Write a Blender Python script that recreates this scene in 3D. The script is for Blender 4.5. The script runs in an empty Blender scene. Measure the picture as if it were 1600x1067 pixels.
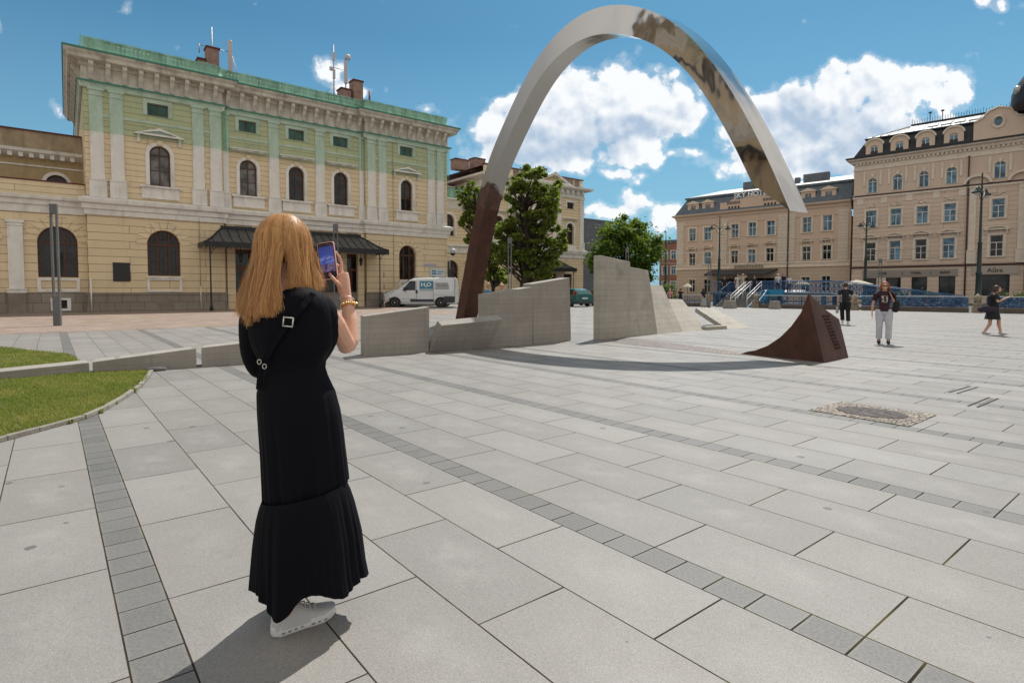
import bpy, bmesh, math, random
import numpy as np
from mathutils import Vector, Matrix
R=math.radians; PI=math.pi; random.seed(7)
SC=bpy.context.scene; COL=SC.collection
# ---------------- camera
cd=bpy.data.cameras.new('camera'); cam=bpy.data.objects.new('camera',cd); COL.objects.link(cam)
cam.location=(0,0,1.42); cam.rotation_euler=(R(90-2.5),0,0)
cd.lens=36*870/1600; cd.sensor_width=36; cd.shift_y=-.0259; cd.clip_end=2000; cd.clip_start=.05
SC.camera=cam
# ---------------- sun + world
SUN=Vector((.424*math.cos(R(55)),.906*math.cos(R(55)),math.sin(R(55)))).normalized()
sd=bpy.data.lights.new('sun','SUN'); sd.energy=4.3; sd.angle=R(.53); sd.color=(1,.965,.915)
so=bpy.data.objects.new('sun',sd); COL.objects.link(so); so.rotation_euler=(-SUN).to_track_quat('-Z','Y').to_euler(); so.location=(20,40,60)
SC.view_settings.view_transform='Standard'; SC.view_settings.look='None'; SC.view_settings.exposure=0.18; SC.view_settings.gamma=1
class NT:
    """tiny node-graph helper"""
    def __init__(s,nt): s.nt=nt
    def n(s,t,ins=None,**kw):
        nd=s.nt.nodes.new(t)
        for k,v in kw.items(): setattr(nd,k,v)
        for k,v in (ins or {}).items(): s.put(nd.inputs[k],v)
        return nd
    def put(s,sock,v):
        if hasattr(v,'is_output') : s.nt.links.new(v,sock)
        else:
            if sock.type=='RGBA' and not isinstance(v,(int,float)) and len(v)==3: v=(*v,1)
            sock.default_value=v
    def m(s,op,a,b=0,c=0,clamp=False):
        nd=s.n('ShaderNodeMath',operation=op,use_clamp=clamp); s.put(nd.inputs[0],a); s.put(nd.inputs[1],b); s.put(nd.inputs[2],c); return nd.outputs[0]
    def vm(s,op,a,b=(0,0,0)):
        nd=s.n('ShaderNodeVectorMath',operation=op); s.put(nd.inputs[0],a); s.put(nd.inputs[1],b)
        return nd.outputs['Value'] if op in('LENGTH','DOT_PRODUCT') else nd.outputs[0]
    def xyz(s,x=0,y=0,z=0): return s.n('ShaderNodeCombineXYZ',{0:x,1:y,2:z}).outputs[0]
    def sep(s,v): return s.n('ShaderNodeSeparateXYZ',{0:v}).outputs
    def mix(s,f,a,b,bt='MIX'):
        nd=s.n('ShaderNodeMix',data_type='RGBA',blend_type=bt); s.put(nd.inputs[0],f); s.put(nd.inputs[6],a); s.put(nd.inputs[7],b); return nd.outputs[2]
    def noise(s,v,scale,detail=4,rough=.5,dist=0):
        return s.n('ShaderNodeTexNoise',{'Vector':v,'Scale':scale,'Detail':detail,'Roughness':rough,'Distortion':dist}).outputs[0]
    def rng(s,v,a,b,c=0,d=1,smooth=False):
        nd=s.n('ShaderNodeMapRange',{0:v,1:a,2:b,3:c,4:d}, interpolation_type='SMOOTHSTEP' if smooth else 'LINEAR'); return nd.outputs[0]
W=bpy.data.worlds.new('World'); SC.world=W; W.use_nodes=True; W.node_tree.nodes.clear()
g=NT(W.node_tree)
sky=g.n('ShaderNodeTexSky',sky_type='NISHITA',sun_disc=False,sun_elevation=R(55),sun_rotation=math.atan2(.424,.906),air_density=1.3,dust_density=.6,ozone_density=2.5)
dirv=g.n('ShaderNodeTexCoord').outputs['Generated']
sx,sy,sz=g.sep(dirv)
ay=g.m('MAXIMUM',g.m('ABSOLUTE',sy),.02)
U=g.m('DIVIDE',sx,ay); V=g.m('DIVIDE',sz,ay)
CL=[(880,205,130,70),(985,165,95,60),(1300,195,150,62),(1180,225,75,60),(925,190,150,78),(800,215,85,62),(1045,178,66,55),(860,245,130,26),(960,128,55,32),(880,150,60,40),
 (1345,160,130,58),(1235,195,105,62),(1180,258,95,28),(1452,138,68,42),(1290,225,120,50),(1130,175,22,18),(1400,215,110,60),
 (517,113,26,24),(548,140,28,20),(97,176,11,30),(1545,22,45,12),(1062,243,28,9),(1040,338,50,32),(940,335,32,16),
 (208,8,14,14),(682,170,18,7),(1120,232,22,12),(965,270,60,12),(4,45,16,14),(985,320,46,22),(1500,205,26,18)]
CLO=(3.9,5.0,6.4); CHI=(8.5,8.7,8.9); TINT=(.33,.63,.70); HZ=(2.6,4.9,7.0)
def field(u,v,L):
    f=None
    for (cx,cy,rx,ry) in L:
        d=g.vm('MULTIPLY',g.vm('SUBTRACT',g.xyz(u,v,0),((cx-800)/870,(454-cy)/870,0)),(870/rx,870/ry,0))
        e=g.m('MULTIPLY_ADD',g.vm('DOT_PRODUCT',d,d),-1.0,1.0)
        if rx<=62 and ry<33: e=g.m('MULTIPLY',e,.42)
        f=e if f is None else g.m('MAXIMUM',f,e)
    return f
P0=g.xyz(U,V,0)
wq=g.n('ShaderNodeTexNoise',{'Vector':P0,'Scale':8.0,'Detail':2.0}).outputs[1]
wsp=g.sep(g.vm('MULTIPLY',g.vm('SUBTRACT',wq,(.5,.5,.5)),(.085,.085,0)))
F0=field(g.m('ADD',U,wsp[0]),g.m('ADD',V,wsp[1]),CL)
F0=g.m('MINIMUM',g.m('MAXIMUM',g.m('MULTIPLY',F0,1.75),-1.3),1.5)
def rough(p):
    n1=g.noise(p,14,9,.62); 
    vo=g.n('ShaderNodeTexVoronoi',{'Vector':g.vm('ADD',p,g.vm('MULTIPLY',wq,(.03,.03,0))),'Scale':21.0,'Smoothness':.5},feature='SMOOTH_F1').outputs['Distance']
    vo2=g.n('ShaderNodeTexVoronoi',{'Vector':g.vm('ADD',p,g.vm('MULTIPLY',wq,(.02,.02,0))),'Scale':52.0,'Smoothness':.5},feature='SMOOTH_F1').outputs['Distance']
    r=g.m('MULTIPLY',g.m('SUBTRACT',n1,.5),3.3); r=g.m('ADD',r,g.m('MULTIPLY',g.m('SUBTRACT',.36,vo),1.9)); return g.m('ADD',r,g.m('MULTIPLY',g.m('SUBTRACT',.34,vo2),.9))
r0=rough(P0); r1=rough(g.vm('ADD',P0,(.007,.016,0)))
d0=g.m('ADD',F0,r0)
d0=g.m('ADD',d0,g.m('MULTIPLY',g.m('SUBTRACT',g.noise(P0,75,5,.7),.5),.9))
d0=g.m('ADD',d0,.14)
alpha=g.rng(d0,-.10,.42,0,1,True)
wisp=g.m('MULTIPLY',g.rng(d0,-.6,.1,0,1,True),.25); alpha=g.m('MAXIMUM',alpha,wisp)
lit=g.m('SUBTRACT',r0,r1)
GR=[(835,232,85,42),(935,222,75,40),(880,190,50,26),(1000,205,70,22),(1225,205,85,48),(1330,205,60,55),(1400,230,95,42),(1240,160,40,20),(1300,255,90,30),(1050,180,38,18)]
gr=g.rng(g.m('ADD',field(U,V,GR),g.m('MULTIPLY',g.m('SUBTRACT',g.noise(P0,9,4,.6),.5),2.4)),-.35,.95,0,1,True)
shade=g.m('ADD',g.m('SUBTRACT',1.0,g.m('MULTIPLY',gr,.82)),g.m('MULTIPLY',lit,.42),clamp=True)
cc=g.mix(shade,CLO,CHI)
tint=g.mix(1.0,sky.outputs[0],TINT,'MULTIPLY')
hz=g.mix(g.rng(sz,0,.40,.75,0),tint,HZ)
hz=g.mix(alpha,hz,cc)
# rear sky: added unseen cloud deck that brightens facades and greys arch reflections
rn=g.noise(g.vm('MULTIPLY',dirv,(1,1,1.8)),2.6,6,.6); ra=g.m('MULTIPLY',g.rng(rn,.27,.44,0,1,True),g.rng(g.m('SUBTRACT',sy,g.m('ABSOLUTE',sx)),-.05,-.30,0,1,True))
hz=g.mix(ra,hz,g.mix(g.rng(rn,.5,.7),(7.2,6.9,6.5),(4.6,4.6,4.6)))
hz=g.mix(g.rng(sz,-.02,.0,1,0),hz,(1.5,1.5,1.5))
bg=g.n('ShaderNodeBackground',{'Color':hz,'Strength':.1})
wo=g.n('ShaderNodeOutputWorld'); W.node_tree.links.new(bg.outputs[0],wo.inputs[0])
SC.render.engine='CYCLES'
W.cycles.sampling_method='MANUAL'; W.cycles.sample_map_resolution=512
# ---------------- materials
MATS={}
def newmat(name):
    m=bpy.data.materials.new(name); m.use_nodes=True; nt=m.node_tree; b=nt.nodes['Principled BSDF']; MATS[name]=m
    return m,NT(nt),b
def mat(name,col,rough=.7,var=.12,sc=3,bump=.15,bs=60,metal=0,dirt=0,spec=.4,stretch=None,detail=5,coat=0):
    m,g,b=newmat(name); co=g.n('ShaderNodeTexCoord').outputs['Object']
    v=co
    if stretch: v=g.vm('MULTIPLY',co,stretch)
    n=g.noise(v,sc,detail,.6); c=g.mix(g.rng(n,.3,.7),tuple(x*(1-var) for x in col),tuple(min(1,x*(1+var)) for x in col))
    if dirt:
        n2=g.noise(g.vm('MULTIPLY',co,(1.6,1.6,.35)),1.1,6,.65)
        c=g.mix(g.m('MULTIPLY',g.rng(n2,.5,.75),dirt),c,(.09,.075,.06))
    g.put(b.inputs['Base Color'],c); b.inputs['Roughness'].default_value=rough; b.inputs['Metallic'].default_value=metal
    b.inputs['Specular IOR Level'].default_value=spec; b.inputs['Coat Weight'].default_value=coat
    if bump:
        bn=g.n('ShaderNodeBump',{'Strength':bump,'Distance':.02,'Height':g.noise(v,bs,4,.6)}); g.put(b.inputs['Normal'],bn.outputs[0])
    return m
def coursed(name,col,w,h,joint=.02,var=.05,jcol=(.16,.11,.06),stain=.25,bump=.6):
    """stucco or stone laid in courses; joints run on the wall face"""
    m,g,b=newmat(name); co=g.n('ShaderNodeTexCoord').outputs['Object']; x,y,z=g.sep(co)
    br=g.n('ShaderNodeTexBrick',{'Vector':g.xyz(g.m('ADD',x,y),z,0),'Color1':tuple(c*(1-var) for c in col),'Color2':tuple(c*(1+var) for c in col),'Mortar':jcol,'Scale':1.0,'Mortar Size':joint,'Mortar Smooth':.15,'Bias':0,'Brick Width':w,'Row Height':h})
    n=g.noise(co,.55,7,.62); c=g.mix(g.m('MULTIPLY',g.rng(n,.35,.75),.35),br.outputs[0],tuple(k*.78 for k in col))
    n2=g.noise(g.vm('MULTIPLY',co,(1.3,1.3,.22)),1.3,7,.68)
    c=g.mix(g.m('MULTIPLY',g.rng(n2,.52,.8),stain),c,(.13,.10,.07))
    g.put(b.inputs['Base Color'],c); b.inputs['Roughness'].default_value=.85
    hgt=g.m('ADD',g.m('MULTIPLY',br.outputs[1],-1),g.m('MULTIPLY',g.noise(co,25,4),.12))
    g.put(b.inputs['Normal'],g.n('ShaderNodeBump',{'Strength':bump,'Distance':.03,'Height':hgt}).outputs[0])
    return m
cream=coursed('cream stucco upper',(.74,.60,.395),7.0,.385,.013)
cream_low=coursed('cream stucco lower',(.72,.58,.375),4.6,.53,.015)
whitest=mat('white plaster',(.74,.71,.66),.8,.08,2,.12,40,dirt=.35)
stone=mat('grey plinth stone',(.24,.20,.165),.85,.2,1.2,.3,30,dirt=.35)
stone_b=coursed('plinth blocks',(.26,.22,.18),.85,.62,.012,.12,(.06,.05,.04),.4)
green_net=None
def netmat(name,tint,dif,lo,hi):
    m,g2,b=newmat(name); co=g2.n('ShaderNodeTexCoord').outputs['Object']
    nn=g2.noise(g2.vm('MULTIPLY',co,(1,1,.4)),1.7,5,.62); tr=g2.n('ShaderNodeBsdfTransparent',{'Color':tint})
    g2.put(b.inputs['Base Color'],g2.mix(g2.rng(nn,.35,.7),tuple(k*.8 for k in dif),dif)); b.inputs['Roughness'].default_value=.85
    mx=g2.n('ShaderNodeMixShader',{0:g2.rng(nn,.28,.72,lo,hi),1:tr.outputs[0],2:b.outputs[0]}); m.node_tree.links.new(mx.outputs[0],m.node_tree.nodes['Material Output'].inputs[0]); return m
green_net=netmat('green netting',(.83,.94,.88),(.28,.46,.38),.05,.18)
net2=netmat('gathered green netting',(.55,.82,.68),(.36,.60,.48),.32,.8)
def glass(name,col,rough=.06,wob=.03):
    m,g,b=newmat(name); co=g.n('ShaderNodeTexCoord').outputs['Object']
    oi=g.n('ShaderNodeObjectInfo').outputs['Random']
    n=g.noise(g.vm('ADD',co,g.xyz(g.m('MULTIPLY',oi,40),0,0)),1.3,3)
    g.put(b.inputs['Base Color'],g.mix(g.rng(n,.4,.62),tuple(c*.45 for c in col),tuple(c*1.5 for c in col)))
    b.inputs['Roughness'].default_value=rough; b.inputs['Specular IOR Level'].default_value=.45; b.inputs['IOR'].default_value=1.45
    g.put(b.inputs['Normal'],g.n('ShaderNodeBump',{'Strength':wob*4,'Distance':.02,'Height':g.noise(co,1.1,2)}).outputs[0])
    return m
gl=glass('window glass',(.018,.021,.025)); glb=glass('glass painted sky blue',(.09,.20,.29),.05,.06); glg=glass('green glass',(.012,.075,.07),.15)  # blue glass: the sky reflection is put into its base colour
glc=glass('curtained window glass',(.13,.125,.12),.1)
woodf=mat('brown window wood',(.10,.045,.025),.6,.25,8,.1); whitef=mat('white window paint',(.68,.66,.62),.5,.04,5,0)
blackm=mat('black painted metal',(.013,.014,.016),.45,.2,6,.05); darkgr=mat('dark green metal',(.012,.03,.024),.4,.2,6,.05)
greym=mat('grey powder coated metal',(.12,.125,.125),.45,.1,3,.05,60,0)
redroof=mat('red sheet roof',(.10,.018,.018),.55,.25,3,.1); brickc=mat('chimney render',(.30,.20,.16),.85,.25,3,.3,30,dirt=.5)
def flat(name,col,rough=.6,metal=0,emit=0,spec=.4):
    m,g,b=newmat(name); b.inputs['Base Color'].default_value=(*col,1); b.inputs['Roughness'].default_value=rough; b.inputs['Metallic'].default_value=metal; b.inputs['Specular IOR Level'].default_value=spec
    if emit: b.inputs['Emission Color'].default_value=(*col,1); b.inputs['Emission Strength'].default_value=emit
    return m
# ---------------- mesh helpers
class MB:
    def __init__(s): s.v=[]; s.f=[]; s.sm=[]
    def add(s,vs,fs,smooth=False):
        o=len(s.v); s.v+= [tuple(map(float,v)) for v in vs]; s.f+=[tuple(i+o for i in f) for f in fs]; s.sm+=[smooth]*len(fs); return s
    def box(s,x0,x1,y0,y1,z0,z1):
        return s.add([(x0,y0,z0),(x1,y0,z0),(x1,y1,z0),(x0,y1,z0),(x0,y0,z1),(x1,y0,z1),(x1,y1,z1),(x0,y1,z1)],
            [(0,3,2,1),(4,5,6,7),(0,1,5,4),(1,2,6,5),(2,3,7,6),(3,0,4,7)])
    def prism(s,poly,a,b,axis='y'):
        """poly in the plane across the axis, extruded from a to b"""
        n=len(poly)
        def P(p,t): return (p[0],t,p[1]) if axis=='y' else ((t,p[0],p[1]) if axis=='x' else (p[0],p[1],t))
        vs=[P(p,a) for p in poly]+[P(p,b) for p in poly]
        return s.add(vs,[tuple(range(n)),tuple(range(2*n-1,n-1,-1))]+[(i,(i+1)%n+0,(i+1)%n+n,i+n) for i in range(n)])
    def hexa(s,p):  # 8 points: bottom loop 4, top loop 4
        return s.add(p,[(0,3,2,1),(4,5,6,7),(0,1,5,4),(1,2,6,5),(2,3,7,6),(3,0,4,7)])
    def tube(s,pts,r,seg=8,cap=True,smooth=True,flat=1.0,up=None):
        pts=[Vector(p) for p in pts]; n=len(pts); rs=r if hasattr(r,'__len__') else [r]*n
        vs=[];pu=Vector(up) if up else None
        for i,p in enumerate(pts):
            t=(pts[min(i+1,n-1)]-pts[max(i-1,0)]).normalized()
            if pu is None: pu=Vector((0,0,1)) if abs(t.z)<.9 else Vector((1,0,0))
            a=t.cross(pu); a=a.normalized() if a.length>1e-6 else t.orthogonal().normalized(); b=a.cross(t).normalized(); pu=b
            for k in range(seg):
                w=2*PI*k/seg; vs.append(p+a*math.cos(w)*rs[i]+b*math.sin(w)*rs[i]*flat)
        fs=[(i*seg+k,i*seg+(k+1)%seg,(i+1)*seg+(k+1)%seg,(i+1)*seg+k) for i in range(n-1) for k in range(seg)]
        if cap: fs+=[tuple(range(seg-1,-1,-1)),tuple((n-1)*seg+k for k in range(seg))]
        return s.add(vs,fs,smooth)
    def bar(s,a,b,w,d=None):
        return s.tube([a,b],[w*.7071]*2,4,True,False)
    def ell(s,c,r,seg=14,rings=9,rot=None):
        vs=[];c=Vector(c)
        for i in range(rings+1):
            ph=PI*i/rings
            for k in range(seg):
                th=2*PI*k/seg; v=Vector((r[0]*math.sin(ph)*math.cos(th),r[1]*math.sin(ph)*math.sin(th),r[2]*math.cos(ph)))
                if rot: v=rot@v
                vs.append(c+v)
        return s.add(vs,[(i*seg+k,(i+1)*seg+k,(i+1)*seg+(k+1)%seg,i*seg+(k+1)%seg) for i in range(rings) for k in range(seg)],True)
    def lathe(s,prof,c=(0,0,0),seg=16,smooth=True):
        vs=[(c[0]+r*math.cos(2*PI*k/seg),c[1]+r*math.sin(2*PI*k/seg),c[2]+z) for r,z in prof for k in range(seg)]; n=len(prof)
        fs=[(i*seg+k,i*seg+(k+1)%seg,(i+1)*seg+(k+1)%seg,(i+1)*seg+k) for i in range(n-1) for k in range(seg)]
        return s.add(vs,fs+[tuple(range(seg-1,-1,-1)),tuple((n-1)*seg+k for k in range(seg))],smooth)
    def sweep(s,path,prof,flip=1):
        """mould a profile [(out,z)] along a plan polyline, mitred; out is to the right-hand side of travel"""
        P=[Vector(p) for p in path]; n=len(P); m=len(prof); vs=[]
        for i in range(n):
            ds=[]
            if i>0: ds.append((P[i]-P[i-1]).normalized())
            if i<n-1: ds.append((P[i+1]-P[i]).normalized())
            ns=[Vector((d.y,-d.x)) for d in ds]
            if len(ns)==1: o=ns[0]
            else: o=(ns[0]+ns[1]); o=o/max(.2,o.dot(ns[0]))
            for (q,z) in prof: vs.append((P[i].x+o.x*q,P[i].y+o.y*q,z))
        fs=[(i*m+j,(i+1)*m+j,(i+1)*m+(j+1)%m,i*m+(j+1)%m) for i in range(n-1) for j in range(m)]
        return s.add(vs,fs+[tuple(range(m)),tuple((n-1)*m+j for j in range(m-1,-1,-1))])
    def mesh(s,name,mt=None):
        me=bpy.data.meshes.new(name); me.from_pydata(s.v,[],s.f); 
        me.polygons.foreach_set('use_smooth',(s.sm+[False]*len(me.polygons))[:len(me.polygons)])
        if mt: me.materials.append(mt)
        bm=bmesh.new(); bm.from_mesh(me); bmesh.ops.recalc_face_normals(bm,faces=bm.faces); bm.to_mesh(me); bm.free(); me.update()
        return me
    def build(s,name,mt,parent=None,loc=None,rz=None,label=None,bevel=0,**kw):
        o=obj(name,s.mesh(name,mt),parent,loc,rz,label)
        if bevel:
            md=o.modifiers.new('bevel','BEVEL'); md.width=bevel; md.segments=2; md.limit_method='ANGLE'; md.angle_limit=R(40)
        if kw: tag(o,**kw)
        return o
def obj(name,me,parent=None,loc=None,rz=None,label=None):
    o=bpy.data.objects.new(name,me); COL.objects.link(o)
    if parent: o.parent=parent
    if loc is not None: o.location=loc
    if rz is not None: o.rotation_euler=(0,0,rz)
    if label: o['label']=label
    return o
def tag(o,label=None,cat=None,group=None,kind=None):
    for k,v in (('label',label),('category',cat),('group',group),('kind',kind)):
        if v: o[k]=v
    return o
def thing(name,label,cat,loc=(0,0,0),rz=0,group=None):
    return tag(obj(name,None,None,loc,rz),label,cat,group)
def kids(o): return [c for c in bpy.data.objects if c.parent==o]
def dup(o,loc,rz=None,label=None,parent=None):
    c=o.copy(); COL.objects.link(c); c.parent=parent
    if loc is not None: c.location=loc
    if rz is not None: c.rotation_euler=(0,0,rz)
    if label: c['label']=label
    for k in list(o.children): dup(k,None,None,None,c)
    return c
def arch(cx,w,z0,zs,rise=None,seg=14):
    """rectangle up to the springing zs then an arch"""
    r=w/2; rise=r if rise is None else rise
    p=[(cx-r,z0),(cx+r,z0)]
    return p+[(cx+r*math.cos(a),zs+rise*math.sin(a)) for a in [PI*i/seg for i in range(seg+1)]]
def rect(x0,x1,z0,z1): return [(x0,z0),(x1,z0),(x1,z1),(x0,z1)]
def panel_mesh(name,outer,holes,y0,y1,mt):
    cu=bpy.data.curves.new('c','CURVE'); cu.dimensions='2D'; cu.fill_mode='BOTH'; cu.extrude=(y1-y0)/2
    for poly in [outer]+list(holes):
        sp=cu.splines.new('POLY'); sp.points.add(len(poly)-1)
        for i,p in enumerate(poly): sp.points[i].co=(p[0],p[1],0,1)
        sp.use_cyclic_u=True
    o=bpy.data.objects.new('c',cu); COL.objects.link(o); dg=bpy.context.evaluated_depsgraph_get()
    me=bpy.data.meshes.new_from_object(o.evaluated_get(dg)); me.name=name
    bpy.data.objects.remove(o); bpy.data.curves.remove(cu)
    me.transform(Matrix.Translation((0,(y0+y1)/2,0))@Matrix.Rotation(PI/2,4,'X')); me.materials.clear(); me.materials.append(mt)
    return me
def panel(name,outer,holes,y0,y1,mt,parent,**kw): return obj(name,panel_mesh(name,outer,holes,y0,y1,mt),parent,**kw)
def text_mesh(s,size,ext,mt,font=None,align='CENTER',bold=0):
    cu=bpy.data.curves.new('t','FONT'); cu.body=s; cu.size=size; cu.extrude=ext; cu.align_x=align; cu.align_y='CENTER'; cu.offset=bold; cu.resolution_u=3
    o=bpy.data.objects.new('t',cu); COL.objects.link(o); dg=bpy.context.evaluated_depsgraph_get()
    me=bpy.data.meshes.new_from_object(o.evaluated_get(dg)); bpy.data.objects.remove(o); bpy.data.curves.remove(cu)
    me.transform(Matrix.Rotation(PI/2,4,'X')); me.materials.clear(); me.materials.append(mt); return me
def remesh(mb,name,mt,vox,smooth=4,parent=None,**kw):
    """fuse overlapping closed shapes into one continuous skin"""
    me=mb.mesh(name,mt); o=bpy.data.objects.new(name,me); COL.objects.link(o)
    md=o.modifiers.new('r','REMESH'); md.mode='VOXEL'; md.voxel_size=vox; md.use_smooth_shade=True
    if smooth: ms=o.modifiers.new('s','SMOOTH'); ms.iterations=smooth; ms.factor=.5
    dg=bpy.context.evaluated_depsgraph_get(); me2=bpy.data.meshes.new_from_object(o.evaluated_get(dg)); me2.name=name
    bpy.data.objects.remove(o); me2.materials.clear(); me2.materials.append(mt)
    me2.polygons.foreach_set('use_smooth',[True]*len(me2.polygons))
    return obj(name,me2,parent,**kw)
# ================= ground
def paving():
    m,g,b=newmat('granite paving'); co=g.n('ShaderNodeTexCoord').outputs['Object']; x,y,z=g.sep(co)
    t1=R(39.6); t2=R(37.5)
    B=g.m('ADD',g.m('MULTIPLY',x,math.cos(t1)),g.m('MULTIPLY',y,math.sin(t1)))
    A=g.m('ADD',g.m('MULTIPLY',x,-math.sin(t2)),g.m('MULTIPLY',y,math.cos(t2)))
    A=g.m('ADD',A,1036-.885); Bs=g.m('ADD',B,216.3-.187)
    per=g.m('DIVIDE',Bs,2.163); pi_=g.m('FLOOR',per); bp=g.m('MULTIPLY',g.m('FRACT',per),2.163)
    strip=g.m('LESS_THAN',bp,.19)
    rf=g.m('DIVIDE',g.m('SUBTRACT',bp,.19),.49325); row=g.m('FLOOR',rf); fr=g.m('FRACT',rf)
    odd=g.m('MODULO',g.m('ADD',row,2),2)
    al=g.m('ADD',g.m('DIVIDE',A,1.036),g.m('MULTIPLY',odd,.5)); as_=g.m('DIVIDE',A,.2072)
    dl=g.m('MULTIPLY',g.m('PINGPONG',al,.5),1.036); ds=g.m('MULTIPLY',g.m('PINGPONG',as_,.5),.2072)
    dA=g.n('ShaderNodeMix',data_type='FLOAT',); g.put(dA.inputs[0],strip); g.put(dA.inputs[2],dl); g.put(dA.inputs[3],ds); dA=dA.outputs[0]
    dr=g.m('MULTIPLY',g.m('PINGPONG',fr,.5),.49325)
    dsb=g.m('MINIMUM',bp,g.m('ABSOLUTE',g.m('SUBTRACT',bp,.19)))
    dr=g.m('MINIMUM',g.m('ADD',dr,g.m('MULTIPLY',strip,9)),g.m('MINIMUM',dsb,g.m('SUBTRACT',2.163,bp)))
    wv=g.noise(co,3.1,3); jw=g.m('ADD',.0030,g.m('MULTIPLY',wv,.0036)); ja=g.m('ADD',.0014,g.m('MULTIPLY',g.noise(co,2.3,3),.006))
    j=g.m('MAXIMUM',g.m('LESS_THAN',dA,ja),g.m('LESS_THAN',dr,g.m('MULTIPLY',jw,.75)))
    # per slab tone
    ax=g.n('ShaderNodeMix',data_type='FLOAT'); g.put(ax.inputs[0],strip); g.put(ax.inputs[2],g.m('FLOOR',al)); g.put(ax.inputs[3],g.m('ADD',g.m('FLOOR',as_),.5))
    wn=g.n('ShaderNodeTexWhiteNoise',{'Vector':g.xyz(g.m('ADD',g.m('MULTIPLY',pi_,7),row),ax.outputs[0],strip)}); r1=wn.outputs[0]
    r2=g.sep(wn.outputs[1])[1]
    base=g.mix(r1,(.180,.172,.160),(.285,.272,.252)); base=g.mix(g.m('MULTIPLY',r2,.4),base,(.25,.222,.195))
    sb=g.mix(r1,(.075,.079,.079),(.135,.135,.128)); base=g.mix(strip,base,sb)
    # cloudy pale centre stains of each slab
    ctr=g.m('MULTIPLY',g.rng(dl,.06,.42,0,1,True),g.rng(dr,.03,.22,0,1,True))
    cl=g.m('MULTIPLY',ctr,g.rng(g.noise(co,4.5,5,.6),.38,.72)); cl=g.m('MULTIPLY',cl,g.m('SUBTRACT',1,strip))
    base=g.mix(g.m('MULTIPLY',cl,.7),base,(.37,.352,.33))
    big=g.noise(co,.35,6,.65); base=g.mix(g.m('MULTIPLY',g.rng(big,.38,.66),.42),base,(.15,.138,.12))
    med=g.noise(co,9,5,.7); base=g.mix(g.m('MULTIPLY',g.rng(med,.4,.75),.16),base,(.2,.185,.165))
    # granite grain
    sp=g.n('ShaderNodeTexVoronoi',{'Vector':co,'Scale':340.0},feature='F1'); sv=g.sep(sp.outputs['Color'])[0]
    base=g.mix(g.m('MULTIPLY',g.m('MULTIPLY',g.rng(sv,.70,.8),g.m('SUBTRACT',1,g.m('MULTIPLY',strip,.7))),.42),base,(.07,.068,.065)); base=g.mix(g.m('MULTIPLY',g.m('MULTIPLY',g.rng(sv,.22,.12),g.m('SUBTRACT',1,strip)),.22),base,(.56,.55,.53))
    sp2=g.noise(co,75,3,.7); base=g.mix(g.rng(sp2,.32,.68,0,.50),base,(.25,.235,.215))
    # chewing gum and small dark spots
    vo=g.n('ShaderNodeTexVoronoi',{'Vector':g.vm('ADD',g.vm('MULTIPLY',co,(1,1,1)),g.vm('MULTIPLY',g.n('ShaderNodeTexNoise',{'Vector':co,'Scale':30.0}).outputs[1],(.03,.03,0))),'Scale':1.9,'Randomness':1.0},feature='F1',voronoi_dimensions='2D')
    gs=g.m('LESS_THAN',vo.outputs['Distance'],g.m('MULTIPLY',g.sep(vo.outputs['Color'])[1],.065)); gsel=g.m('GREATER_THAN',g.sep(vo.outputs['Color'])[0],.66)
    base=g.mix(g.m('MULTIPLY',g.m('MULTIPLY',gs,gsel),.8),base,(.10,.095,.085))
    moss=g.rng(g.noise(co,2.0,4),.52,.66); jc=g.mix(moss,(.018,.014,.010),(.07,.06,.018))
    soft=g.rng(g.m('MINIMUM',dA,dr),.0,.022,.35,0,True); base=g.mix(soft,base,(.24,.22,.19))
    base=g.mix(g.m('MULTIPLY',j,.90),base,jc)
    g.put(b.inputs['Base Color'],base); g.put(b.inputs['Roughness'],g.rng(med,.3,.7,.48,.62)); g.put(b.inputs['Specular IOR Level'],g.m('MULTIPLY',g.m('SUBTRACT',1,j),.32))
    hg=g.m('SUBTRACT',g.m('MULTIPLY',sp2,.10),g.m('MULTIPLY',j,1.6))
    g.put(b.inputs['Normal'],g.n('ShaderNodeBump',{'Strength':.55,'Distance':.006,'Height':hg}).outputs[0])
    return m
def setts(name,c1,c2,mort,w,h,ms,rot):
    m,g,b=newmat(name); co=g.n('ShaderNodeTexCoord').outputs['Object']
    ro=g.n('ShaderNodeVectorRotate',{'Vector':co,'Angle':rot},rotation_type='Z_AXIS').outputs[0]
    ro=g.vm('ADD',ro,g.vm('MULTIPLY',g.n('ShaderNodeTexNoise',{'Vector':co,'Scale':3.0}).outputs[1],(.05,.05,0)))
    br=g.n('ShaderNodeTexBrick',{'Vector':ro,'Color1':c1,'Color2':c2,'Mortar':mort,'Scale':1.0,'Mortar Size':ms,'Mortar Smooth':.3,'Brick Width':w,'Row Height':h})
    n=g.noise(co,.5,6,.65); c=g.mix(g.m('MULTIPLY',g.rng(n,.4,.75),.5),br.outputs[0],(.36,.32,.27)); c=g.mix(g.m('MULTIPLY',g.rng(g.noise(co,14,4,.7),.4,.8),.5),c,(.10,.07,.055))
    c=g.mix(g.m('MULTIPLY',g.rng(g.noise(g.vm('ADD',co,(7,3,0)),.22,5,.6),.56,.68),.5),c,(.20,.21,.07))
    g.put(b.inputs['Base Color'],c); b.inputs['Roughness'].default_value=.85
    g.put(b.inputs['Normal'],g.n('ShaderNodeBump',{'Strength':.7,'Distance':.02,'Height':g.m('ADD',g.m('MULTIPLY',br.outputs[1],-1),g.m('MULTIPLY',g.noise(co,20),.5))}).outputs[0])
    return m
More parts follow.
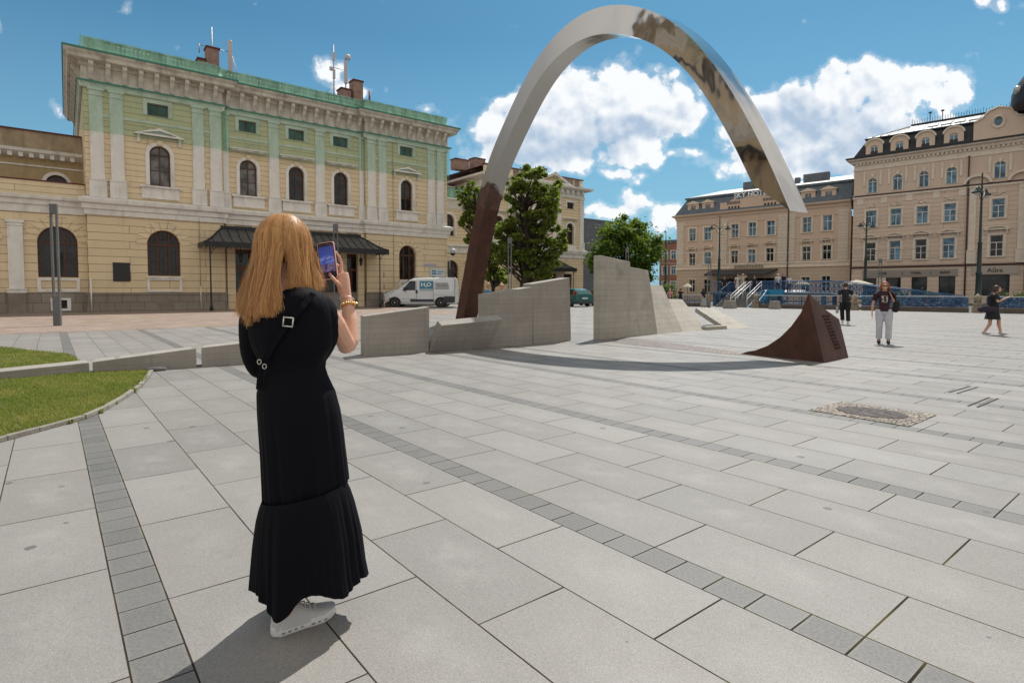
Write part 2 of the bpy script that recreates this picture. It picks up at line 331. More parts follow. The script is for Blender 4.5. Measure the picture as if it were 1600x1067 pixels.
def cobbles(name,c1,c2,mort,sc):
    m,g,b=newmat(name); co=g.n('ShaderNodeTexCoord').outputs['Object']
    e=g.n('ShaderNodeTexVoronoi',{'Vector':co,'Scale':float(sc)},feature='DISTANCE_TO_EDGE').outputs['Distance']; v=g.n('ShaderNodeTexVoronoi',{'Vector':co,'Scale':float(sc)},feature='F1').outputs['Color']
    c=g.mix(g.sep(v)[0],c1,c2); c=g.mix(g.rng(e,.10,.05),c,mort); g.put(b.inputs['Base Color'],c); b.inputs['Roughness'].default_value=.8
    g.put(b.inputs['Normal'],g.n('ShaderNodeBump',{'Strength':.8,'Distance':.02,'Height':g.rng(e,0,.3)}).outputs[0]); return m
def sheet(name,pts,z,mt,kind='structure',**kw):
    o=MB().add([(x,y,0) for x,y in pts],[tuple(range(len(pts)))]).build(name,mt,None,(0,0,z)); tag(o,kind=kind,**kw); return o
asph=mat('asphalt',(.10,.10,.10),.9,.2,1,.3,60)
pav=paving()
sheet('ground',[(-900,-300),(900,-300),(900,1200),(-900,1200)],-.03,asph)
sheet('plaza_paving',[(-60,-25),(60,-25),(60,12),(34,32),(14,53.5),(7,60),(-2,62),(-60,40)],0,pav)
c=R(39.0)
def ab(b,a): return (b*math.cos(c)-a*math.sin(c), b*math.sin(c)+a*math.cos(c))
redset=setts('red brown sett paving',(.19,.115,.09),(.32,.225,.175),(.27,.23,.185),.42,.21,.018,-c)
sheet('station_forecourt',[ab(-60,24.55),ab(13.5,24.3),ab(13.5,29),ab(21,29),ab(22,46.6),ab(22,66),ab(-60,66)],.004,redset)
cob=setts('cobble band',(.17,.145,.14),(.27,.24,.23),(.11,.10,.095),.12,.12,.012,-R(-52))
sheet('cobble_band',[(2.47,16.1),(3.05,14.65),(4.9,12.25),(5.35,12.05),(5.3,12.55),(4.95,13.6),(4.4,14.9),(3.4,16.6)],.004,cob)
# ---- mosaic grate of cobbles
mos=cobbles('pale mosaic cobbles',(.24,.205,.16),(.42,.37,.30),(.05,.035,.03),19)
dk=cobbles('dark mosaic cobbles',(.03,.022,.025),(.13,.10,.10),(.11,.095,.085),24)
G=[(3.52,6.56),(4.21,7.05),(4.84,6.29),(4.14,5.75)]
mo=thing('cobble_mosaic','oblong inset of pale setts with a dark oval of tiny cobbles in the paving','paving inset',(4.17,6.4,.004))
MB().prism([(x-4.17,y-6.4) for x,y in G],0,.004,'z').build('sett_border',mos,mo)
e=[]
for k in range(40):
    w=2*PI*k/40; u=.70*math.cos(w)*.44; v=.62*math.sin(w)*.52
    ax=Vector((.655,-.755)); ay=Vector((.80,.60)); q=ax*u*1.15+ay*v*.85; e.append((q.x+.005,q.y+.012))
MB().prism(e,.004,.009,'z').build('dark_oval',dk,mo)
slot=flat('slot dark',(.02,.02,.02),.8); sfr=mat('slot steel',(.22,.22,.21),.5,.1,5,.05,60,.6)
for i,(p,q,lb) in enumerate((((6.12,7.67),(6.83,8.18),'farther pair of slotted drain channels set in the paving'),((5.64,6.76),(6.37,7.31),'nearer pair of slotted drain channels set in the paving'))):
    p,q=Vector(p),Vector(q); dd=(q-p).normalized(); nn=Vector((-dd.y,dd.x))
    t=thing('slot_drain',lb,'drain',(p.x,p.y,.002),0,'slot drains in the plaza')
    for s in(-.045,.045):
        a=nn*s; L=(q-p)
        P=[a-nn*.011,a+L-nn*.011,a+L+nn*.011,a+nn*.011]
        MB().prism([tuple(v) for v in P],0,.004,'z').build('slot',slot,t)
# ---- lawn with kerb
K=[(-4.9,4.6),(-4.84,5.23),(-4.81,5.55),(-4.77,6.1),(-4.89,6.59),(-5.16,7.31),(-5.51,8.14),(-5.98,9.04),(-6.30,9.62)]
soil=mat('lawn soil',(.10,.095,.035),.95,.35,3,.5,30)
lawn=[(-14,3.0),(-4.9,3.9)]+K+[(-7.2,9.52),(-8.04,8.72),(-14,3.4)]
lawn=[(-16,2.5),(-4.95,4.0)]+K+[(-6.42,9.78),(-7.2,9.46),(-8.04,8.69),(-16,1.4)]
lawn=[( -5.2,3.6)]+K+[(-6.42,9.83),(-7.195,9.47),(-8.037,8.70),(-12,5.0),(-12,3.6)]
sheet('lawn_ground',lawn,.012,soil)
lawn2=[(-12.9,13.9),(-11.34,13.11),(-9.88,12.32),(-9.2,11.7),(-7.4,9.62),(-8.2,8.95),(-12.5,5.2),(-22,5.2),(-22,13.9)]
sheet('lawn_ground',lawn2,.012,soil)
kst=mat('kerb stone',(.24,.22,.185),.85,.2,6,.4,40,dirt=.4)
kb=MB()
for i in range(len(K)-1):
    a,b_=Vector(K[i]),Vector(K[i+1]); d=(b_-a); nseg=max(1,round(d.length/.42))
    for j in range(nseg):
        p=a+d*(j/nseg+.006); q=a+d*((j+1)/nseg-.006); n=Vector((d.y,-d.x)).normalized()*.06
        kb.prism([tuple(p),tuple(p+n),tuple(q+n),tuple(q)],0,.045+.006*random.random(),'z')
tag(kb.build('lawn_kerb',kst,bevel=.006),kind='structure')
def inside(P,x,y):
    P=np.array(P); c_=np.zeros(len(x),bool); j=len(P)-1
    for i in range(len(P)):
        xi,yi=P[i];xj,yj=P[j]
        c_^=((yi>y)!=(yj>y))&(x<(xj-xi)*(y-yi)/(yj-yi+1e-12)+xi); j=i
    return c_
def leafmat(name,c1,c2,tr=.35,sc=1.5,rough=.55):
    m,g,b=newmat(name); co=g.n('ShaderNodeTexCoord').outputs['Object']; at=g.n('ShaderNodeAttribute',attribute_name='tone').outputs['Fac']
    c=g.mix(g.m('ADD',g.m('MULTIPLY',at,.65),g.m('MULTIPLY',g.rng(g.noise(co,sc,4),.3,.7),.35)),c1,c2)
    g.put(b.inputs['Base Color'],c); b.inputs['Roughness'].default_value=rough; b.inputs['Specular IOR Level'].default_value=.3
    t=g.n('ShaderNodeBsdfTranslucent',{'Color':g.mix(.5,c,(.35,.5,.05))}); mx=g.n('ShaderNodeMixShader',{0:tr,1:b.outputs[0],2:t.outputs[0]})
    m.node_tree.links.new(mx.outputs[0],m.node_tree.nodes['Material Output'].inputs[0]); return m
def np_mesh(name,verts,faces,tone,mt):
    me=bpy.data.meshes.new(name); me.from_pydata(verts.tolist(),[],faces.tolist()); 
    at=me.attributes.new('tone','FLOAT','FACE'); at.data.foreach_set('value',tone.astype(np.float32)); me.materials.append(mt); me.update(); return me
def grass(name,poly,n,hmin,hmax,label,seed,z0=.012,wd=.0035):
    rs=np.random.RandomState(seed); P=np.array(poly); lo,hi=P.min(0),P.max(0)
    x=rs.uniform(lo[0],hi[0],n*3); y=rs.uniform(lo[1],hi[1],n*3); k=inside(poly,x,y)&(np.abs(x)/np.maximum(y,.1)<1.15); x,y=x[k][:n],y[k][:n]; n=len(x)
    pat=np.sin(x*3.1+np.sin(y*2.3)*1.7)*np.sin(y*4.1+x)*.5+.5
    h=rs.uniform(hmin,hmax,n)*(.6+.8*pat*rs.rand(n)); a=rs.uniform(0,2*PI,n); w=wd*rs.uniform(.7,1.6,n); l=h*rs.uniform(.15,.9,n); b=rs.uniform(0,2*PI,n)
    v=np.zeros((n,5,3)); dx,dy=np.cos(a)*w,np.sin(a)*w; lx,ly=np.cos(b)*l,np.sin(b)*l
    v[:,0]=np.stack([x-dx,y-dy,x*0+z0],1); v[:,1]=np.stack([x+dx,y+dy,x*0+z0],1)
    v[:,2]=np.stack([x+dx*.7+lx*.35,y+dy*.7+ly*.35,z0+h*.6],1); v[:,3]=np.stack([x-dx*.7+lx*.35,y-dy*.7+ly*.35,z0+h*.6],1); v[:,4]=np.stack([x+lx,y+ly,z0+h],1)
    idx=np.arange(n)*5; q=np.stack([idx,idx+1,idx+2,idx+3],1); t=np.stack([idx+3,idx+2,idx+4,idx+4],1)
    me=bpy.data.meshes.new(name); me.from_pydata(v.reshape(-1,3).tolist(),[],q.tolist()+t[:,:3].tolist())
    dry=(rs.rand(n)<.10+.85*(pat<.42)*rs.rand(n)).astype(float); tone=np.clip(rs.rand(n)*.6+dry*.6,0,1); at=me.attributes.new('tone','FLOAT','FACE'); at.data.foreach_set('value',np.concatenate([tone,tone]).astype(np.float32))
    me.materials.append(grassm); o=obj(name,me); tag(o,label,'grass',kind='stuff'); return o
grassm=leafmat('grass blades',(.06,.13,.012),(.42,.34,.12),.4,1.2)
grass('grass',lawn,85000,.02,.06,'short sunlit lawn grass inside the curved kerb in front of the concrete bench',3)
grass('grass',lawn2,60000,.02,.06,'lawn grass behind the low concrete bench',4,.012,.005)
wt=[]
rs=random.Random(5)
WL=['flat weed tuft halfway along the lawn kerb, nearer of the two big ones','weed tuft touching the lawn kerb just past the flat one','spreading weed tuft by the far bend of the lawn kerb','largest bushiest weed tuft beside the far bend of the lawn kerb','small weed tuft behind the bushiest one at the kerb','tiny weed tuft at the kerb above the dark stone strip','tiny weed tuft at the kerb beside the top of the dark stone strip','tiny weed tuft at the nearest part of the lawn kerb','weed tuft at the far end of the kerb next to the dark stone']
for i,(wx,wy,ws) in enumerate([(-5.35,7.72,.10),(-5.55,8.1,.09),(-5.72,8.42,.12),(-5.85,8.7,.13),(-6.02,8.95,.08),(-5.02,6.9,.06),(-4.83,6.4,.06),(-4.78,5.9,.06),(-6.18,9.1,.06)]):
    v=[];f=[];
    for k in range(46):
        a=rs.uniform(0,2*PI); r=ws*rs.uniform(.2,1); h=rs.uniform(.008,.045)*ws/.1; px,py=math.cos(a)*r,math.sin(a)*r; w=.008
        r*=2.0; h*=1.7; o_=len(v); v+=[(px*.2,py*.2,0),(px*.6-math.sin(a)*w,py*.6+math.cos(a)*w,h),(px,py,h*.7),(px*.6+math.sin(a)*w,py*.6-math.cos(a)*w,h)]; f.append((o_,o_+1,o_+2,o_+3))
    me=bpy.data.meshes.new('weed'); me.from_pydata(v,[],f); me.materials.append(grassm); at=me.attributes.new('tone','FLOAT','FACE'); at.data.foreach_set('value',[rs.uniform(.2,.8) for _ in f])
    tag(obj('weed_tuft',me,None,(wx+.06,wy,.004)),WL[i],'weed','weeds along the kerb')
# ================= concrete slabs
def concrete(name,c,board=.12,stain=.5,vert=False):
    m,g,b=newmat(name); co=g.n('ShaderNodeTexCoord').outputs['Object']; x,y,z=g.sep(co)
    n=g.noise(co,1.3,8,.65); c0=g.mix(g.rng(n,.3,.7),tuple(k*.78 for k in c),tuple(k*1.15 for k in c))
    # shuttering board lines
    u=g.m('ADD',g.m('MULTIPLY',x,.8),g.m('MULTIPLY',y,.6)); zz=g.m('ADD',z,g.m('MULTIPLY',g.noise(g.xyz(u,0,z),2,2),.01))
    row=g.m('FLOOR',g.m('DIVIDE',zz,board)); fz=g.m('PINGPONG',g.m('DIVIDE',zz,board),.5)
    br=g.n('ShaderNodeTexBrick',{'Vector':g.xyz(u,zz,0),'Color1':(.9,.9,.9),'Color2':(1.06,1.06,1.06),'Mortar':(.38,.35,.32),'Scale':1.0,'Mortar Size':.005,'Mortar Smooth':.4,'Brick Width':1.35,'Row Height':board,'Bias':0})
    brk=g.rng(g.noise(co,2.6,5,.7),.34,.52)
    lin=g.m('MULTIPLY',g.rng(fz,.0,.05,1,0),brk); bt_=g.n('ShaderNodeTexWhiteNoise',{'Vector':g.xyz(row,0,0)}).outputs[0]; c1=g.mix(g.m('MULTIPLY',lin,.6),g.mix(g.m('MULTIPLY',bt_,.28),c0,tuple(k*.6 for k in c)),tuple(k*.3 for k in c))
    vs=g.noise(g.xyz(g.m('MULTIPLY',u,15),g.m('MULTIPLY',y,3),g.m('MULTIPLY',z,.9)),1,5,.7)
    c1=g.mix(g.m('MULTIPLY',g.m('MULTIPLY',g.rng(vs,.5,.75),brk),.42),c1,tuple(k*.45 for k in c))
    st=g.rng(g.noise(g.vm('MULTIPLY',co,(1.1,1.1,1.5)),1.1,6,.6),.54,.66); c1=g.mix(g.m('MULTIPLY',st,stain),c1,tuple(k*.55 for k in c))
    g.put(b.inputs['Base Color'],c1); b.inputs['Roughness'].default_value=.88
    hh=g.m('ADD',g.m('MULTIPLY',lin,-1),g.m('MULTIPLY',g.noise(co,35,5,.7),.6)); hh=g.m('ADD',hh,g.m('MULTIPLY',vs,.5))
    g.put(b.inputs['Normal'],g.n('ShaderNodeBump',{'Strength':.3,'Distance':.008,'Height':hh}).outputs[0]); return m
conc=concrete('board marked concrete',(.325,.298,.262)); conc2=concrete('pale board marked concrete',(.40,.37,.315),.16,.6)
def slab(name,label,cat,P,back,mt,bev=.012,grp=None,zb=-.03):
    """P: four front-face corners BL BR TR TL; back: vector to the rear face"""
    b=Vector(back); F=[Vector(p) for p in P]; 
    for f in F[:2]: f.z=zb
    o=F[0].copy(); o.z=0
    pts=[F[0],F[1],F[1]+b,F[0]+b,F[3],F[2],F[2]+b,F[3]+b]
    m_=MB().hexa([p-o for p in pts]); ob=m_.build(name,mt,None,tuple(o),bevel=bev); return tag(ob,label,cat,grp)
bl='concrete slabs of the monument'
bt=(-.30,.30,0)
slab('concrete_bench','leftmost lowest length of concrete bench sinking into the grass','bench',[(-10.2,6.62,0),(-7.21,9.45,0),(-7.21,9.45,.197),(-10.2,6.62,.04)],(-.33,.35,0),conc,grp=bl)
slab('concrete_bench','middle length of the rising concrete bench at the end of the lawn','bench',[(-7.17,9.47,0),(-5.83,10.245,0),(-5.83,10.245,.357),(-7.17,9.47,.202)],(-.28,.42,0),conc,grp=bl)
slab('concrete_bench','last length of the rising concrete bench behind the photographing woman','bench',[(-5.775,10.31,0),(-3.95,11.55,0),(-3.95,11.55,.52),(-5.775,10.31,.359)],(-.215,.44,0),conc,grp=bl)
slab('concrete_block','waist high concrete block right of the woman in black','concrete slab',[(-3.19,11.96,0),(-1.93,12.90,0),(-1.915,12.915,1.04),(-3.185,11.963,.87)],(-.19,.42,0),conc,grp=bl)
slab('leaning_slab','low concrete slab leaning over in front of the arch foot','concrete slab',[(-1.92,12.90,0),(-.584,13.693,0),(-.216,13.424,.726),(-1.605,12.669,.624)],(-.125,.21,.10),conc,grp=bl)
slab('concrete_wall','concrete wall with two blond heads showing above it','concrete slab',[(-.62,13.93,0),(.55,14.755,0),(.565,14.765,1.52),(-.62,13.93,1.33)],(-.25,.30,0),conc,grp=bl)
slab('concrete_wall','taller concrete wall stepping up beside the one with heads behind','concrete slab',[(.575,14.755,0),(1.686,15.80,0),(1.63,15.75,1.785),(.56,14.76,1.60)],(-.27,.26,0),conc,grp=bl)
slab('tall_slab','tallest upright concrete slab right of the arch with a damp patch','concrete slab',[(2.548,16.016,0),(3.66,17.12,0),(3.615,17.075,2.30),(2.54,16.01,2.43)],(-.18,.17,0),conc2,grp=bl)
slab('tall_slab','tall slab leaning back beside the tallest upright one','concrete slab',[(3.55,17.02,0),(4.767,18.144,0),(4.524,18.524,2.087),(3.63,17.70,2.19)],(-.17,.18,0),conc2,grp=bl)
slab('sloping_slab','pale slab sloping back behind the two tall ones','concrete slab',[(4.0,17.45,0),(5.926,19.192,0),(5.477,20.303,1.607),(4.5,19.46,1.66)],(-.1,.14,-.12),conc2,grp=bl)
slab('sloping_slab','lowest sloping slab at the right end of the concrete fan','concrete slab',[(5.1,18.45,0),(7.085,20.234,0),(6.578,21.519,1.087),(5.5,20.6,1.13)],(-.08,.1,-.16),conc2,grp=bl)
slab('ramp_slab','flat tilted slab hovering low over the plaza right of the fan','concrete slab',[(8.0,20.55,0),(9.2,21.4,0),(8.45,23.45,.70),(7.56,22.91,.71)],(-.03,.03,-.17),conc2,grp=bl,zb=0.0)
MB().prism([(0,0),(.95,.62),(.9,.95),(-.1,.3)],0,.12,'z').build('plinth_block',conc2,None,(7.0,19.95,0),label='x')
tag(bpy.data.objects['plinth_block'],'small low concrete foot under the hovering ramp slab','concrete slab',bl)
bs=mat('basalt lump',(.10,.095,.095),.8,.3,12,.6,30)
o=MB().ell((0,0,.035),(.17,.075,.06),10,7).build('stone_block',bs,None,(-6.30,9.80,0),.5); tag(o,'small dark stone lying where bench lawn and paving meet','stone')
o.scale=(1,1,.8)
# ================= rust pyramid
def rustmat():
    m,g,b=newmat('weathered corten steel'); co=g.n('ShaderNodeTexCoord').outputs['Object']
    n=g.noise(co,2.2,9,.68); n2=g.noise(g.vm('MULTIPLY',co,(3,3,.6)),2.2,8,.7); n3=g.noise(co,60,4,.7)
    c=g.mix(g.rng(n,.32,.68),(.032,.013,.010),(.085,.033,.020)); c=g.mix(g.m('MULTIPLY',g.rng(n2,.5,.72),.75),c,(.014,.006,.007)); c=g.mix(g.m('MULTIPLY',g.rng(n3,.45,.75),.45),c,(.13,.05,.026))
    g.put(b.inputs['Base Color'],c); b.inputs['Roughness'].default_value=.62; b.inputs['Metallic'].default_value=0; b.inputs['Specular IOR Level'].default_value=.3
    g.put(b.inputs['Normal'],g.n('ShaderNodeBump',{'Strength':.3,'Distance':.01,'Height':g.m('ADD',n3,n)}).outputs[0]); return m
rust=rustmat()
Nn=Vector((6.156,10.932,0)); py=thing('corten_pyramid','rust brown steel fin with raised lettering rising from the paving under the arch tip','sculpture',tuple(Nn))
F=[(6.156,10.932,0),(6.01,11.295,1.373),(5.91,11.38,.97),(5.79,11.52,.686),(5.65,11.70,.439),(5.49,11.91,.242),(5.32,12.14,.112),(5.18,12.33,.05),(5.10,12.40,0)]
Rt=[(6.585,11.66,1.010),(6.83,11.80,.865),(7.035,11.96,.806),(7.121,11.728,0)]
Bk=[(6.35,11.75,.97),(6.25,11.95,.69),(6.1,12.12,.44),(5.9,12.3,.24),(5.6,12.42,.11),(5.3,12.5,.05),(5.16,12.45,0)]
allp=[Vector(p)-Nn for p in F+Rt+Bk]; nF=len(F); 
f=[tuple(range(nF))]; f.append((0,nF+3,nF+2,nF+1,nF,1))
bk=nF+4
f+= [(1,nF,bk,2),(2,bk,bk+1,3),(3,bk+1,bk+2,4),(4,bk+2,bk+3,5),(5,bk+3,bk+4,6),(6,bk+4,bk+5,7),(7,bk+5,bk+6,8),(nF,nF+1,nF+2,bk),(nF+2,nF+3,bk+6,bk+5,bk+4,bk+3,bk+2,bk+1,bk)]
MB().add(allp,f).build('steel_body',rust,py)
# raised lettering on the right face (small rows of letters)
X=(Vector(Rt[3])-Nn).normalized(); top=Vector(F[1])-Nn; Zn=X.cross(top).normalized(); 
if Zn.dot(Vector((0,-1,0)))<0: Zn=-Zn
Yv=Zn.cross(X)
mm=Matrix((X,Yv,Zn)).transposed().to_4x4(); rr=random.Random(2)
for i in range(11):
    b=MB(); x=0; W_=.25 if i>1 else .30
    while x<W_:
        w=rr.uniform(.022,.034); k=rr.random()
        b.box(x,x+.008,0,.045,0,.016)
        if k<.7: b.box(x+.008,x+w,0 if k<.35 else .037,.008 if k<.35 else .045,0,.015)
        if k>.3: b.box(x+w-.008,x+w,.008,.037,0,.0155)
        if .2<k<.6: b.box(x+.008,x+w-.008,.019,.026,0,.0145)
        x+=w+.012 if rr.random()<.85 else w+.035
    me=b.mesh('letter_row',rust); me.transform(mm); ob=obj('letter_row',me,py); ob.location=X*(.50+.020*i)+Yv*(.90-.068*i)+Zn*.002
# ================= the arch
O=[(-1.75,-.2),(-1.63,.07),(-1.06,1.4),(-.50,2.72),(.06,4.03),(.58,5.18),(1.10,6.12),(1.72,7.0),(2.38,7.68),(2.95,8.16),(3.75,8.85),(4.54,9.47),(5.24,9.92),(5.94,10.25),(7.07,10.56),(8.0,10.62),(8.75,10.54),(9.46,10.37),(10.39,10.00),(11.24,9.52),(11.95,9.02),(12.6,8.42),(13.2,7.76),(13.74,7.02),(14.22,6.28),(14.68,5.5),(15.1,4.7),(15.46,3.98),(15.80,3.19)]
def smooth_line(P,n):
    P=[Vector(p) for p in P]; d=[0]
    for i in range(1,len(P)): d.append(d[-1]+(P[i]-P[i-1]).length)
    P=np.array([tuple(p) for p in P]); d=np.array(d); s=np.linspace(0,d[-1],n)
    q=np.stack([np.interp(s,d,P[:,k]) for k in range(P.shape[1])],1)
    for _ in range(14): q[1:-1]=(q[:-2]+q[1:-1]*2+q[2:])/4
    return q,s/d[-1]
Q,S_=smooth_line(O,120)
steel_m,g,b=newmat('polished steel'); co=g.n('ShaderNodeTexCoord').outputs['Object']
ox=g.sep(co)[0]
b.inputs['Metallic'].default_value=1; g.put(b.inputs['Base Color'],g.mix(g.rng(ox,-1,9),(.34,.34,.335),(.55,.54,.53)))
n=g.noise(co,.9,4,.6); g.put(b.inputs['Roughness'],g.m('ADD',g.rng(ox,6,10.5,.42,.03),g.m('MULTIPLY',n,.06)))
hg=g.m('ADD',g.noise(g.vm('MULTIPLY',co,(.7,2.2,.7)),.55,1.5,.4),g.m('MULTIPLY',g.noise(co,1.8,1),.10))
g.put(b.inputs['Normal'],g.n('ShaderNodeBump',{'Strength':.6,'Distance':.12,'Height':hg}).outputs[0])
oz=g.sep(co)[2]; jag=g.m('ADD',oz,g.m('ADD',g.m('MULTIPLY',g.m('SUBTRACT',g.noise(co,1.3,4,.6),.5),1.3),g.m('MULTIPLY',g.sep(co)[1],.7)))
nt_=steel_m.node_tree; rb_=g.n('ShaderNodeBsdfPrincipled',{'Base Color':g.mix(g.rng(g.noise(co,3,6,.6),.35,.65),(.04,.016,.012),(.10,.045,.03)),'Roughness':.55}); fx=g.m('MULTIPLY',g.rng(jag,6.15,6.0),g.m('LESS_THAN',ox,5))
mx_=g.n('ShaderNodeMixShader',{0:fx,1:b.outputs[0],2:rb_.outputs[0]}); nt_.links.new(mx_.outputs[0],nt_.nodes['Material Output'].inputs[0])
DA=Vector((.5127,-.8586,0)); base=Vector((-1.94,26.0,0)); nb=Vector((.8586,.5127,0))
arch_t=thing('arch_sculpture','tall soaring steel arch, rusty at its foot and mirror polished at its hanging tip','sculpture',tuple(base))
arch_t.rotation_euler=(0,0,math.atan2(DA.y,DA.x))
def beam(i0,i1,mt,name):
    vs=[];fs=[]
    idx=list(range(i0,i1+1))
    for i in idx:
        p=Vector(Q[i]); t=Vector(Q[min(i+1,119)])-Vector(Q[max(i-1,0)]); t.normalize(); nrm=Vector((t.y,-t.x)) # towards the inside
        s=S_[i]; th=.80-.06*s
        if s>.955: th*=max(.02,(1-s)/.045)
        q=p+nrm*th; w=.74-.06*s; sh=.42*th*(lambda q:q*q*(3-2*q))(min(1,max(0,(s-.47)/.33)))
        for (a,bb) in ((p,0),(p,w),(q,w+sh*.3),(q,sh)): vs.append((a.x,bb,a.y))
    for k in range(len(idx)-1):
        for j in range(4): fs.append((k*4+j,k*4+(j+1)%4,(k+1)*4+(j+1)%4,(k+1)*4+j))
    fs+=[(0,1,2,3),tuple(len(vs)-4+j for j in (3,2,1,0))]
    m_=MB().add(vs,fs,True); me=m_.mesh(name,mt); o_=obj(name,me,arch_t)
    o_.data.set_sharp_from_angle(angle=R(35)); return o_
kx=int(np.argmin(np.abs(Q[:60,1]-5.3)))
beam(0,kx,rust,'rusted_leg'); beam(kx,119,steel_m,'polished_beam')
# ================= buildings
WC={}
def outline(w,h,rise,g=0):
    w2=w-2*g; 
    if rise: 
        r=max(.05,rise-g); return arch(0,w2,g,h-rise,r)
    return rect(-w2/2,w2/2,g,h-g)
def window(par,cx,z0,w,h,rise=0,y=.16,fm=None,gm=None,style='cross',ft=.07,sur=None,surm=None,sill=None,grid=None,tr=.66,yf=0):
    fm=fm or whitef; gm=gm or gl; key=(round(w,2),round(h,2),rise,fm.name,style,ft,tr,sur,grid is not None)
    if key not in WC:
        me=panel_mesh('window',outline(w,h,rise),[outline(w,h,rise,ft)],0,.09,fm)
        b=MB(); zt=h*tr if not rise else h-rise
        if style in('cross','tee'):
            b.box(-.035,.035,-.012,.08,ft,(h-ft) if style=='cross' else zt); b.box(-w/2+ft,w/2-ft,-.016,.076,zt-.04,zt+.04)
            if h>2: b.box(-w/2+ft,w/2-ft,0,.07,zt*.5-.02,zt*.5+.02)
        if style=='twin': b.box(-.04,.04,-.012,.08,ft,h-ft)
        if style=='big':
            for k in(-.17,.17): b.box(k*w-.04,k*w+.04,-.012,.08,ft,h-ft-.03)
            b.box(-w/2+ft,w/2-ft,-.016,.076,zt-.05,zt+.05)
        if grid:   # iron grille
            n=8
            for k in range(1,n):
                x=-w/2+w*k/n; zt2=(h-rise)+ (math.sqrt(max(0,1-(2*x/w)**2))*rise if rise else 0); b.box(x-.009,x+.009,-.05,-.03,.02,zt2-.03)
            for k in range(1,5): b.box(-w/2+.02,w/2-.02,-.052,-.034,(h-rise)*k/4.2-.009,(h-rise)*k/4.2+.009)
            for rr in(.32,.2): b.tube([(rr*w*math.cos(a),-.045,h-rise+rr*rise*2*math.sin(a)) for a in [PI*i/10 for i in range(11)]],.01,4)
        m2=b.mesh('m',fm)
        bm=bmesh.new(); bm.from_mesh(me); bm.from_mesh(m2); bm.to_mesh(me); bm.free(); bpy.data.meshes.remove(m2)
        pm=panel_mesh('pane',outline(w,h,rise,ft*.6),[],.045,.06,gm)
        sm=None
        if sur: sm=panel_mesh('surround',outline(w+2*sur,h+sur+.0,rise+sur if rise else 0),[outline(w,h+.001,rise)],-.16-.06,-.16+.02,surm or whitest)
        WC[key]=(me,pm,sm)
    me,pm,sm=WC[key]
    o=obj('window',me,par,(cx,y,z0)); pn=obj('pane',pm,o)
    if gm.name!=pm.materials[0].name:
        pn.material_slots[0].link='OBJECT'; pn.material_slots[0].material=gm
    if sm: obj('surround',sm,o,(0,yf+.16-y,0))
    if sill:
        k=('sill',round(w,2),sill)
        if k not in WC: WC[k]=MB().box(-w/2-sill,w/2+sill,-.30,.02,-.10,0).mesh('sill',surm or whitest)
        obj('sill',WC[k],o,(0,yf+.16-y,0))
    return o
def hole(cx,z0,w,h,rise=0): return [(cx+x,z0+z) for x,z in outline(w,h,rise)]
def box_part(par,name,mt,*b,bevel=0,label=None): return MB().box(*b).build(name,mt,par,bevel=bevel,label=label)
COPY={}
def pilaster(par,cx,z0,z1,w,y,mt,base=1.2,cap=.5,d=.12):
    k=('pil',round(z1-z0,2),round(w,2),mt.name,base,cap,d)
    if k not in COPY:
        b=MB(); h=z1-z0
        if base: b.box(-w/2-.10,w/2+.10,-d-.1,0,0,base); b.box(-w/2-.14,w/2+.14,-d-.14,0,base,base+.09)
        b.box(-w/2,w/2,-d,0,base+.09 if base else 0,h-cap)
        b.box(-w/2-.05,w/2+.05,-d-.05,0,h-cap,h-cap+.07); b.box(-w/2+.01,w/2-.01,-d-.01,0,h-cap+.07,h-.16); b.box(-w/2-.08,w/2+.08,-d-.09,0,h-.16,h)
        COPY[k]=b.mesh('pilaster',mt)
    return obj('pilaster',COPY[k],par,(cx,y,z0))
def pediment(par,cx,z,w,y,mt,h=.45,arc=False,topm=None):
    b=MB()
    if h==0: b.box(cx-w/2,cx+w/2,y-.42,y,z,z+.08); b.box(cx-w/2+.08,cx+w/2-.08,y-.30,y,z-.10,z); 
    else:
        P=[(cx-w/2,z),(cx+w/2,z)]+([(cx+w/2*math.cos(a),z+.06+h*math.sin(a)) for a in [PI*i/10 for i in range(11)]] if arc else [(cx+w/2,z+.07),(cx,z+h+.07),(cx-w/2,z+.07)])
        Q_=[(cx+(x-cx)*.68,z+.11+(zz-z)*.48) for x,zz in P]
        o=obj('pediment',panel_mesh('pediment',P,[Q_],y-.36,y,mt),par); obj('tympanum',panel_mesh('tympanum',P,[],y-.14,y-.002,mt),o)
        b2=MB()
        for s in(-1,1): b2.prism([(y-.002,z-.5),(y-.10,z-.5),(y-.28,z),(y-.002,z)],cx+s*(w/2-.22)-.09,cx+s*(w/2-.22)+.09,'x')
        b2.build('bracket',mt,o); return o
    return b.build('pediment',mt,par)
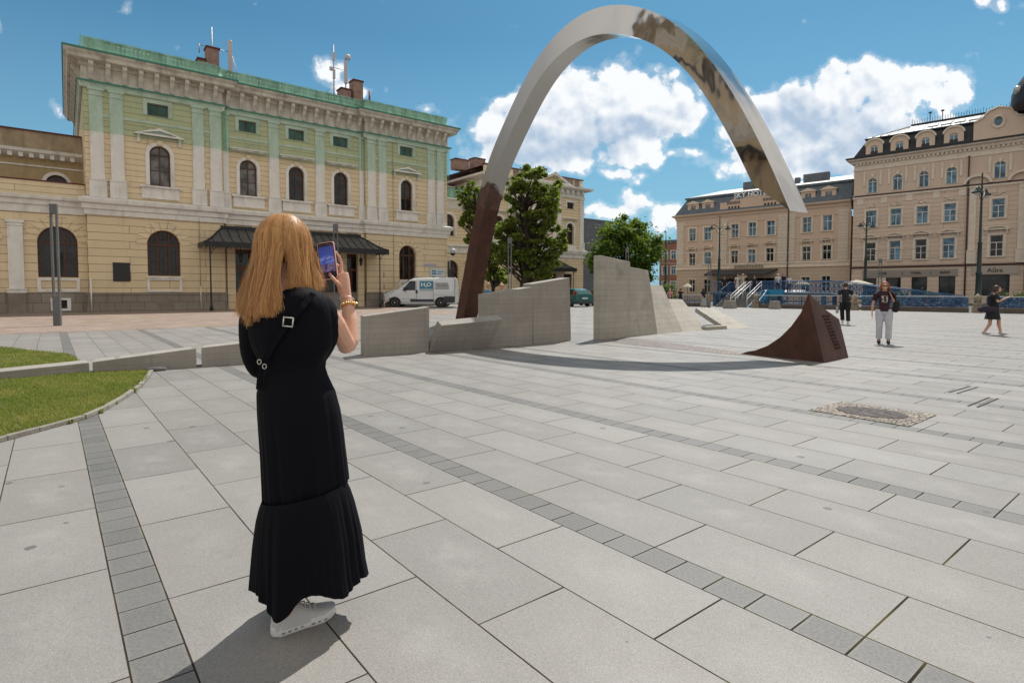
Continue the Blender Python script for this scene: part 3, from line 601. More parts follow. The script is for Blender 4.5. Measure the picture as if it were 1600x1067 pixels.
# ---------- station
cornicep=mat('darker cornice plaster',(.56,.53,.45),.85,.2,1.5,.2,30,dirt=.75)  # darker, blotchier plaster for the cornice and its brackets
def station():
    t=thing('station_hall','cream and white station hall with green netting over its upper storey','building',(-27.994,36.902,0),R(38.622))
    L=27.8; C0,C1,CY=8.2,19.5,.42
    secs=[(0,C0,0),(C0,C1,CY),(C1,L,0)]
    gw={0:[(4.30,2.45,2.0,3.2,1.0)],2:[(23.52,2.42,1.75,3.15,.9)]}
    uw={0:[(4.20,8.75,1.25,2.77,.62)],1:[(10.06,8.75,1.25,2.72,.62),(13.70,8.75,1.25,2.72,.62),(17.42,8.75,1.25,2.75,.62)],2:[(23.44,8.75,1.2,2.76,.6)]}
    sw={0:[(4.15,13.55,1.25,.85)],1:[(10.06,13.6,1.25,.85),(13.74,13.6,1.25,.85),(17.42,13.65,1.3,.82)],2:[(23.44,13.7,1.3,.82)]}
    doors=[(9.45,1.55),(11.7,1.9),(16.25,1.9),(18.3,1.3)]
    for i,(a,b,y) in enumerate(secs):
        H0=[hole(c,z,w,h,r) for c,z,w,h,r in gw.get(i,[])]
        if i==1: H0=[rect(c-w/2,c+w/2,1.29,4.6) for c,w in doors]
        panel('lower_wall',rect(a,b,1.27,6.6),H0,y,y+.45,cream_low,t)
        H1=[hole(c,z,w,h,r) for c,z,w,h,r in uw[i]]+[hole(c,z,w,h) for c,z,w,h in sw[i]]
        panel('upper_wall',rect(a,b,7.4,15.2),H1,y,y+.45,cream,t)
        for c,z,w,h,r in gw.get(i,[]):
            window(t,c,z,w,h,r,y+.3,woodf,gl,'big',.09,grid=1)
            b_=MB()
            for k in range(9):
                a0=PI*(k+.06)/9; a1=PI*(k+.94)/9; rr=(.5*w+.04,.5*w+.62)
                b_.prism([(c+q*math.cos(v),z+h-r+q*math.sin(v)*(r/(w/2) if q<rr[1] else 1)) for q,v in ((rr[0],a0),(rr[1],a0),(rr[1],a1),(rr[0],a1))],y-.05,y+.02)
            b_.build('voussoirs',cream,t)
            obj('apron_panel',panel_mesh('apron_panel',rect(c-w/2-.06,c+w/2+.06,1.33,2.30),[rect(c-w/2+.1,c+w/2-.1,1.45,2.15)],y-.07,y+.01,whitest),t)
            box_part(t,'window_sill',whitest,c-w/2-.1,c+w/2+.1,y-.14,y+.1,2.3,2.4)
        for c,z,w,h,r in uw[i]:
            window(t,c,z,w,h,r,y+.22,woodf,glc if c<12 else gl,'cross',.08,sur=.24,grid=None,yf=y)
            MB().box(c-w/2-.5,c+w/2+.5,y-.12,y+.01,7.82,8.58).build('apron',whitest,t); MB().box(c-w/2-.62,c+w/2+.62,y-.26,y+.02,8.58,8.70).build('window_sill',whitest,t)
            MB().prism([(c-.13,z+h),(c+.13,z+h),(c+.19,z+h+.36),(c-.19,z+h+.36)],y-.17,y+.01).build('keystone',cream,t)
            if i!=1: pediment(t,c,12.12,2.9,y,whitest,.48)
            else: pediment(t,c,12.15,2.75,y,whitest,0)
        for c,z,w,h in sw[i]: window(t,c,z,w,h,0,y+.18,woodf,glg,'twin',.07,sur=.24,yf=y)
        MB().box(a+.4,b-.4,y-.07,y+.01,12.95,13.10).build('string_course',whitest,t)
    # stone plinth following the plan, with a rounded top moulding
    path=[(-.02,17),(-.02,0),(C0,0),(C0,CY),(C1,CY),(C1,0),(L,0),(L,17)]
    MB().sweep(path,[(0,-.1),(.12,-.1),(.12,.22),(.08,.25),(.08,1.10),(.13,1.13),(.13,1.24),(.05,1.29),(0,1.29)]).build('plinth',stone_b,t)
    MB().sweep(path,[(0,6.45),(.10,6.45),(.12,6.78),(.22,6.84),(.24,7.12),(.42,7.22),(.46,7.42),(.46,7.50),(.1,7.62),(0,7.62)]).build('middle_cornice',whitest,t)
    MB().sweep(path,[(0,14.72),(.14,14.72),(.16,14.95),(.24,15.0),(.24,15.1),(.05,15.2),(0,15.2)]).build('architrave',whitest,t)
    MB().sweep(path,[(0,15.2),(.05,15.2),(.05,16.1),(.16,16.1),(.2,16.32),(.62,16.34),(.72,16.38),(.76,16.58),(.9,16.72),(.92,16.88),(.2,16.98),(0,16.98)]).build('cornice',cornicep,t)
    bk=MB().prism([(0,15.24),(-.16,15.24),(-.2,15.5),(-.42,15.95),(-.58,16.1),(-.58,16.33),(0,16.33)],-.13,.13,'x').mesh('bracket',cornicep)
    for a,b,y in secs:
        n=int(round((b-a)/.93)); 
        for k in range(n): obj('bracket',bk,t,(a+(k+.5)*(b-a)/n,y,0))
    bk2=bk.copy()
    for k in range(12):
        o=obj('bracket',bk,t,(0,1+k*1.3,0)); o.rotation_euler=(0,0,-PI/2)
    for x in (.66,1.76,6.6,7.72,20.0,21.04,26.0,27.0): pilaster(t,x,7.6,14.75,.74,0,whitest,1.12,.5)
    for x in (11.95,15.62): pilaster(t,x,7.6,14.75,.76,CY,whitest,1.12,.5)
    for x in (8.48,19.25): pilaster(t,x,7.6,14.75,.40,CY,whitest,1.12,.5)
    # side and back walls, parapet, roof
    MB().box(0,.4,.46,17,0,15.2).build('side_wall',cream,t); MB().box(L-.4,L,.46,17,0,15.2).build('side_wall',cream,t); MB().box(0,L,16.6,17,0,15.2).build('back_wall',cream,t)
    pp=[(.25,16.6),(.25,.3),(C0-.1,.3),(C0-.1,.3+CY),(C1+.1,.3+CY),(C1+.1,.3),(L-.25,.3),(L-.25,16.6)]
    MB().sweep(pp,[(0,16.9),(0,17.92),(-.3,17.92),(-.3,16.9)]).build('parapet',mat('parapet plaster',(.42,.36,.27),.85,.15,2),t)
    MB().sweep(pp,[(.12,17.92),(.12,18.0),(-.4,18.02),(-.4,17.92)]).build('parapet_coping',redroof,t)
    MB().add([(.3,.6,17.6),(L-.3,.6,17.6),(L-.3,16.6,17.6),(.3,16.6,17.6),(5,8,18.6),(L-5,8,18.6)],[(0,1,5,4),(1,2,5),(2,3,4,5),(3,0,4)]).build('roof',redroof,t)
    bl_=MB()
    for a,b,y in [(2.0,4.0,0),(4.6,6.2,0),(8.8,10.0,CY),(10.4,11.6,CY),(12.6,13.9,CY),(14.3,15.6,CY),(16.4,17.6,CY),(18.0,19.2,CY),(21.8,23.6,0),(24.0,25.9,0)]:
        n=int((b-a)/.24)
        for k in range(n): bl_.lathe([(.05,17.1),(.09,17.3),(.05,17.6),(.07,17.8)],(a+k*.24,y+.17,0),8)
    bl_.build('balusters',whitest,t)
    # green safety netting: flat sheet over the upper storey, gathered sheet over the parapet
    npth=[(-.02,2.5),(-.02,0),(C0,0),(C0,CY),(C1,CY),(C1,0),(L,0),(L,6)]
    def sheetnet(name,prof,mt,wave):
        b=MB(); P=[];
        for i in range(len(npth)-1):
            p,q=Vector(npth[i]),Vector(npth[i+1]); n=max(1,int((q-p).length/.22)); d=(q-p).normalized(); nr=Vector((d.y,-d.x))
            for k in range(n+(i==len(npth)-2)):
                f=k/n; pt=p+(q-p)*f; P.append((pt,nr))
        m_=len(prof)
        for k,(pt,nr) in enumerate(P):
            for j,(q,z) in enumerate(prof):
                w=wave*math.sin(k*1.7+j)*(.5+.5*math.sin(k*.31)); b.v.append((pt.x+nr.x*(q+w),pt.y+nr.y*(q+w),z+(wave*.8*math.sin(k*.9) if j==len(prof)-1 or j==0 else 0)*(wave>.01)))
        n=len(P)
        for k in range(n-1):
            for j in range(m_-1): b.f.append((k*m_+j,(k+1)*m_+j,(k+1)*m_+j+1,k*m_+j+1)); b.sm.append(wave>.01)
        return b.build(name,mt,t)
    sheetnet('green_netting',[(.30,11.85),(.30,12.6),(.30,13.4),(.30,14.2),(.32,15.02)],green_net,.004)
    sheetnet('parapet_netting',[(.96,16.90),(.6,17.0),(.12,17.2),(.02,17.55),(.05,18.0)],net2,.03)
    cp=flat('green trim',(.035,.20,.14),.5)
    MB().sweep(path,[(.27,15.03),(.33,15.03),(.33,15.13),(.27,15.13)]).build('net_batten',cp,t); MB().sweep(path,[(.93,16.84),(.99,16.84),(.99,16.94),(.93,16.94)]).build('net_batten',cp,t)
    # black plaque, cellar vent, rainwater pipes
    box_part(t,'plaque',mat('black granite plaque',(.02,.02,.022),.35,.3,9),1.31,2.28,-.05,.02,2.04,3.32,bevel=.01)
    box_part(t,'cellar_vent',stone,3.8,4.75,-.11,.05,.22,.85)
    for x in (6.52,22.05):
        MB().tube([(x,-.10,1.7),(x,-.10,15)],.018,5).build('lightning_wire',brickc,t); MB().tube([(x,-.13,.05),(x,-.13,1.72)],.032,6).build('wire_guard',whitest,t)
    MB().tube([(.10,-.16,.05),(.10,-.16,2.2)],.05,6).build('drain_pipe',whitest,t)
    # doors
    dm=mat('brown door wood',(.13,.045,.018),.5,.25,7,.15)
    for c,w in doors:
        b=obj('door',panel_mesh('door',rect(c-w/2,c+w/2,.12,4.55),[rect(c-w/2+.18,c-.06,.9,3.1),rect(c+.06,c+w/2-.18,.9,3.1),rect(c-w/2+.18,c+w/2-.18,3.35,4.35)],CY+.25,CY+.36,dm),t)
        MB().box(c-w/2+.1,c+w/2-.1,CY+.31,CY+.33,.3,4.5).build('pane',gl,b)
        MB().box(c-w/2-.02,c+w/2+.02,CY+.05,CY+.40,-.02,.12).build('door_step',stone,t)
    for c,w in doors: pass
    # piers and openings in the plinth beneath the canopy
    MB().box(C0+.2,C1-.2,CY-.30,CY-.02,-.02,.12).build('step',stone,t)
    for x in (8.65,10.45,13.9,17.45,19.0): MB().box(x-.28,x+.28,CY-.34,CY+.01,.0,6.4).build('pier',cream_low,t)
    # white tin signs and camera
    sgn=flat('sign white',(.55,.58,.60),.4); blue=flat('sign blue',(.03,.17,.30),.4)
    s=box_part(t,'tourist_sign',sgn,25.85,27.5,-.10,-.03,2.75,3.55); 
    obj('sign_emblem',panel_mesh('sign_emblem',rect(26.05,26.42,2.95,3.35),[rect(26.15,26.32,3.05,3.25)],-.115,-.10,blue),s)
    for k,(z,wd) in enumerate(((3.22,.72),(3.02,.5))):
        bb=MB(); x=26.6
        while x<26.6+wd: bb.box(x,x+.06,-.108,-.10,z-.045,z+.045*(1 if (int(x*30)%2) else .6)); x+=.085
        bb.build('sign_lettering',blue,s)
    s=box_part(t,'street_sign',flat('street sign',(.50,.50,.56),.5),25.1,26.6,-.07,-.03,3.72,3.98)
    bb=MB(); x=25.2
    while x<26.5: bb.box(x,x+.06,-.078,-.07,3.78,3.91 if int(x*40)%3 else 3.86); x+=.10
    bb.build('sign_lettering',flat('sign violet',(.30,.20,.40),.5),s)
    return t
st=station()
# canopy with dark ribs over the doors
def canopy(loc,rz,L0,L1,dep,z0,z1,label,posts,lamps,par=None):
    t=thing('entrance_canopy',label,'canopy',loc,rz)
    prof=[(0,0),(.12,.06),(.3,.2),(.5,.42),(.75,.74),(1,1)]
    mtr=mat('canopy glazing',(.075,.075,.07),.35,.15,2,.03) if 'canopy glazing' not in MATS else MATS['canopy glazing']
    b=MB(); pts=[]
    ins=1.55
    for f,hh in prof:
        x0=L0+ins*f; x1=L1-ins*f; y=-dep+(dep-.05)*f; z=z0+(z1-z0)*hh; pts.append((x0,x1,y,z))
    for i in range(len(pts)-1):
        a,c=pts[i],pts[i+1]; e=0
        b.add([(a[0],a[2],a[3]),(a[1],a[2],a[3]),(c[1],c[2],c[3]),(c[0],c[2],c[3])],[(0,1,2,3)]); b.add([(a[0],a[2],a[3]),(c[0],c[2],c[3]),(c[0],0,c[3]),(a[0],0,a[3])],[(0,1,2,3)]); b.add([(a[1],a[2],a[3]),(c[1],c[2],c[3]),(c[1],0,c[3]),(a[1],0,a[3])],[(0,3,2,1)])
    r=b.build('canopy_roof',mtr,t)
    n=int((L1-L0)/.62); rb=MB()
    for k in range(n+1):
        x=L0+(L1-L0)*k/n
        path=[(min(max(x,p[0]),p[1]),p[2],p[3]+.02) for p in pts]
        path=[p for j,p in enumerate(path) if pts[j][0]-.01<=x<=pts[j][1]+.01] or path[:1]
        if len(path)>1: rb.tube(path,.035,4,smooth=False)
    for s in(0,1):
        rb.tube([(p[s],p[2],p[3]+.02) for p in pts],.06,5)
        for yy in(-.8,-1.6): 
            pp=[(p[s],yy,p[3]+.02) for p in pts if p[2]<=yy]
            if len(pp)>1: rb.tube(pp,.035,4)
    rb.box(L0+ins-.05,L1-ins+.05,-.15,0,z1-.02,z1+.22); rb.build('canopy_ribs',blackm,t)
    v=MB(); v.box(L0-.03,L1+.03,-dep-.05,-dep+.03,z0-.30,z0+.04); v.box(L0-.03,L0+.05,-dep,0,z0-.30,z0+.04); v.box(L1-.05,L1+.03,-dep,0,z0-.30,z0+.04)
    x=L0
    while x<L1-.1: v.prism([(x,z0-.29),(x+.2,z0-.29),(x+.1,z0-.46)],-dep-.04,-dep); x+=.2
    v.build('valance',blackm,t)
    for x in posts:
        p=MB().tube([(x,-dep+.12,0),(x,-dep+.12,z0-.25)],.05,8); p.lathe([(.11,0),(.11,.25),(.07,.35),(.05,.8)],(x,-dep+.12,0),10)
        p.tube([(x,-dep+.12,z0-.9),(x+.25,-dep+.12,z0-.45),(x+.6,-dep+.12,z0-.3)],.025,5); p.build('post',blackm,t)
    for x in lamps:
        p=MB().lathe([(.02,-.1),(.06,-.08),(.10,.1),(.17,.42),(.10,.5),(.03,.62),(.02,.95)],(x,-dep+1.1,z0-1.25),10); p.build('lantern',blackm,t)
    return t
canopy((-27.994,36.902,0),R(38.622),6.45,20.42,2.4,4.85,6.05,'black ribbed metal canopy over the station doors behind the phone',(6.8,19.65),(9.0,18.4))
# roof furniture
def world(o,x,y,z=0):
    c,s=math.cos(o.rotation_euler.z),math.sin(o.rotation_euler.z); return (o.location.x+x*c-y*s,o.location.y+x*s+y*c,o.location.z+z)
def chimney(o,x,y,z,w,d,h,parent,name='chimney'):
    b=MB().box(x-w/2,x+w/2,y-d/2,y+d/2,z,z+h); c=b.build(name,brickc,parent); MB().box(x-w/2-.07,x+w/2+.07,y-d/2-.07,y+d/2+.07,z+h,z+h+.12).build('cap',redroof,c); return c
chimney(st,8.2,3,17.6,.85,.9,2.55,st); chimney(st,7.55,3.2,17.6,.7,.8,1.6,st)
chimney(st,20.0,3,17.6,.9,1,2.75,st); chimney(st,18.9,3.1,17.6,.9,1,1.8,st); chimney(st,17.4,3.1,17.6,.9,.8,.9,st)
MB().tube([(21.3,3,17.6),(21.3,3,19.9)],.09,6).build('vent_pipe',redroof,st)
mast=mat('galvanised mast',(.30,.30,.31),.45,.1,4,.05,60,.4); pan=flat('antenna panel white',(.50,.48,.48),.5)
def antenna(x,y,z,kind,label):
    t=thing('roof_antenna',label,'antenna',world(st,x,y,z),R(38.6))
    if kind==0:
        MB().tube([(0,0,0),(0,0,4.6)],.05,6).tube([(-.9,0,3.0),(1.3,0,3.0)],.03,5).tube([(1.3,0,3.3),(2.4,0,-.9)],.03,5).tube([(-.9,0,2.4),(-.9,0,3.1)],.04,5).tube([(1.2,0,.3),(-.2,.9,-.3)],.03,5).tube([(1.2,0,.6),(2.2,.4,-.5)],.025,5).build('mast',mast,t)
        MB().box(1.15,1.45,-.12,.12,.5,3.9).build('antenna_panel',pan,t,bevel=.04); MB().tube([(1.4,0,.2),(1.4,0,4.0)],.04,5).build('mast',mast,t); MB().box(1.2,1.6,-.1,.1,-.1,.4).build('junction_box',mast,t)
    else:
        MB().tube([(0,0,0),(0,0,5.6)],.05,6).tube([(1.1,0,0),(1.1,0,5.0)],.05,6).tube([(0,0,3.6),(1.1,0,3.6)],.03,5).tube([(0,0,2.2),(-1.8,0,-.2)],.03,5).tube([(0,0,1.2),(-2.4,0,.2)],.03,5).tube([(0,0,1.2),(.9,0,-.6)],.03,5).build('mast',mast,t)
        MB().box(-.1,.1,-.15,0,2.6,3.4).box(-.1,.1,-.15,0,4.2,4.9).box(.95,1.2,-.2,0,2.4,4.4).box(-.35,-.1,-.1,.1,3.3,3.6).build('antenna_panel',pan,t)
        MB().ell((1.25,-.2,4.75),(.28,.16,.28),12,8).build('dish',pan,t); MB().box(-2.6,-1.6,-.3,.3,-.2,.45).build('equipment_box',mast,t)
antenna(8.3,3.4,17.5,0,'roof antenna mast with a tall white panel beside the left chimney')
antenna(18.0,3.2,17.7,1,'cluster of thin antenna masts and a dish beside the middle chimneys')
cam_=thing('security_camera','white dome security camera on the right corner of the station hall','camera',world(st,27.85,-.5,5.1),R(38.6))
MB().ell((.25,0,.1),(.32,.32,.30),14,8).build('dome_housing',pan,cam_); MB().ell((.25,0,-.08),(.25,.25,.25),14,8).build('camera_dome',gl,cam_); MB().tube([(.25,0,.3),(.25,0,.55),(0,.4,.6)],.04,6).tube([(.1,.3,-.3),(.1,.3,-1.6)],.03,6).build('bracket',pan,cam_)
# ---------- left wing
def left_wing():
    t=thing('station_wing','single storey cream wing with a set back upper floor left of the station hall','building',world(st,0,.6),R(38.622))
    x0=-48
    ws=[(-1.54,2.28,2.05,3.3,1.05),(-5.9,2.28,2.05,3.3,1.05),(-10.2,2.28,2.05,3.3,1.05)]+[(-14.5-4.3*k,2.28,2.05,3.3,1.05) for k in range(7)]
    panel('lower_wall',rect(x0,-.02,1.3,6.6),[hole(c,z,w,h,r) for c,z,w,h,r in ws],0,.45,cream_low,t)
    for c,z,w,h,r in ws:
        window(t,c,z,w,h,r,.3,woodf,gl,'big',.09,grid=1)
        b_=MB()
        for k in range(9):
            a0=PI*(k+.06)/9; a1=PI*(k+.94)/9
            b_.prism([(c+q*math.cos(v),z+h-r+q*math.sin(v)) for q,v in ((1.06,a0),(1.72,a0),(1.72,a1),(1.06,a1))],-.05,.02)
        b_.build('voussoirs',cream,t)
        obj('apron_panel',panel_mesh('apron_panel',rect(c-w/2-.06,c+w/2+.06,1.33,2.24),[rect(c-w/2+.12,c+w/2-.12,1.5,2.08)],-.07,.01,whitest),t)
    obj('plinth',panel_mesh('plinth',rect(x0,-.02,-.1,1.3),[rect(-1.93,-1.03,.15,.86)],-.10,.4,stone_b),t)
    obj('cellar_window',panel_mesh('cellar_window',rect(-2.0,-.96,.10,.93),[rect(-1.8,-1.16,.25,.8)],-.14,-.05,whitest),t); box_part(t,'cellar_pane',gl,-1.95,-1.0,.0,.05,.12,.9)
    pilaster(t,-3.6,1.28,5.85,.74,0,whitest,.2,.35); box_part(t,'pilaster_base',stone,-4.02,-3.18,-.24,.0,-.05,1.28)
    MB().sweep([(x0,0),(-.02,0)],[(0,6.4),(.08,6.4),(.10,6.85),(.22,6.9),(.25,7.15),(.42,7.25),(.46,7.42),(.1,7.5),(0,7.5)]).build('middle_cornice',whitest,t)
    MB().box(x0,-.02,.05,.4,7.45,8.4).build('terrace_parapet',cream,t); MB().box(x0,-.02,0,.5,8.4,8.48).build('parapet_coping',redroof,t); MB().box(x0,-.02,.3,4.2,7.3,7.5).build('terrace_floor',stone,t)
    ws=[(-1.5-4.3*k,7.9,1.2,1.62,.6) for k in range(10)]
    panel('upper_wall',rect(x0,-.02,7.4,11),[hole(c,z,w,h,r) for c,z,w,h,r in ws],4,4.4,mat('ochre plaster',(.42,.31,.17),.85,.12,2,.1,30,dirt=.4),t)
    for c,z,w,h,r in ws: window(t,c,z,w,h,r,4.2,woodf,gl,'cross',.08,sur=.22,yf=4)
    MB().sweep([(x0,4),(-.02,4)],[(0,9.95),(.06,9.95),(.06,10.05),(0,10.05)]).build('string_course',whitest,t)
    MB().sweep([(x0,4),(-.02,4)],[(0,10.55),(.1,10.6),(.45,10.8),(.55,10.85),(.6,11.05),(.1,11.15),(0,11.15)]).build('cornice',whitest,t)
    bk=MB().box(-.12,.12,-.42,0,10.5,10.82).mesh('bracket',whitest)
    for k in range(16): obj('bracket',bk,t,(-.6-k*.55,4,0))
    MB().box(x0,-.02,4.02,4.5,11.1,12.35).build('attic_wall',mat('stained ochre plaster',(.37,.29,.19),.85,.25,1.2,.1,30,dirt=.5),t); MB().box(x0,-.02,3.9,9,12.35,12.43).build('roof',redroof,t)
left_wing()
# ---------- right connecting wing and pavilion
W2=(-7.4,66.0)
def right_wing():
    t=thing('connecting_wing','recessed cream wing with green netted parapet right of the station hall','building',(-7.4,66,0),R(38.622))
    x0,x1=-7,22
    ws=[(-.05+4.6*k,7.9,1.5,2.5,.75) for k in range(-1,4)]; gs=[(.3+4.6*k,1.9,1.9,3.1,.95) for k in range(-1,4)]
    panel('wall',rect(x0,x1,-.1,11.1),[hole(*a) for a in ws+gs],0,.45,cream,t)
    for c,z,w,h,r in ws: window(t,c,z,w,h,r,.25,woodf,gl,'cross',.1,sur=.3)
    for c,z,w,h,r in gs: window(t,c,z,w,h,r,.25,woodf,gl,'big',.1)
    for k in range(6): pilaster(t,2.6+4.6*(k-1),.1,5.0,.8,0,whitest,.3,.3)
    MB().sweep([(x0,0),(x1,0)],[(0,5.9),(.1,5.9),(.15,6.5),(.4,6.7),(.4,6.85),(0,6.95)]).build('middle_cornice',whitest,t)
    MB().sweep([(x0,0),(x1,0)],[(0,11.0),(.1,11.1),(.5,11.9),(.8,12.05),(.8,12.2),(0,12.3)]).build('cornice',whitest,t)
    MB().box(x0,x1,-.1,.3,12.2,13.55).build('parapet_netting',net2,t); MB().box(x0,x1,-.04,.3,11.1,12.0).build('green_netting',green_net,t)
    MB().add([(x0,-.2,13.55),(x1,-.2,13.55),(x1,6,15.1),(x0,6,15.1),(x1,12,13.5),(x0,12,13.5)],[(0,1,2,3),(3,2,4,5)]).build('roof',redroof,t)
    box_part(t,'roof_window',whitest,3.3,4.3,1.0,1.6,13.9,14.7)
    MB().box(x0,x1,.46,10,0,13.4).build('body',cream,t)
right_wing()
def pavilion():
    t=thing('end_pavilion','cream end pavilion with a pediment behind the large dark tree','building',(9.953,78,0),R(38.622))
    x0=-17.0
    uw=[(-2.6,7.72,1.35,2.85,.67),(-7.6,7.72,1.35,2.85,.67),(-11.2,7.72,1.35,2.85,.67),(-14.8,7.72,1.35,2.85,.67)]; sw=[(-2.57,12.53,1.3,.85),(-7.6,12.53,1.3,.85),(-11.2,12.53,1.3,.85),(-14.8,12.53,1.3,.85)]
    dr=[(-3.0,.1,1.5,3.6,0),(-6.2,.1,2.2,3.6,0)]
    panel('wall',rect(x0,0,-.1,14.6),[hole(*a) for a in uw+dr]+[hole(*a) for a in sw],0,.5,cream,t)
    for c,z,w,h,r in uw: window(t,c,z,w,h,r,.25,woodf,gl,'cross',.1,sur=.28); MB().box(c-1.1,c+1.1,-.12,.01,6.9,7.6).build('apron',whitest,t); pediment(t,c,11.15,2.7,0,whitest,0)
    for c,z,w,h in sw: window(t,c,z,w,h,0,.2,woodf,gl,'twin',.08,sur=.26)
    for c,z,w,h,r in dr: window(t,c,z,w,h,0,.25,woodf,gl,'big',.12)
    for x in(-.42,-4.7,-5.6,-9.4,-13.0,-16.4): pilaster(t,x,6.95,14.0,.72,0,whitest,1.0,.5)
    MB().sweep([(x0,12),(x0,0),(0,0),(0,12)],[(0,5.8),(.1,5.85),(.15,6.3),(.3,6.4),(.42,6.75),(.42,6.9),(0,7.0)]).build('middle_cornice',whitest,t)
    MB().sweep([(x0,12),(x0,0),(0,0),(0,12)],[(0,14.0),(.12,14.0),(.15,14.3),(.05,14.35),(.05,14.95),(.5,15.0),(.95,15.15),(1.0,15.4),(0,15.5)]).build('cornice',whitest,t)
    bk=MB().box(-.16,.16,-.5,0,14.5,14.98).mesh('bracket',whitest)
    for k in range(17): obj('bracket',bk,t,(-.5-k,0,0))
    P=[(-9.4,15.45),(-2.8,15.45),(-6.1,16.95)]
    p=obj('pediment',panel_mesh('pediment',P,[[(-8.3,15.65),(-3.9,15.65),(-6.1,16.55)]],-.8,.1,whitest),t); MB().prism(P,-.2,.05).build('tympanum',cream,p)
    MB().box(x0+.2,-.1,.15,.5,15.4,16.6).build('parapet',cream,t); MB().box(x0,0,.0,.6,16.6,16.72).build('parapet_coping',redroof,t)
    for x in(-1.2,-2.4,-3.4,-9.6,-10.8,-12):
        b=MB()
        for k in range(5): b.box(x+k*.16-.35,x+k*.16-.27,.08,.2,15.75,16.4)
        b.box(x-.45,x+.5,.1,.16,15.6,16.5); b.build('balustrade_panel',stone,t)
    MB().box(x0,0,.5,12,0,15.4).build('body',cream,t); MB().add([(x0,.5,16.5),(0,.5,16.5),(0,12,16.5),(x0,12,16.5),(-4,6,17.6),(x0+4,6,17.6)],[(0,1,4,5),(1,2,4),(2,3,5,4),(3,0,5)]).build('roof',redroof,t)
    for x,w,h in((-3.7,1.6,1.9),(-7.6,1.3,1.0),(-9.4,2.0,.9),(-14.5,1.7,1.7),(-17.2,2.0,1.2)): chimney(t,x,5,16.6,w,1.2,h,t)
    MB().sweep([(x0,0),(0,0)],[(0,-.1),(.1,-.1),(.1,1.2),(0,1.25)]).build('plinth',stone_b,t)
    canopy(tuple(world(t,0,0)),R(38.622),-11.5,-3.5,2.2,4.3,5.5,'dark ribbed canopy on the end pavilion behind the trees',(-11,-4),(-7,))
pavilion()
# ---------- hotel
pink=coursed('salmon render',(.62,.46,.35),60,60,.0001,.02,(.3,.2,.14),.12,.1); sand=coursed('sand render blocks',(.66,.56,.45),8,.46,.012,.03,(.22,.16,.11),.15)
pinklow=coursed('salmon banded render',(.56,.43,.32),12,.50,.012,.03,(.2,.13,.09),.15); sandp=mat('sand trim',(.70,.58,.45),.8,.1,3,.1,40,dirt=.15)
slate=mat('grey zinc mansard',(.10,.125,.15),.5,.2,3,.08); zinc=mat('pale zinc roof',(.42,.42,.41),.35,.12,2,.05,60,.3); darkslate=mat('black slate mansard',(.022,.022,.028),.55,.3,8,.1)
def dormer(par,cx,y,z0,w,h,mt,kind,trim):
    d=obj('dormer',panel_mesh('dormer',(arch(cx,w,z0,z0+h-w*.36,w*.36) if kind=='arch' else rect(cx-w/2,cx+w/2,z0,z0+h*.78)),[hole(cx,z0+.25,w*.44,h*.52,w*.10 if kind=='arch' else 0)],y-.12,y+.10,mt),par)
    window(d,cx,z0+.25,w*.44,h*.52,w*.10 if kind=='arch' else 0,y+.02,whitef,glb,'cross',.06)
    b=MB(); zz=z0+h*.78
    if kind=='arch': b.prism(arch(cx,w*.98,z0,z0+h-w*.36,w*.34),y+.12,y+2.2)
    else: b.box(cx-w/2+.02,cx+w/2-.02,y+.12,y+2.0,z0,zz)
    b.build('dormer_body',darkslate if kind=='arch' else slate,d)
    if kind=='arch':
        P=[(cx+(w/2+q)*math.cos(a),z0+h-w*.36+(w*.36+q)*math.sin(a)) for q,A_ in ((.14,[PI*i/12 for i in range(13)]),(-.02,[PI*(12-i)/12 for i in range(13)])) for a in A_]
        obj('dormer_hood',panel_mesh('dormer_hood',P,[],y-.28,y+.1,trim),d)
    else: MB().prism([(cx-w/2-.15,zz),(cx+w/2+.15,zz),(cx+w/2+.15,zz+.08),(cx,zz+h*.24),(cx-w/2-.15,zz+.08)],y-.28,y+2.0).build('dormer_gable',trim,d)
    return d
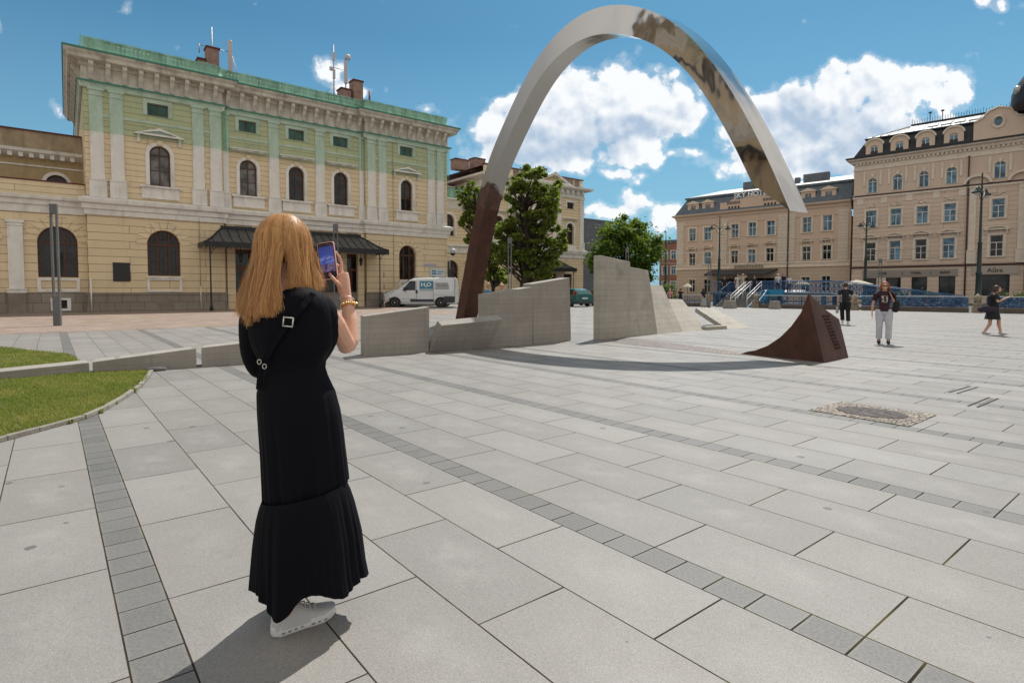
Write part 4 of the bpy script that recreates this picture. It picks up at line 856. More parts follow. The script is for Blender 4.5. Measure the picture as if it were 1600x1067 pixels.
def hotel():
    t=thing('hotel','long salmon hotel with a grey mansard roof behind the arch tip','building',(25.4,88,0),R(-42.51))
    x0,x1=.6,24.3
    w3=[(3.12,9.0,1.0,1.9),(5.5,9.0,1.03,1.92),(9.56,9.1,1.0,1.98),(12.03,9.2,1.03,1.92),(14.53,9.18,1.06,1.98),(19.15,9.2,1.06,2.0),(21.6,9.27,1.06,2.0)]
    w2=[(3.12,5.25,1.0,1.85),(5.54,5.35,1.0,1.85),(9.56,5.38,1.0,1.85),(12.0,5.38,1.0,1.9),(14.48,5.5,1.0,1.85),(19.16,5.47,1.02,1.85),(21.6,5.52,1.04,1.87)]
    w1=[(3.16,1.15,.95,1.95),(5.5,1.15,.95,1.95),(19.13,1.25,1.05,2.0),(21.58,1.3,1.05,2.05)]
    panel('upper_wall',rect(x0,x1,5.0,11.6),[hole(*a) for a in w3+w2],0,.4,pink,t)
    panel('ground_floor_wall',rect(x0,x1,-.1,5.0),[hole(*a) for a in w1]+[rect(7.4,15.2,.2,3.2)],0,.4,pinklow,t)
    for i,a in enumerate(w3): window(t,*a,0,.16,whitef,glb,'cross',.07,sur=.24,surm=sandp,tr=.62,sill=.22)
    for i,a in enumerate(w2):
        window(t,*a,0,.16,whitef,glb if i in(1,3) else gl,'cross',.07,sur=.24,surm=sandp,tr=.62)
        pediment(t,a[0],a[1]+a[3]+.62,1.55,0,sandp,.32,arc=i not in(2,3,4))
    for a in w1: window(t,*a,0,.16,whitef,gl,'cross',.08,sur=.1,surm=sandp,tr=.62)
    for a,b in((.6,1.75),(7.72,8.45),(15.5,16.75),(16.98,17.7),(22.9,24.04)): MB().box(a,b,-.10,-.002,5.2,11.9).build('corner_strip',sand,t)
    MB().box(6.95,8.45,-.05,.0,5.25,11.3).build('corner_strip',sand,t)
    MB().sweep([(x0,10),(x0,0),(x1,0)],[(0,11.3),(.08,11.3),(.1,12.2),(.2,12.3),(.25,12.6),(.6,12.8),(.65,13.0),(.1,13.1),(0,13.1)]).build('cornice',pink,t)
    MB().sweep([(x0,10),(x0,0),(x1,0)],[(0,4.55),(.12,4.6),(.12,4.75),(.03,4.8),(.03,5.1),(.1,5.15),(.1,5.22),(0,5.3)]).build('band',sandp,t)
    MB().box(x0,x0+.4,.4,10,0,12).build('side_wall',pink,t); MB().box(x0+.4,x1,9.6,10,0,12).build('back_wall',pink,t)
    MB().add([(x0-.3,-.35,13.05),(x1,-.35,13.05),(x1,.9,15.5),(x0+1.2,.9,15.5),(x0-.3,10.3,13.05),(x0+1.2,8.8,15.5),(x1,10.3,13.05),(x1,8.8,15.5)],[(0,1,2,3),(4,0,3,5),(1,6,7,2),(6,4,5,7)]).build('mansard',slate,t)
    MB().sweep([(x0+1.2,8.8),(x0+1.2,.9),(x1,.9)],[(0,15.4),(.25,15.45),(.28,15.72),(0,15.8)]).build('mansard_cornice',slate,t)
    MB().add([(x0+1.1,.8,15.75),(x1+.1,.8,15.75),(x1+.1,8.9,15.75),(x0+1.1,8.9,15.75),(x0+5,5,17.0),(x1-1,5,17.0)],[(0,1,5,4),(1,2,5),(2,3,4,5),(3,0,4)]).build('roof',zinc,t)
    for c in(3.15,5.45,19.2,21.65): dormer(t,c,.15,13.1,1.75,1.95,pink,'gable',sandp)
    P=[(7.4,13.05),(17.0,13.05),(17.0,14.2),(16.2,14.3),(15.6,14.75),(14.4,14.55),(12.2,15.05),(10.2,14.55),(9.4,14.75),(8.6,14.3),(7.4,14.3)]
    a=obj('attic_gable',panel_mesh('attic_gable',P,[],-.2,.25,pink),t)
    for cx in(9.4,14.4):
        b=MB()
        for k in range(10): b.box(cx-.9+k*.19,cx-.82+k*.19,-.25,-.2,13.95,14.35)
        for k in range(4): b.box(cx-.75+k*.45,cx-.5+k*.45,-.23,-.2,13.3,13.65)
        b.build('attic_openings',gl,a)
    sg=obj('roof_sign',text_mesh('SKY HOTEL',.98,.05,flat('sign letters white',(.8,.8,.8),.4),bold=.006),t,(11.95,-.25,15.08))
    for (a_,b_,z) in((9.45,12.8,1.0),(17.7,20.9,1.0),(16.6,17.2,.7)): c_=MB().box(a_,b_,3.2,3.9,15.9,16.55+z).build('chimney',mat('grey chimney',(.13,.14,.16),.8,.2,2) if 'grey chimney' not in MATS else MATS['grey chimney'],t)
    MB().tube([(16.86,-.16,0),(16.86,-.16,12.6)],.07,6).build('drain_pipe',flat('pipe brown',(.07,.04,.035),.5),t)
    # entrance canopy and door screen
    MB().hexa([(6.4,-3.2,3.55),(15.0,-3.2,3.55),(15.6,0,4.25),(6.1,0,4.25),(6.4,-3.2,3.75),(15.0,-3.2,3.75),(15.6,0,4.45),(6.1,0,4.45)]).build('entrance_awning',mat('dark awning',(.045,.043,.045),.6,.2,3),t)
    MB().box(7.4,15.2,.25,.3,.1,3.2).build('entrance_glass',gl,t); b=MB()
    for k in range(7): b.box(7.4+k*1.27,7.55+k*1.27,.1,.26,.1,3.2)
    b.box(7.4,15.2,.1,.26,2.5,2.75); b.build('entrance_frame',flat('entrance red brown',(.16,.04,.018),.5),t)
    b=MB(); x=9.6
    for i,ch in enumerate('1101101101'): b.box(x,x+.28,-.2,-.12,4.72,5.12 if i%3 else 5.05); b.box(x+.1,x+.2,-.21,-.2,4.85,4.98); x+=.42
    b.build('sign_letters',flat('metal letters',(.30,.25,.20),.4),t)
    MB().box(x0-.1,x0+.1,-.1,.1,0,0.3).build('corner_stone',stone,t)
hotel()
# ---------- corner building
sand2=coursed('pinkish sand render',(.63,.495,.39),60,60,.0001,.02,(.3,.2,.14),.15,.1); sand3=coursed('banded sand render',(.63,.495,.39),9,.50,.014,.03,(.18,.12,.08),.15)
trim2=mat('pale stone trim',(.68,.59,.49),.8,.1,3,.15,40,dirt=.2)
def corner():
    t=thing('corner_building','tall sand coloured corner building with black mansard, round dormers and shops below','building',(42.603,70,0),R(136.573-180))
    x1=24
    cs=[1.94,4.46,6.97,9.53,13.7,19.5]
    w4=[(1.97,13.32,.95,1.80,.45),(4.52,13.38,.95,1.85,.45),(7.05,13.4,.95,1.85,.45),(9.58,13.45,.98,1.87,.47),(13.7,13.5,.98,1.85,.47)]
    w3=[(1.94,9.2,1.08,1.98),(4.45,9.2,1.08,1.98),(7.0,9.22,1.08,2.0),(9.55,9.22,1.08,2.02),(13.68,9.28,1.08,2.05)]
    w2=[(1.94,5.03,1.08,2.25),(4.45,5.05,1.08,2.3),(6.97,5.07,1.1,2.32),(9.53,5.08,1.1,2.3),(13.63,5.13,1.1,2.3)]
    w1=[(2.05,.85,1.25,2.1),(4.4,.87,1.5,2.1),(6.94,.88,1.5,2.12),(9.5,.9,1.5,2.15),(13.6,.85,2.45,2.3),(18,.85,2.3,2.3)]
    panel('upper_wall',rect(0,x1,13.1,17.0),[hole(*a) for a in w4],0,.4,sand2,t)
    panel('middle_wall',rect(0,x1,4.3,13.1),[hole(*a) for a in w3+w2],0,.4,sand3,t)
    panel('shop_wall',rect(0,x1,-.1,4.3),[hole(*a) for a in w1],-.08,.4,sand3,t)
    for a in w4: 
        window(t,*a,.16,whitef,glb,'cross',.07,sur=.12,surm=trim2)
        for s in(-1,1): MB().box(a[0]+s*.85-.12,a[0]+s*.85+.12,-.08,-.002,14.2,16.0).build('fluted_strip',trim2,t)
        MB().prism([(a[0]-.2,15.6),(a[0]+.2,15.6),(a[0]+.08,15.2),(a[0]-.08,15.2)],-.16,0).build('keystone',trim2,t)
    for a in w3:
        window(t,*a,0,.16,whitef,glb,'tee',.07,sur=.22,surm=trim2,tr=.66,sill=.2)
        b=MB(); rr=random.Random(int(a[0]*10))
        for k in range(16): b.ell((a[0]+rr.uniform(-.5,.5),-.06,a[1]+a[3]+.55+rr.uniform(-.18,.22)),(rr.uniform(.06,.14),.06,rr.uniform(.05,.12)),6,4)
        b.build('relief_ornament',trim2,t)
    for i,a in enumerate(w2):
        window(t,*a,0,.16,whitef,glb if i%2 else gl,'tee',.07,sur=.24,surm=trim2,tr=.66,sill=.25)
        pediment(t,a[0],a[1]+a[3]+.55,2.1,0,trim2,.42,arc=i==4)
        b=MB(); 
        for k in range(5): b.ell((a[0]-.3+k*.15,-.15,a[1]+a[3]+.72),(.09,.05,.09),6,4)
        b.build('relief_ornament',trim2,t)
    for i,a in enumerate(w1): window(t,*a,0,.12,blackm,gl,'none',.06)
    for c in(.72,3.2,5.72,8.26,10.6):
        MB().box(c-.33,c+.33,-.05,-.002,12.0,12.95).build('relief_panel',trim2,t)
    MB().sweep([(0,8),(0,0),(x1,0)],[(0,16.15),(.08,16.15),(.08,16.3),(.03,16.35),(.03,17.0),(.3,17.05),(.35,17.3),(.7,17.4),(.75,17.65),(.1,17.75),(0,17.75)]).build('cornice',trim2,t)
    MB().sweep([(0,8),(0,0),(x1,0)],[(.76,17.55),(.82,17.55),(.82,17.75),(.76,17.75)]).build('gutter',blackm,t)
    b=MB()
    for k in range(60): b.box(.2+k*.4,.42+k*.4,-.24,0,16.8,17.04)
    b.build('dentils',trim2,t)
    MB().sweep([(0,8),(0,0),(x1,0)],[(0,12.95),(.16,13.0),(.16,13.1),(0,13.15)]).build('band',blackm if 0 else flat('dark lead band',(.09,.05,.045),.6),t); MB().sweep([(0,8),(0,0),(x1,0)],[(0,12.7),(.1,12.72),(.1,12.95),(0,12.95)]).build('band',trim2,t)
    MB().sweep([(0,8),(0,0),(x1,0)],[(0,4.1),(.15,4.15),(.22,4.25),(.22,4.32),(0,4.4)]).build('band',MATS['dark lead band'],t)
    pilaster(t,11.54,4.4,12.9,.62,0,trim2,1.4,.6); pilaster(t,15.6,4.4,12.9,.62,0,trim2,1.4,.6)
    # big segmental hoods beside the last window
    for cx in(11.9,15.6): 
        P=[(cx+(1.25)*math.cos(a),13.15+1.0*math.sin(a)) for a in [PI*i/12 for i in range(13)]]+[(cx+(1.0)*math.cos(a),13.15+.75*math.sin(a)) for a in [PI*(12-i)/12 for i in range(13)]]
        obj('segmental_hood',panel_mesh('segmental_hood',P,[],-.35,0,trim2),t)
    MB().tube([(11.1,-.16,0),(11.1,-.16,16.3)],.08,6).build('drain_pipe',MATS['pipe brown'],t)
    MB().box(0,.4,.4,12,0,17).build('side_wall',sand2,t); MB().box(.4,x1,11.6,12,0,17).build('back_wall',sand2,t)
    MB().add([(-.2,-.2,17.7),(x1,-.2,17.7),(x1,1.0,20.15),(1.2,1.0,20.15),(-.2,12,17.7),(1.2,11,20.15)],[(0,1,2,3),(4,0,3,5)]).build('mansard',darkslate,t)
    MB().sweep([(1.1,11),(1.1,.9),(x1,.9)],[(0,20.0),(.2,20.0),(.22,20.15),(0,20.2)]).build('mansard_cornice',darkslate,t)
    rf=MB().add([(1.0,.8,20.2),(x1,.8,20.2),(x1,4.8,21.75),(5.0,4.8,21.75),(1.0,11,20.2),(5.0,7,21.75),(x1,7,21.75)],[(0,1,2,3),(4,0,3,5),(3,2,6,5)]).build('roof',zinc,t)
    b=MB()
    for k in range(26):
        x=1.6+k*.85; b.bar((x,.8,20.24),(x+max(0,(5.2-x)*.9) if x<5 else x,4.8,21.78),.05)
    b.build('standing_seams',mat('seam zinc',(.33,.33,.32),.4,.1,3,0),rf)
    for k in range(5):
        x=7.0+k*1.25; MB().hexa([(x,1.6,20.55),(x+.95,1.6,20.55),(x+.95,3.2,21.17),(x,3.2,21.17),(x,1.6,20.66),(x+.95,1.6,20.66),(x+.95,3.2,21.28),(x,3.2,21.28)]).build('skylight',zinc,rf)
    b=MB().box(5.0,14.2,4.7,5.0,21.7,21.95)
    for k in range(37): b.bar((5.1+k*.25,4.85,21.9),(5.1+k*.25,4.85,22.45+(.15 if k%3==0 else 0)),.03)
    for x in(6.9,8.1): b.bar((x,4.6,21.9),(x,4.6,23.0),.06); b.box(x-.15,x+.15,4.5,4.7,22.9,23.05)
    b.build('ridge_cresting',blackm,rf)
    for c in(2.05,4.6,7.1,9.67): dormer(t,c,.1,17.8,1.75,1.95,sand2,'arch',trim2)
    # curved gable with an oval window
    P=[(11.4,17.75),(15.5,17.75),(15.5,19.7),(15.0,19.85),(14.7,20.3),(14.3,20.75),(13.4,21.0),(12.6,20.7),(12.15,20.1),(11.7,19.85),(11.4,19.75)]
    ov=[(13.45+.32*math.cos(a),19.55+.45*math.sin(a)) for a in [2*PI*i/18 for i in range(18)]]
    g_=obj('curved_gable',panel_mesh('curved_gable',P,[ov],-.35,.3,sand2),t)
    MB().prism([(13.45+.36*math.cos(a),19.55+.5*math.sin(a)) for a in [2*PI*i/18 for i in range(18)]],-.05,0).build('oval_pane',glb,g_)
    b=MB()
    for i in range(20):
        a=2*PI*i/20; b.ell((13.45+.5*math.cos(a),-.4,19.5+.62*math.sin(a)),(.13,.08,.13),6,4)
    b.build('oval_wreath',trim2,g_)
    P2=[(x,z) for x,z in P[2:]]; b=MB(); b.tube([(x,-.4,z+.05) for x,z in P2],.10,6); b.build('gable_coping',trim2,g_)
    # corner turret with a dark helmet roof
    tx=18.4; MB().lathe([(2.6,0),(2.6,17.4),(2.9,17.6),(2.9,17.9),(2.5,18),(2.5,20.1)],(tx,.6,0),24).build('turret_wall',sand2,t)
    tr=MB().lathe([(2.55,20.0),(3.9,20.3),(4.1,21.0),(4.05,22.2),(3.6,23.2),(2.7,24.6),(1.9,25.8),(1.0,27.2),(.3,28.4),(.08,30)],(tx,.6,0),24).build('turret_roof',darkslate,t)
    for k in range(3):
        a=R(-150+30*k); c_=Vector((tx+4.02*math.cos(a),.6+4.02*math.sin(a),22.2)); MB().ell(c_,(.38,.38,.42),12,8).build('bullseye_window',zinc,tr)
    # fascia sign
    fs=box_part(t,'shop_fascia',flat('fascia grey',(.28,.25,.22),.6),1.2,10.45,-.16,-.085,3.1,3.88); lt=flat('lettering bronze',(.07,.055,.05),.5)
    for s,x in(('CAFE',3.3),('I',5.3),('YOGA',6.6),('I',8.0),('SHOP',9.3)): obj('sign_lettering',text_mesh(s,.36,.02,lt,bold=.01),fs,(x,-.19,3.48))
    fs=box_part(t,'shop_fascia',flat('fascia stone',(.40,.35,.30),.6),11.6,15.6,-.17,-.085,3.2,4.05); obj('sign_lettering',text_mesh('Aũra',.62,.02,lt,bold=.004),fs,(13.6,-.20,3.62))
corner()
# ---------- far buildings
b=thing('office_block','grey flat roofed block showing between the pavilion and the round green tree','building',(14.2,112,0),R(38))
MB().box(0,9,0,12,0,15.6).build('wall',mat('grey cladding',(.10,.11,.13),.6,.2,1),b); MB().box(-.1,9.1,-.1,12,15.6,15.9).build('roof_edge',slate,b)
b=thing('brick_house','distant red brick house with white windows between the tree and the hotel','building',(33.0,125,0),R(-30)); brk=coursed('red brick',(.30,.12,.07),.6,.3,.02,.2,(.3,.25,.2))
panel('wall',rect(0,8,0,12),[hole(1.2+k*1.9,1.5+3.4*j,1.1,1.9) for k in range(4) for j in range(3)],0,.4,brk,b)
for k in range(4):
    for j in range(3): window(b,1.2+k*1.9,1.5+3.4*j,1.1,1.9,0,.15,whitef,glb,'cross',.12,sur=.15,surm=whitef)
MB().box(0,8,.5,8,0,12).build('body',brk,b); MB().box(-.2,8.2,-.2,8.2,12,12.6).build('roof',slate,b); MB().box(3.5,5.5,1,3,12.6,15).build('roof_turret',redroof,b)
# ================= street furniture
def light_column(x,y,h,rz,label,low=1.2):
    t=thing('light_column',label,'light column',(x,y,0),rz,'grey twin-bar light columns on the plaza')
    MB().box(-.128,.128,-.07,.07,0,low).build('base_box',greym,t,bevel=.01); MB().box(-.128,.128,-.07,.07,h-.38,h).build('lamp_head',greym,t,bevel=.01)
    for s in(-1,1): MB().box(s*.098-.03,s*.098+.03,-.06,.06,low,h-.38).build('upright_bar',greym,t)
light_column(-18.35,22.45,4.88,.3,'leftmost grey light column standing on the edge of the red paving')
light_column(-9.2,29.2,4.88,.3,'grey light column rising behind the phone of the woman')
light_column(-.15,36.7,4.88,.1,'grey light column above the concrete wall in front of the trees')
light_column(9.4,45.6,4.88,0,'grey light column peeping over the tallest concrete slab',1.0)
light_column(16.05,45.4,4.05,-.2,'grey light column beside the left foot of the stairs',.6)
light_column(31.0,47,4.1,-.5,'grey light column behind the fence near the woman in white trousers',.9)
def street_lamp(x,y,h,rz,label,n=2,z=0):
    t=thing('street_lamp',label,'street lamp',(x,y,z),rz,'historic lamp posts around the square')
    MB().lathe([(.28,0),(.28,.5),(.21,.6),(.23,1.1),(.19,1.2),(.18,2.6),(.21,2.7),(.15,2.8),(.13,4.8),(.16,4.9),(.10,5),(.065,h-1.6),(.07,h-1.5),(.035,h-.2),(.06,h-.12),(.01,h+.1)],seg=12).build('post',darkgr,t)
    for k in range(n):
        a=2*PI*k/n; c,s=math.cos(a),math.sin(a)
        o=MB().tube([(0,0,h-1.55),(c*.35,s*.35,h-1.2),(c*.75,s*.75,h-1.0),(c*.95,s*.95,h-1.12)],.035,5).tube([(0,0,h-2.1),(c*.3,s*.3,h-1.85),(c*.6,s*.6,h-1.3)],.02,5).build('arm',darkgr,t)
        MB().lathe([(.03,.0),(.08,-.04),(.12,-.22),(.30,-.34),(.33,-.40),(.30,-.42)],(c*.95,s*.95,h-1.08),12).build('lamp_hood',darkgr,t)
        MB().ell((c*.95,s*.95,h-1.52),(.17,.17,.14),10,7).build('lamp_glass',flat('lamp glass',(.45,.45,.42),.25) if 'lamp glass' not in MATS else MATS['lamp glass'],t)
street_lamp(34.3,41,9.95,.6,'tall dark green lamp post in front of the shop with the big window')
street_lamp(38.3,60.5,9.8,.4,'dark lamp post at the joint of the hotel and the corner building')
street_lamp(23.0,62,9.7,.1,'dark two-armed lamp post in front of the hotel facade')
street_lamp(22.0,80,9.6,.9,'dark lamp post at the right edge of the round green tree',1)
t=thing('warning_pole','thin red and white marker pole at the nose of the van','pole',(-10.9,47.5,0)); 
for k in range(6): MB().tube([(0,0,k*.5),(0,0,k*.5+.5)],.035,6).build('pole_band',flat('pole red',(.35,.03,.03),.5) if k%2 else flat('pole white',(.6,.58,.56),.5),t)
t=thing('flag_pole','thin grey pole beside the green tree in front of the brick house','pole',(19.0,68,0)); MB().tube([(0,0,0),(0,0,6.3)],.05,6).build('mast',greym,t); MB().ell((0,0,6.35),(.09,.09,.09),8,6).build('finial',greym,t)
# overhead wires
wm=flat('wire',(.03,.03,.03),.5)
for i,(a,b,lb) in enumerate((((23,62,7.6),(46,66,7.7),'uppermost overhead wire crossing the hotel facade'),((14,66,6.0),(44,60,5.9),'middle overhead wire crossing the hotel facade'),((14,66,4.7),(46,60,5.0),'lowest overhead wire crossing the hotel facade'))):
    a,b=Vector(a),Vector(b); P=[a.lerp(b,k/10)-Vector((0,0,.9*(1-(2*k/10-1)**2)*.4)) for k in range(11)]
    m=MB().tube([p-a for p in P],.018,4); tag(m.build('overhead_wire',wm,None,tuple(a)),lb,'wire','tram wires')
# ================= fence, bridge and stairs
FO=Vector((20.7,45.0)); FU=Vector((.702,-.712)); FR=math.atan2(FU.y,FU.x)   # local x along the fence to the right, y away from the camera
bluem=[flat('railing blue',(.025,.10,.22),.5),flat('railing deep blue',(.02,.05,.14),.5),flat('banner pale blue',(.16,.26,.38),.5)]
def banner_mat():
    m,g,b=newmat('blue decorated banner'); co=g.n('ShaderNodeTexCoord').outputs['Object']
    v=g.n('ShaderNodeTexVoronoi',{'Vector':co,'Scale':3.2},feature='DISTANCE_TO_EDGE').outputs['Distance']; v2=g.n('ShaderNodeTexVoronoi',{'Vector':co,'Scale':9.0},feature='F1').outputs['Distance']
    n=g.noise(co,1.4,4,.6); c=g.mix(g.rng(n,.38,.62),(.018,.045,.13),(.09,.17,.29)); c=g.mix(g.m('LESS_THAN',v,.05),c,(.22,.30,.40)); c=g.mix(g.m('LESS_THAN',v2,.22),c,(.012,.018,.05)); c=g.mix(g.m('MULTIPLY',g.rng(g.noise(co,2.2,3),.58,.66),.6),c,(.20,.12,.14))
    g.put(b.inputs['Base Color'],c); b.inputs['Roughness'].default_value=.6; return m
bann=banner_mat(); capm=flat('pale rail',(.42,.48,.52),.35)
def lattice(b,x0,x1,z0,z1,y,step=.28,zz=None):
    """wavy ironwork of a panel; zz(x) lifts the panel along x"""
    zz=zz or (lambda x:0); n=max(1,int((x1-x0)/step)); d=(x1-x0)/n; w=.026
    for k in range(n):
        a=x0+k*d; c=a+d/2; h=z1-z0
        P=[(a+.02,z0+.04),(c,z0+h*.32),(a+.03,z0+h*.62),(c,z1-.05)]; b.tube([(p,y,q+zz(p)) for p,q in P],w*.6,4,smooth=False)
        P=[(a+d-.02,z0+.04),(c,z0+h*.32),(a+d-.03,z0+h*.62),(c,z1-.05)]; b.tube([(p,y,q+zz(p)) for p,q in P],w*.6,4,smooth=False)
        b.tube([(c+.09*math.cos(t_),y,z0+h*.5+.11*math.sin(t_)+zz(c)) for t_ in [2*PI*i/6 for i in range(7)]],w*.55,4,smooth=False)
        b.bar((a,y,z0+zz(a)),(a,y,z1+zz(a)),.03)
def pt(u,v): p=FO+FU*u+Vector((-FU.y,FU.x))*v; return (p.x,p.y)
def fence(u0,u1,label,kind):
    t=thing('blue_fence',label,'fence',(*pt(u0,0),0),FR,'blue decorated fence sections'); L=u1-u0
    MB().box(0,L,-.25,.25,-.02,.32).build('stone_plinth',mat('dark plinth stone',(.11,.09,.075),.85,.2,2,.3,30) if 'dark plinth stone' not in MATS else MATS['dark plinth stone'],t)
    MB().box(0,L,-.05,.05,1.0,1.06).build('handrail',capm,t); MB().box(0,L,-.03,.03,.34,.42).build('lower_rail',bluem[1],t)
    if kind: MB().box(0,L,.02,.035,.42,1.0).build('banner',bann,t)
    b=MB(); lattice(b,0,L,.42,1.0,-.03,.4); b.build('ironwork',bluem[0],t)
fence(-8.2,-5.0,'short blue fence section left of the stairs',0); fence(-.9,5.6,'blue fence section right of the stairs below the footbridge',0)
fence(6.6,12.6,'blue bannered fence section behind the man in black',1); fence(13.5,24,'blue bannered fence section running off to the right',1)
ps=mat('pillar sandstone',(.27,.22,.165),.85,.2,4,.3,30,dirt=.4); leafy=leafmat('shrub leaves',(.025,.04,.012),(.10,.11,.04),.2)
def pillar(u,label,h=1.5,plant=True,s=1):
    s*=.62; h*=.66; x,y=pt(u,0); t=thing('stone_pillar',label,'pillar',(x,y,0),FR,'stone pillars in the blue fence')
    MB().box(-.42*s,.42*s,-.42*s,.42*s,0,.35).box(-.32*s,.32*s,-.32*s,.32*s,.35,h-.5).box(-.40*s,.40*s,-.40*s,.40*s,h-.5,h-.38).build('shaft',ps,t)
    MB().lathe([(.13,0),(.07,.05),(.19,.16),(.24,.30),(.20,.42),(.10,.48),(.05,.56),(.0,.6)],(0,0,h-.38),12).build('urn',ps,t)
pillar(-.95,'stone pillar with urn at the right foot of the stairs',1.5,s=1.25); pillar(6.1,'stone pillar with urn left of the man in black',1.5); pillar(13.05,'stone pillar with urn right of the woman in white trousers',1.55)
for x,y,s,lb in((17.3,44.2,.42,'grey stone bollard block at the foot of the stair handrails'),(20.3,43.0,.36,'small grey stone bollard right of the stairs')):
    b=MB().hexa([(-s,-s,0),(s,-s,0),(s,s,0),(-s,s,0),(-s*.8,-s*.8,.62),(s*.8,-s*.8,.62),(s*.8,s*.8,.62),(-s*.8,s*.8,.62)]); tag(b.build('stone_bollard',mat('bollard stone',(.24,.225,.20),.85,.2,5,.3,30) if 'bollard stone' not in MATS else MATS['bollard stone'],None,(x,y,0),FR,bevel=.03),lb,'bollard','stone bollards')
# footbridge deck
bx,by=pt(-6.5,3.4); DK=1.22
t=thing('footbridge','footbridge deck with blue patterned railings in front of the hotel','bridge',(bx,by,0),FR)
dm_=mat('deck steel blue',(.05,.10,.15),.6,.2,2)
slope=lambda x: 0 if x<10 else -(x-10)*.16
MB().box(0,10,0,3.6,DK-.18,DK).build('deck',dm_,t); MB().hexa([(10,0,DK-.18),(18,0,-.1),(18,3.6,-.1),(10,3.6,DK-.18),(10,0,DK),(18,0,.02),(18,3.6,.02),(10,3.6,DK)]).build('ramp_deck',dm_,t)
for y_,lb in((0,0),(3.6,1)):
    segs=[(0,1.5),(4.4,10),(10,18)] if y_==0 else [(0,10),(10,18)]
    for a,b_ in segs:
        rb=MB(); z2=(lambda x:(-(x-10)*.15 if x>10 else 0)); lattice(rb,a,b_,DK+.08,DK+.95,y_,.34,z2)
        rb.tube([(a,y_,DK+1.0+z2(a)),(b_,y_,DK+1.0+z2(b_))],.035,5); rb.tube([(a,y_,DK+.06+z2(a)),(b_,y_,DK+.06+z2(b_))],.03,5); rb.build('railing',bluem[0],t)
bw=MB()
for x in(.3,5,9.5): 
    for y_ in(.3,3.3): bw.box(x-.15,x+.15,y_-.15,y_+.15,0,DK-.18)
bw.build('supports',dm_,t); tag(bpy.data.objects['supports'])
# stairs
sx,sy=pt(-4.6,.35); t=thing('stairway','steel stairs with white handrails climbing to the footbridge','stairs',(sx,sy,0),FR); n=8
stp=mat('stair tread',(.16,.155,.15),.75,.15,4)
b=MB()
for k in range(n): b.box(0,2.7,k*.38,k*.38+.42,DK*(k+1)/n-.05,DK*(k+1)/n); b.box(0,2.7,k*.38+.02,k*.38+.04,DK*k/n,DK*(k+1)/n-.05)
b.build('treads',stp,t)
cy=flat('bright cyan stringer',(.02,.22,.40),.45)
for x,m_ in((-.06,bluem[0]),(2.72,cy)): MB().prism([(0,0),(.35,0),(3.1,DK-.25),(3.1,DK),(2.9,DK)],x,x+.06,'x').build('stringer',m_,t)
MB().prism([(.0,0),(.9,0),(3.5,DK-.3),(3.5,DK+.30),(2.9,DK+.30)],3.25,3.32,'x').box(3.25,4.6,2.9,2.97,DK-.25,DK+.30).build('side_panel',cy,t)
b=MB()
for x in(-.03,): 
    b.tube([(x,0,1.0),(x,3.0,DK+1.0)],.03,5)
    for k in range(12): b.bar((x,k*.27,k*.27*DK/3.0+.05),(x,k*.27,k*.27*DK/3.0+.98),.022)
b.build('left_railing',bluem[0],t)
for x in(1.35,1.75,2.75):
    b=MB()
    for dz in(1.0,.72): b.tube([(x,-.1,dz-.12),(x,0,dz),(x,3.0,DK+dz),(x,3.3,DK+dz)],.026,6)
    for q in(0,1.5,3.0): b.tube([(x,q,q*DK/3.0),(x,q,q*DK/3.0+1.0)],.025,6)
    b.build('handrail',flat('handrail white',(.62,.62,.60),.35,.2) if 'handrail white' not in MATS else MATS['handrail white'],t)
# parasols and table parasol tops seen behind the fence, low hedge
for i,(x,y,w,lb) in enumerate(((25.5,52,1.5,'long white awning top left of the fin behind the blue fence'),)):
    t=thing('market_awning',lb,'awning',(x,y,0),FR); MB().hexa([(-1.6,-.6,1.25),(1.6,-.6,1.25),(1.6,.6,1.35),(-1.6,.6,1.35),(-1.5,-.5,1.33),(1.5,-.5,1.33),(1.5,.5,1.48),(-1.5,.5,1.48)]).build('awning_sheet',flat('awning white',(.6,.6,.6),.5),t)
    for q in(-1.4,1.4): MB().tube([(q,0,0),(q,0,1.3)],.03,5).build('leg',greym,t)
for i,(x,y,s,h,lb) in enumerate(((30.3,49,1.3,2.35,'sand coloured parasol behind the fence by the man in black'),(27.6,53,.7,2.4,'small pale parasol behind the footbridge ramp'),(19.2,61,.6,2.2,'small pale parasol left of the stairs'))):
    t=thing('parasol',lb,'parasol',(x,y,0)); MB().lathe([(s,h-.45),(s*.98,h-.38),(s*.5,h-.15),(.05,h)],seg=8,smooth=False).build('canopy',flat('parasol sand',(.40,.36,.27),.8) if 'parasol sand' not in MATS else MATS['parasol sand'],t); MB().tube([(0,0,0),(0,0,h)],.03,6).build('pole',greym,t)
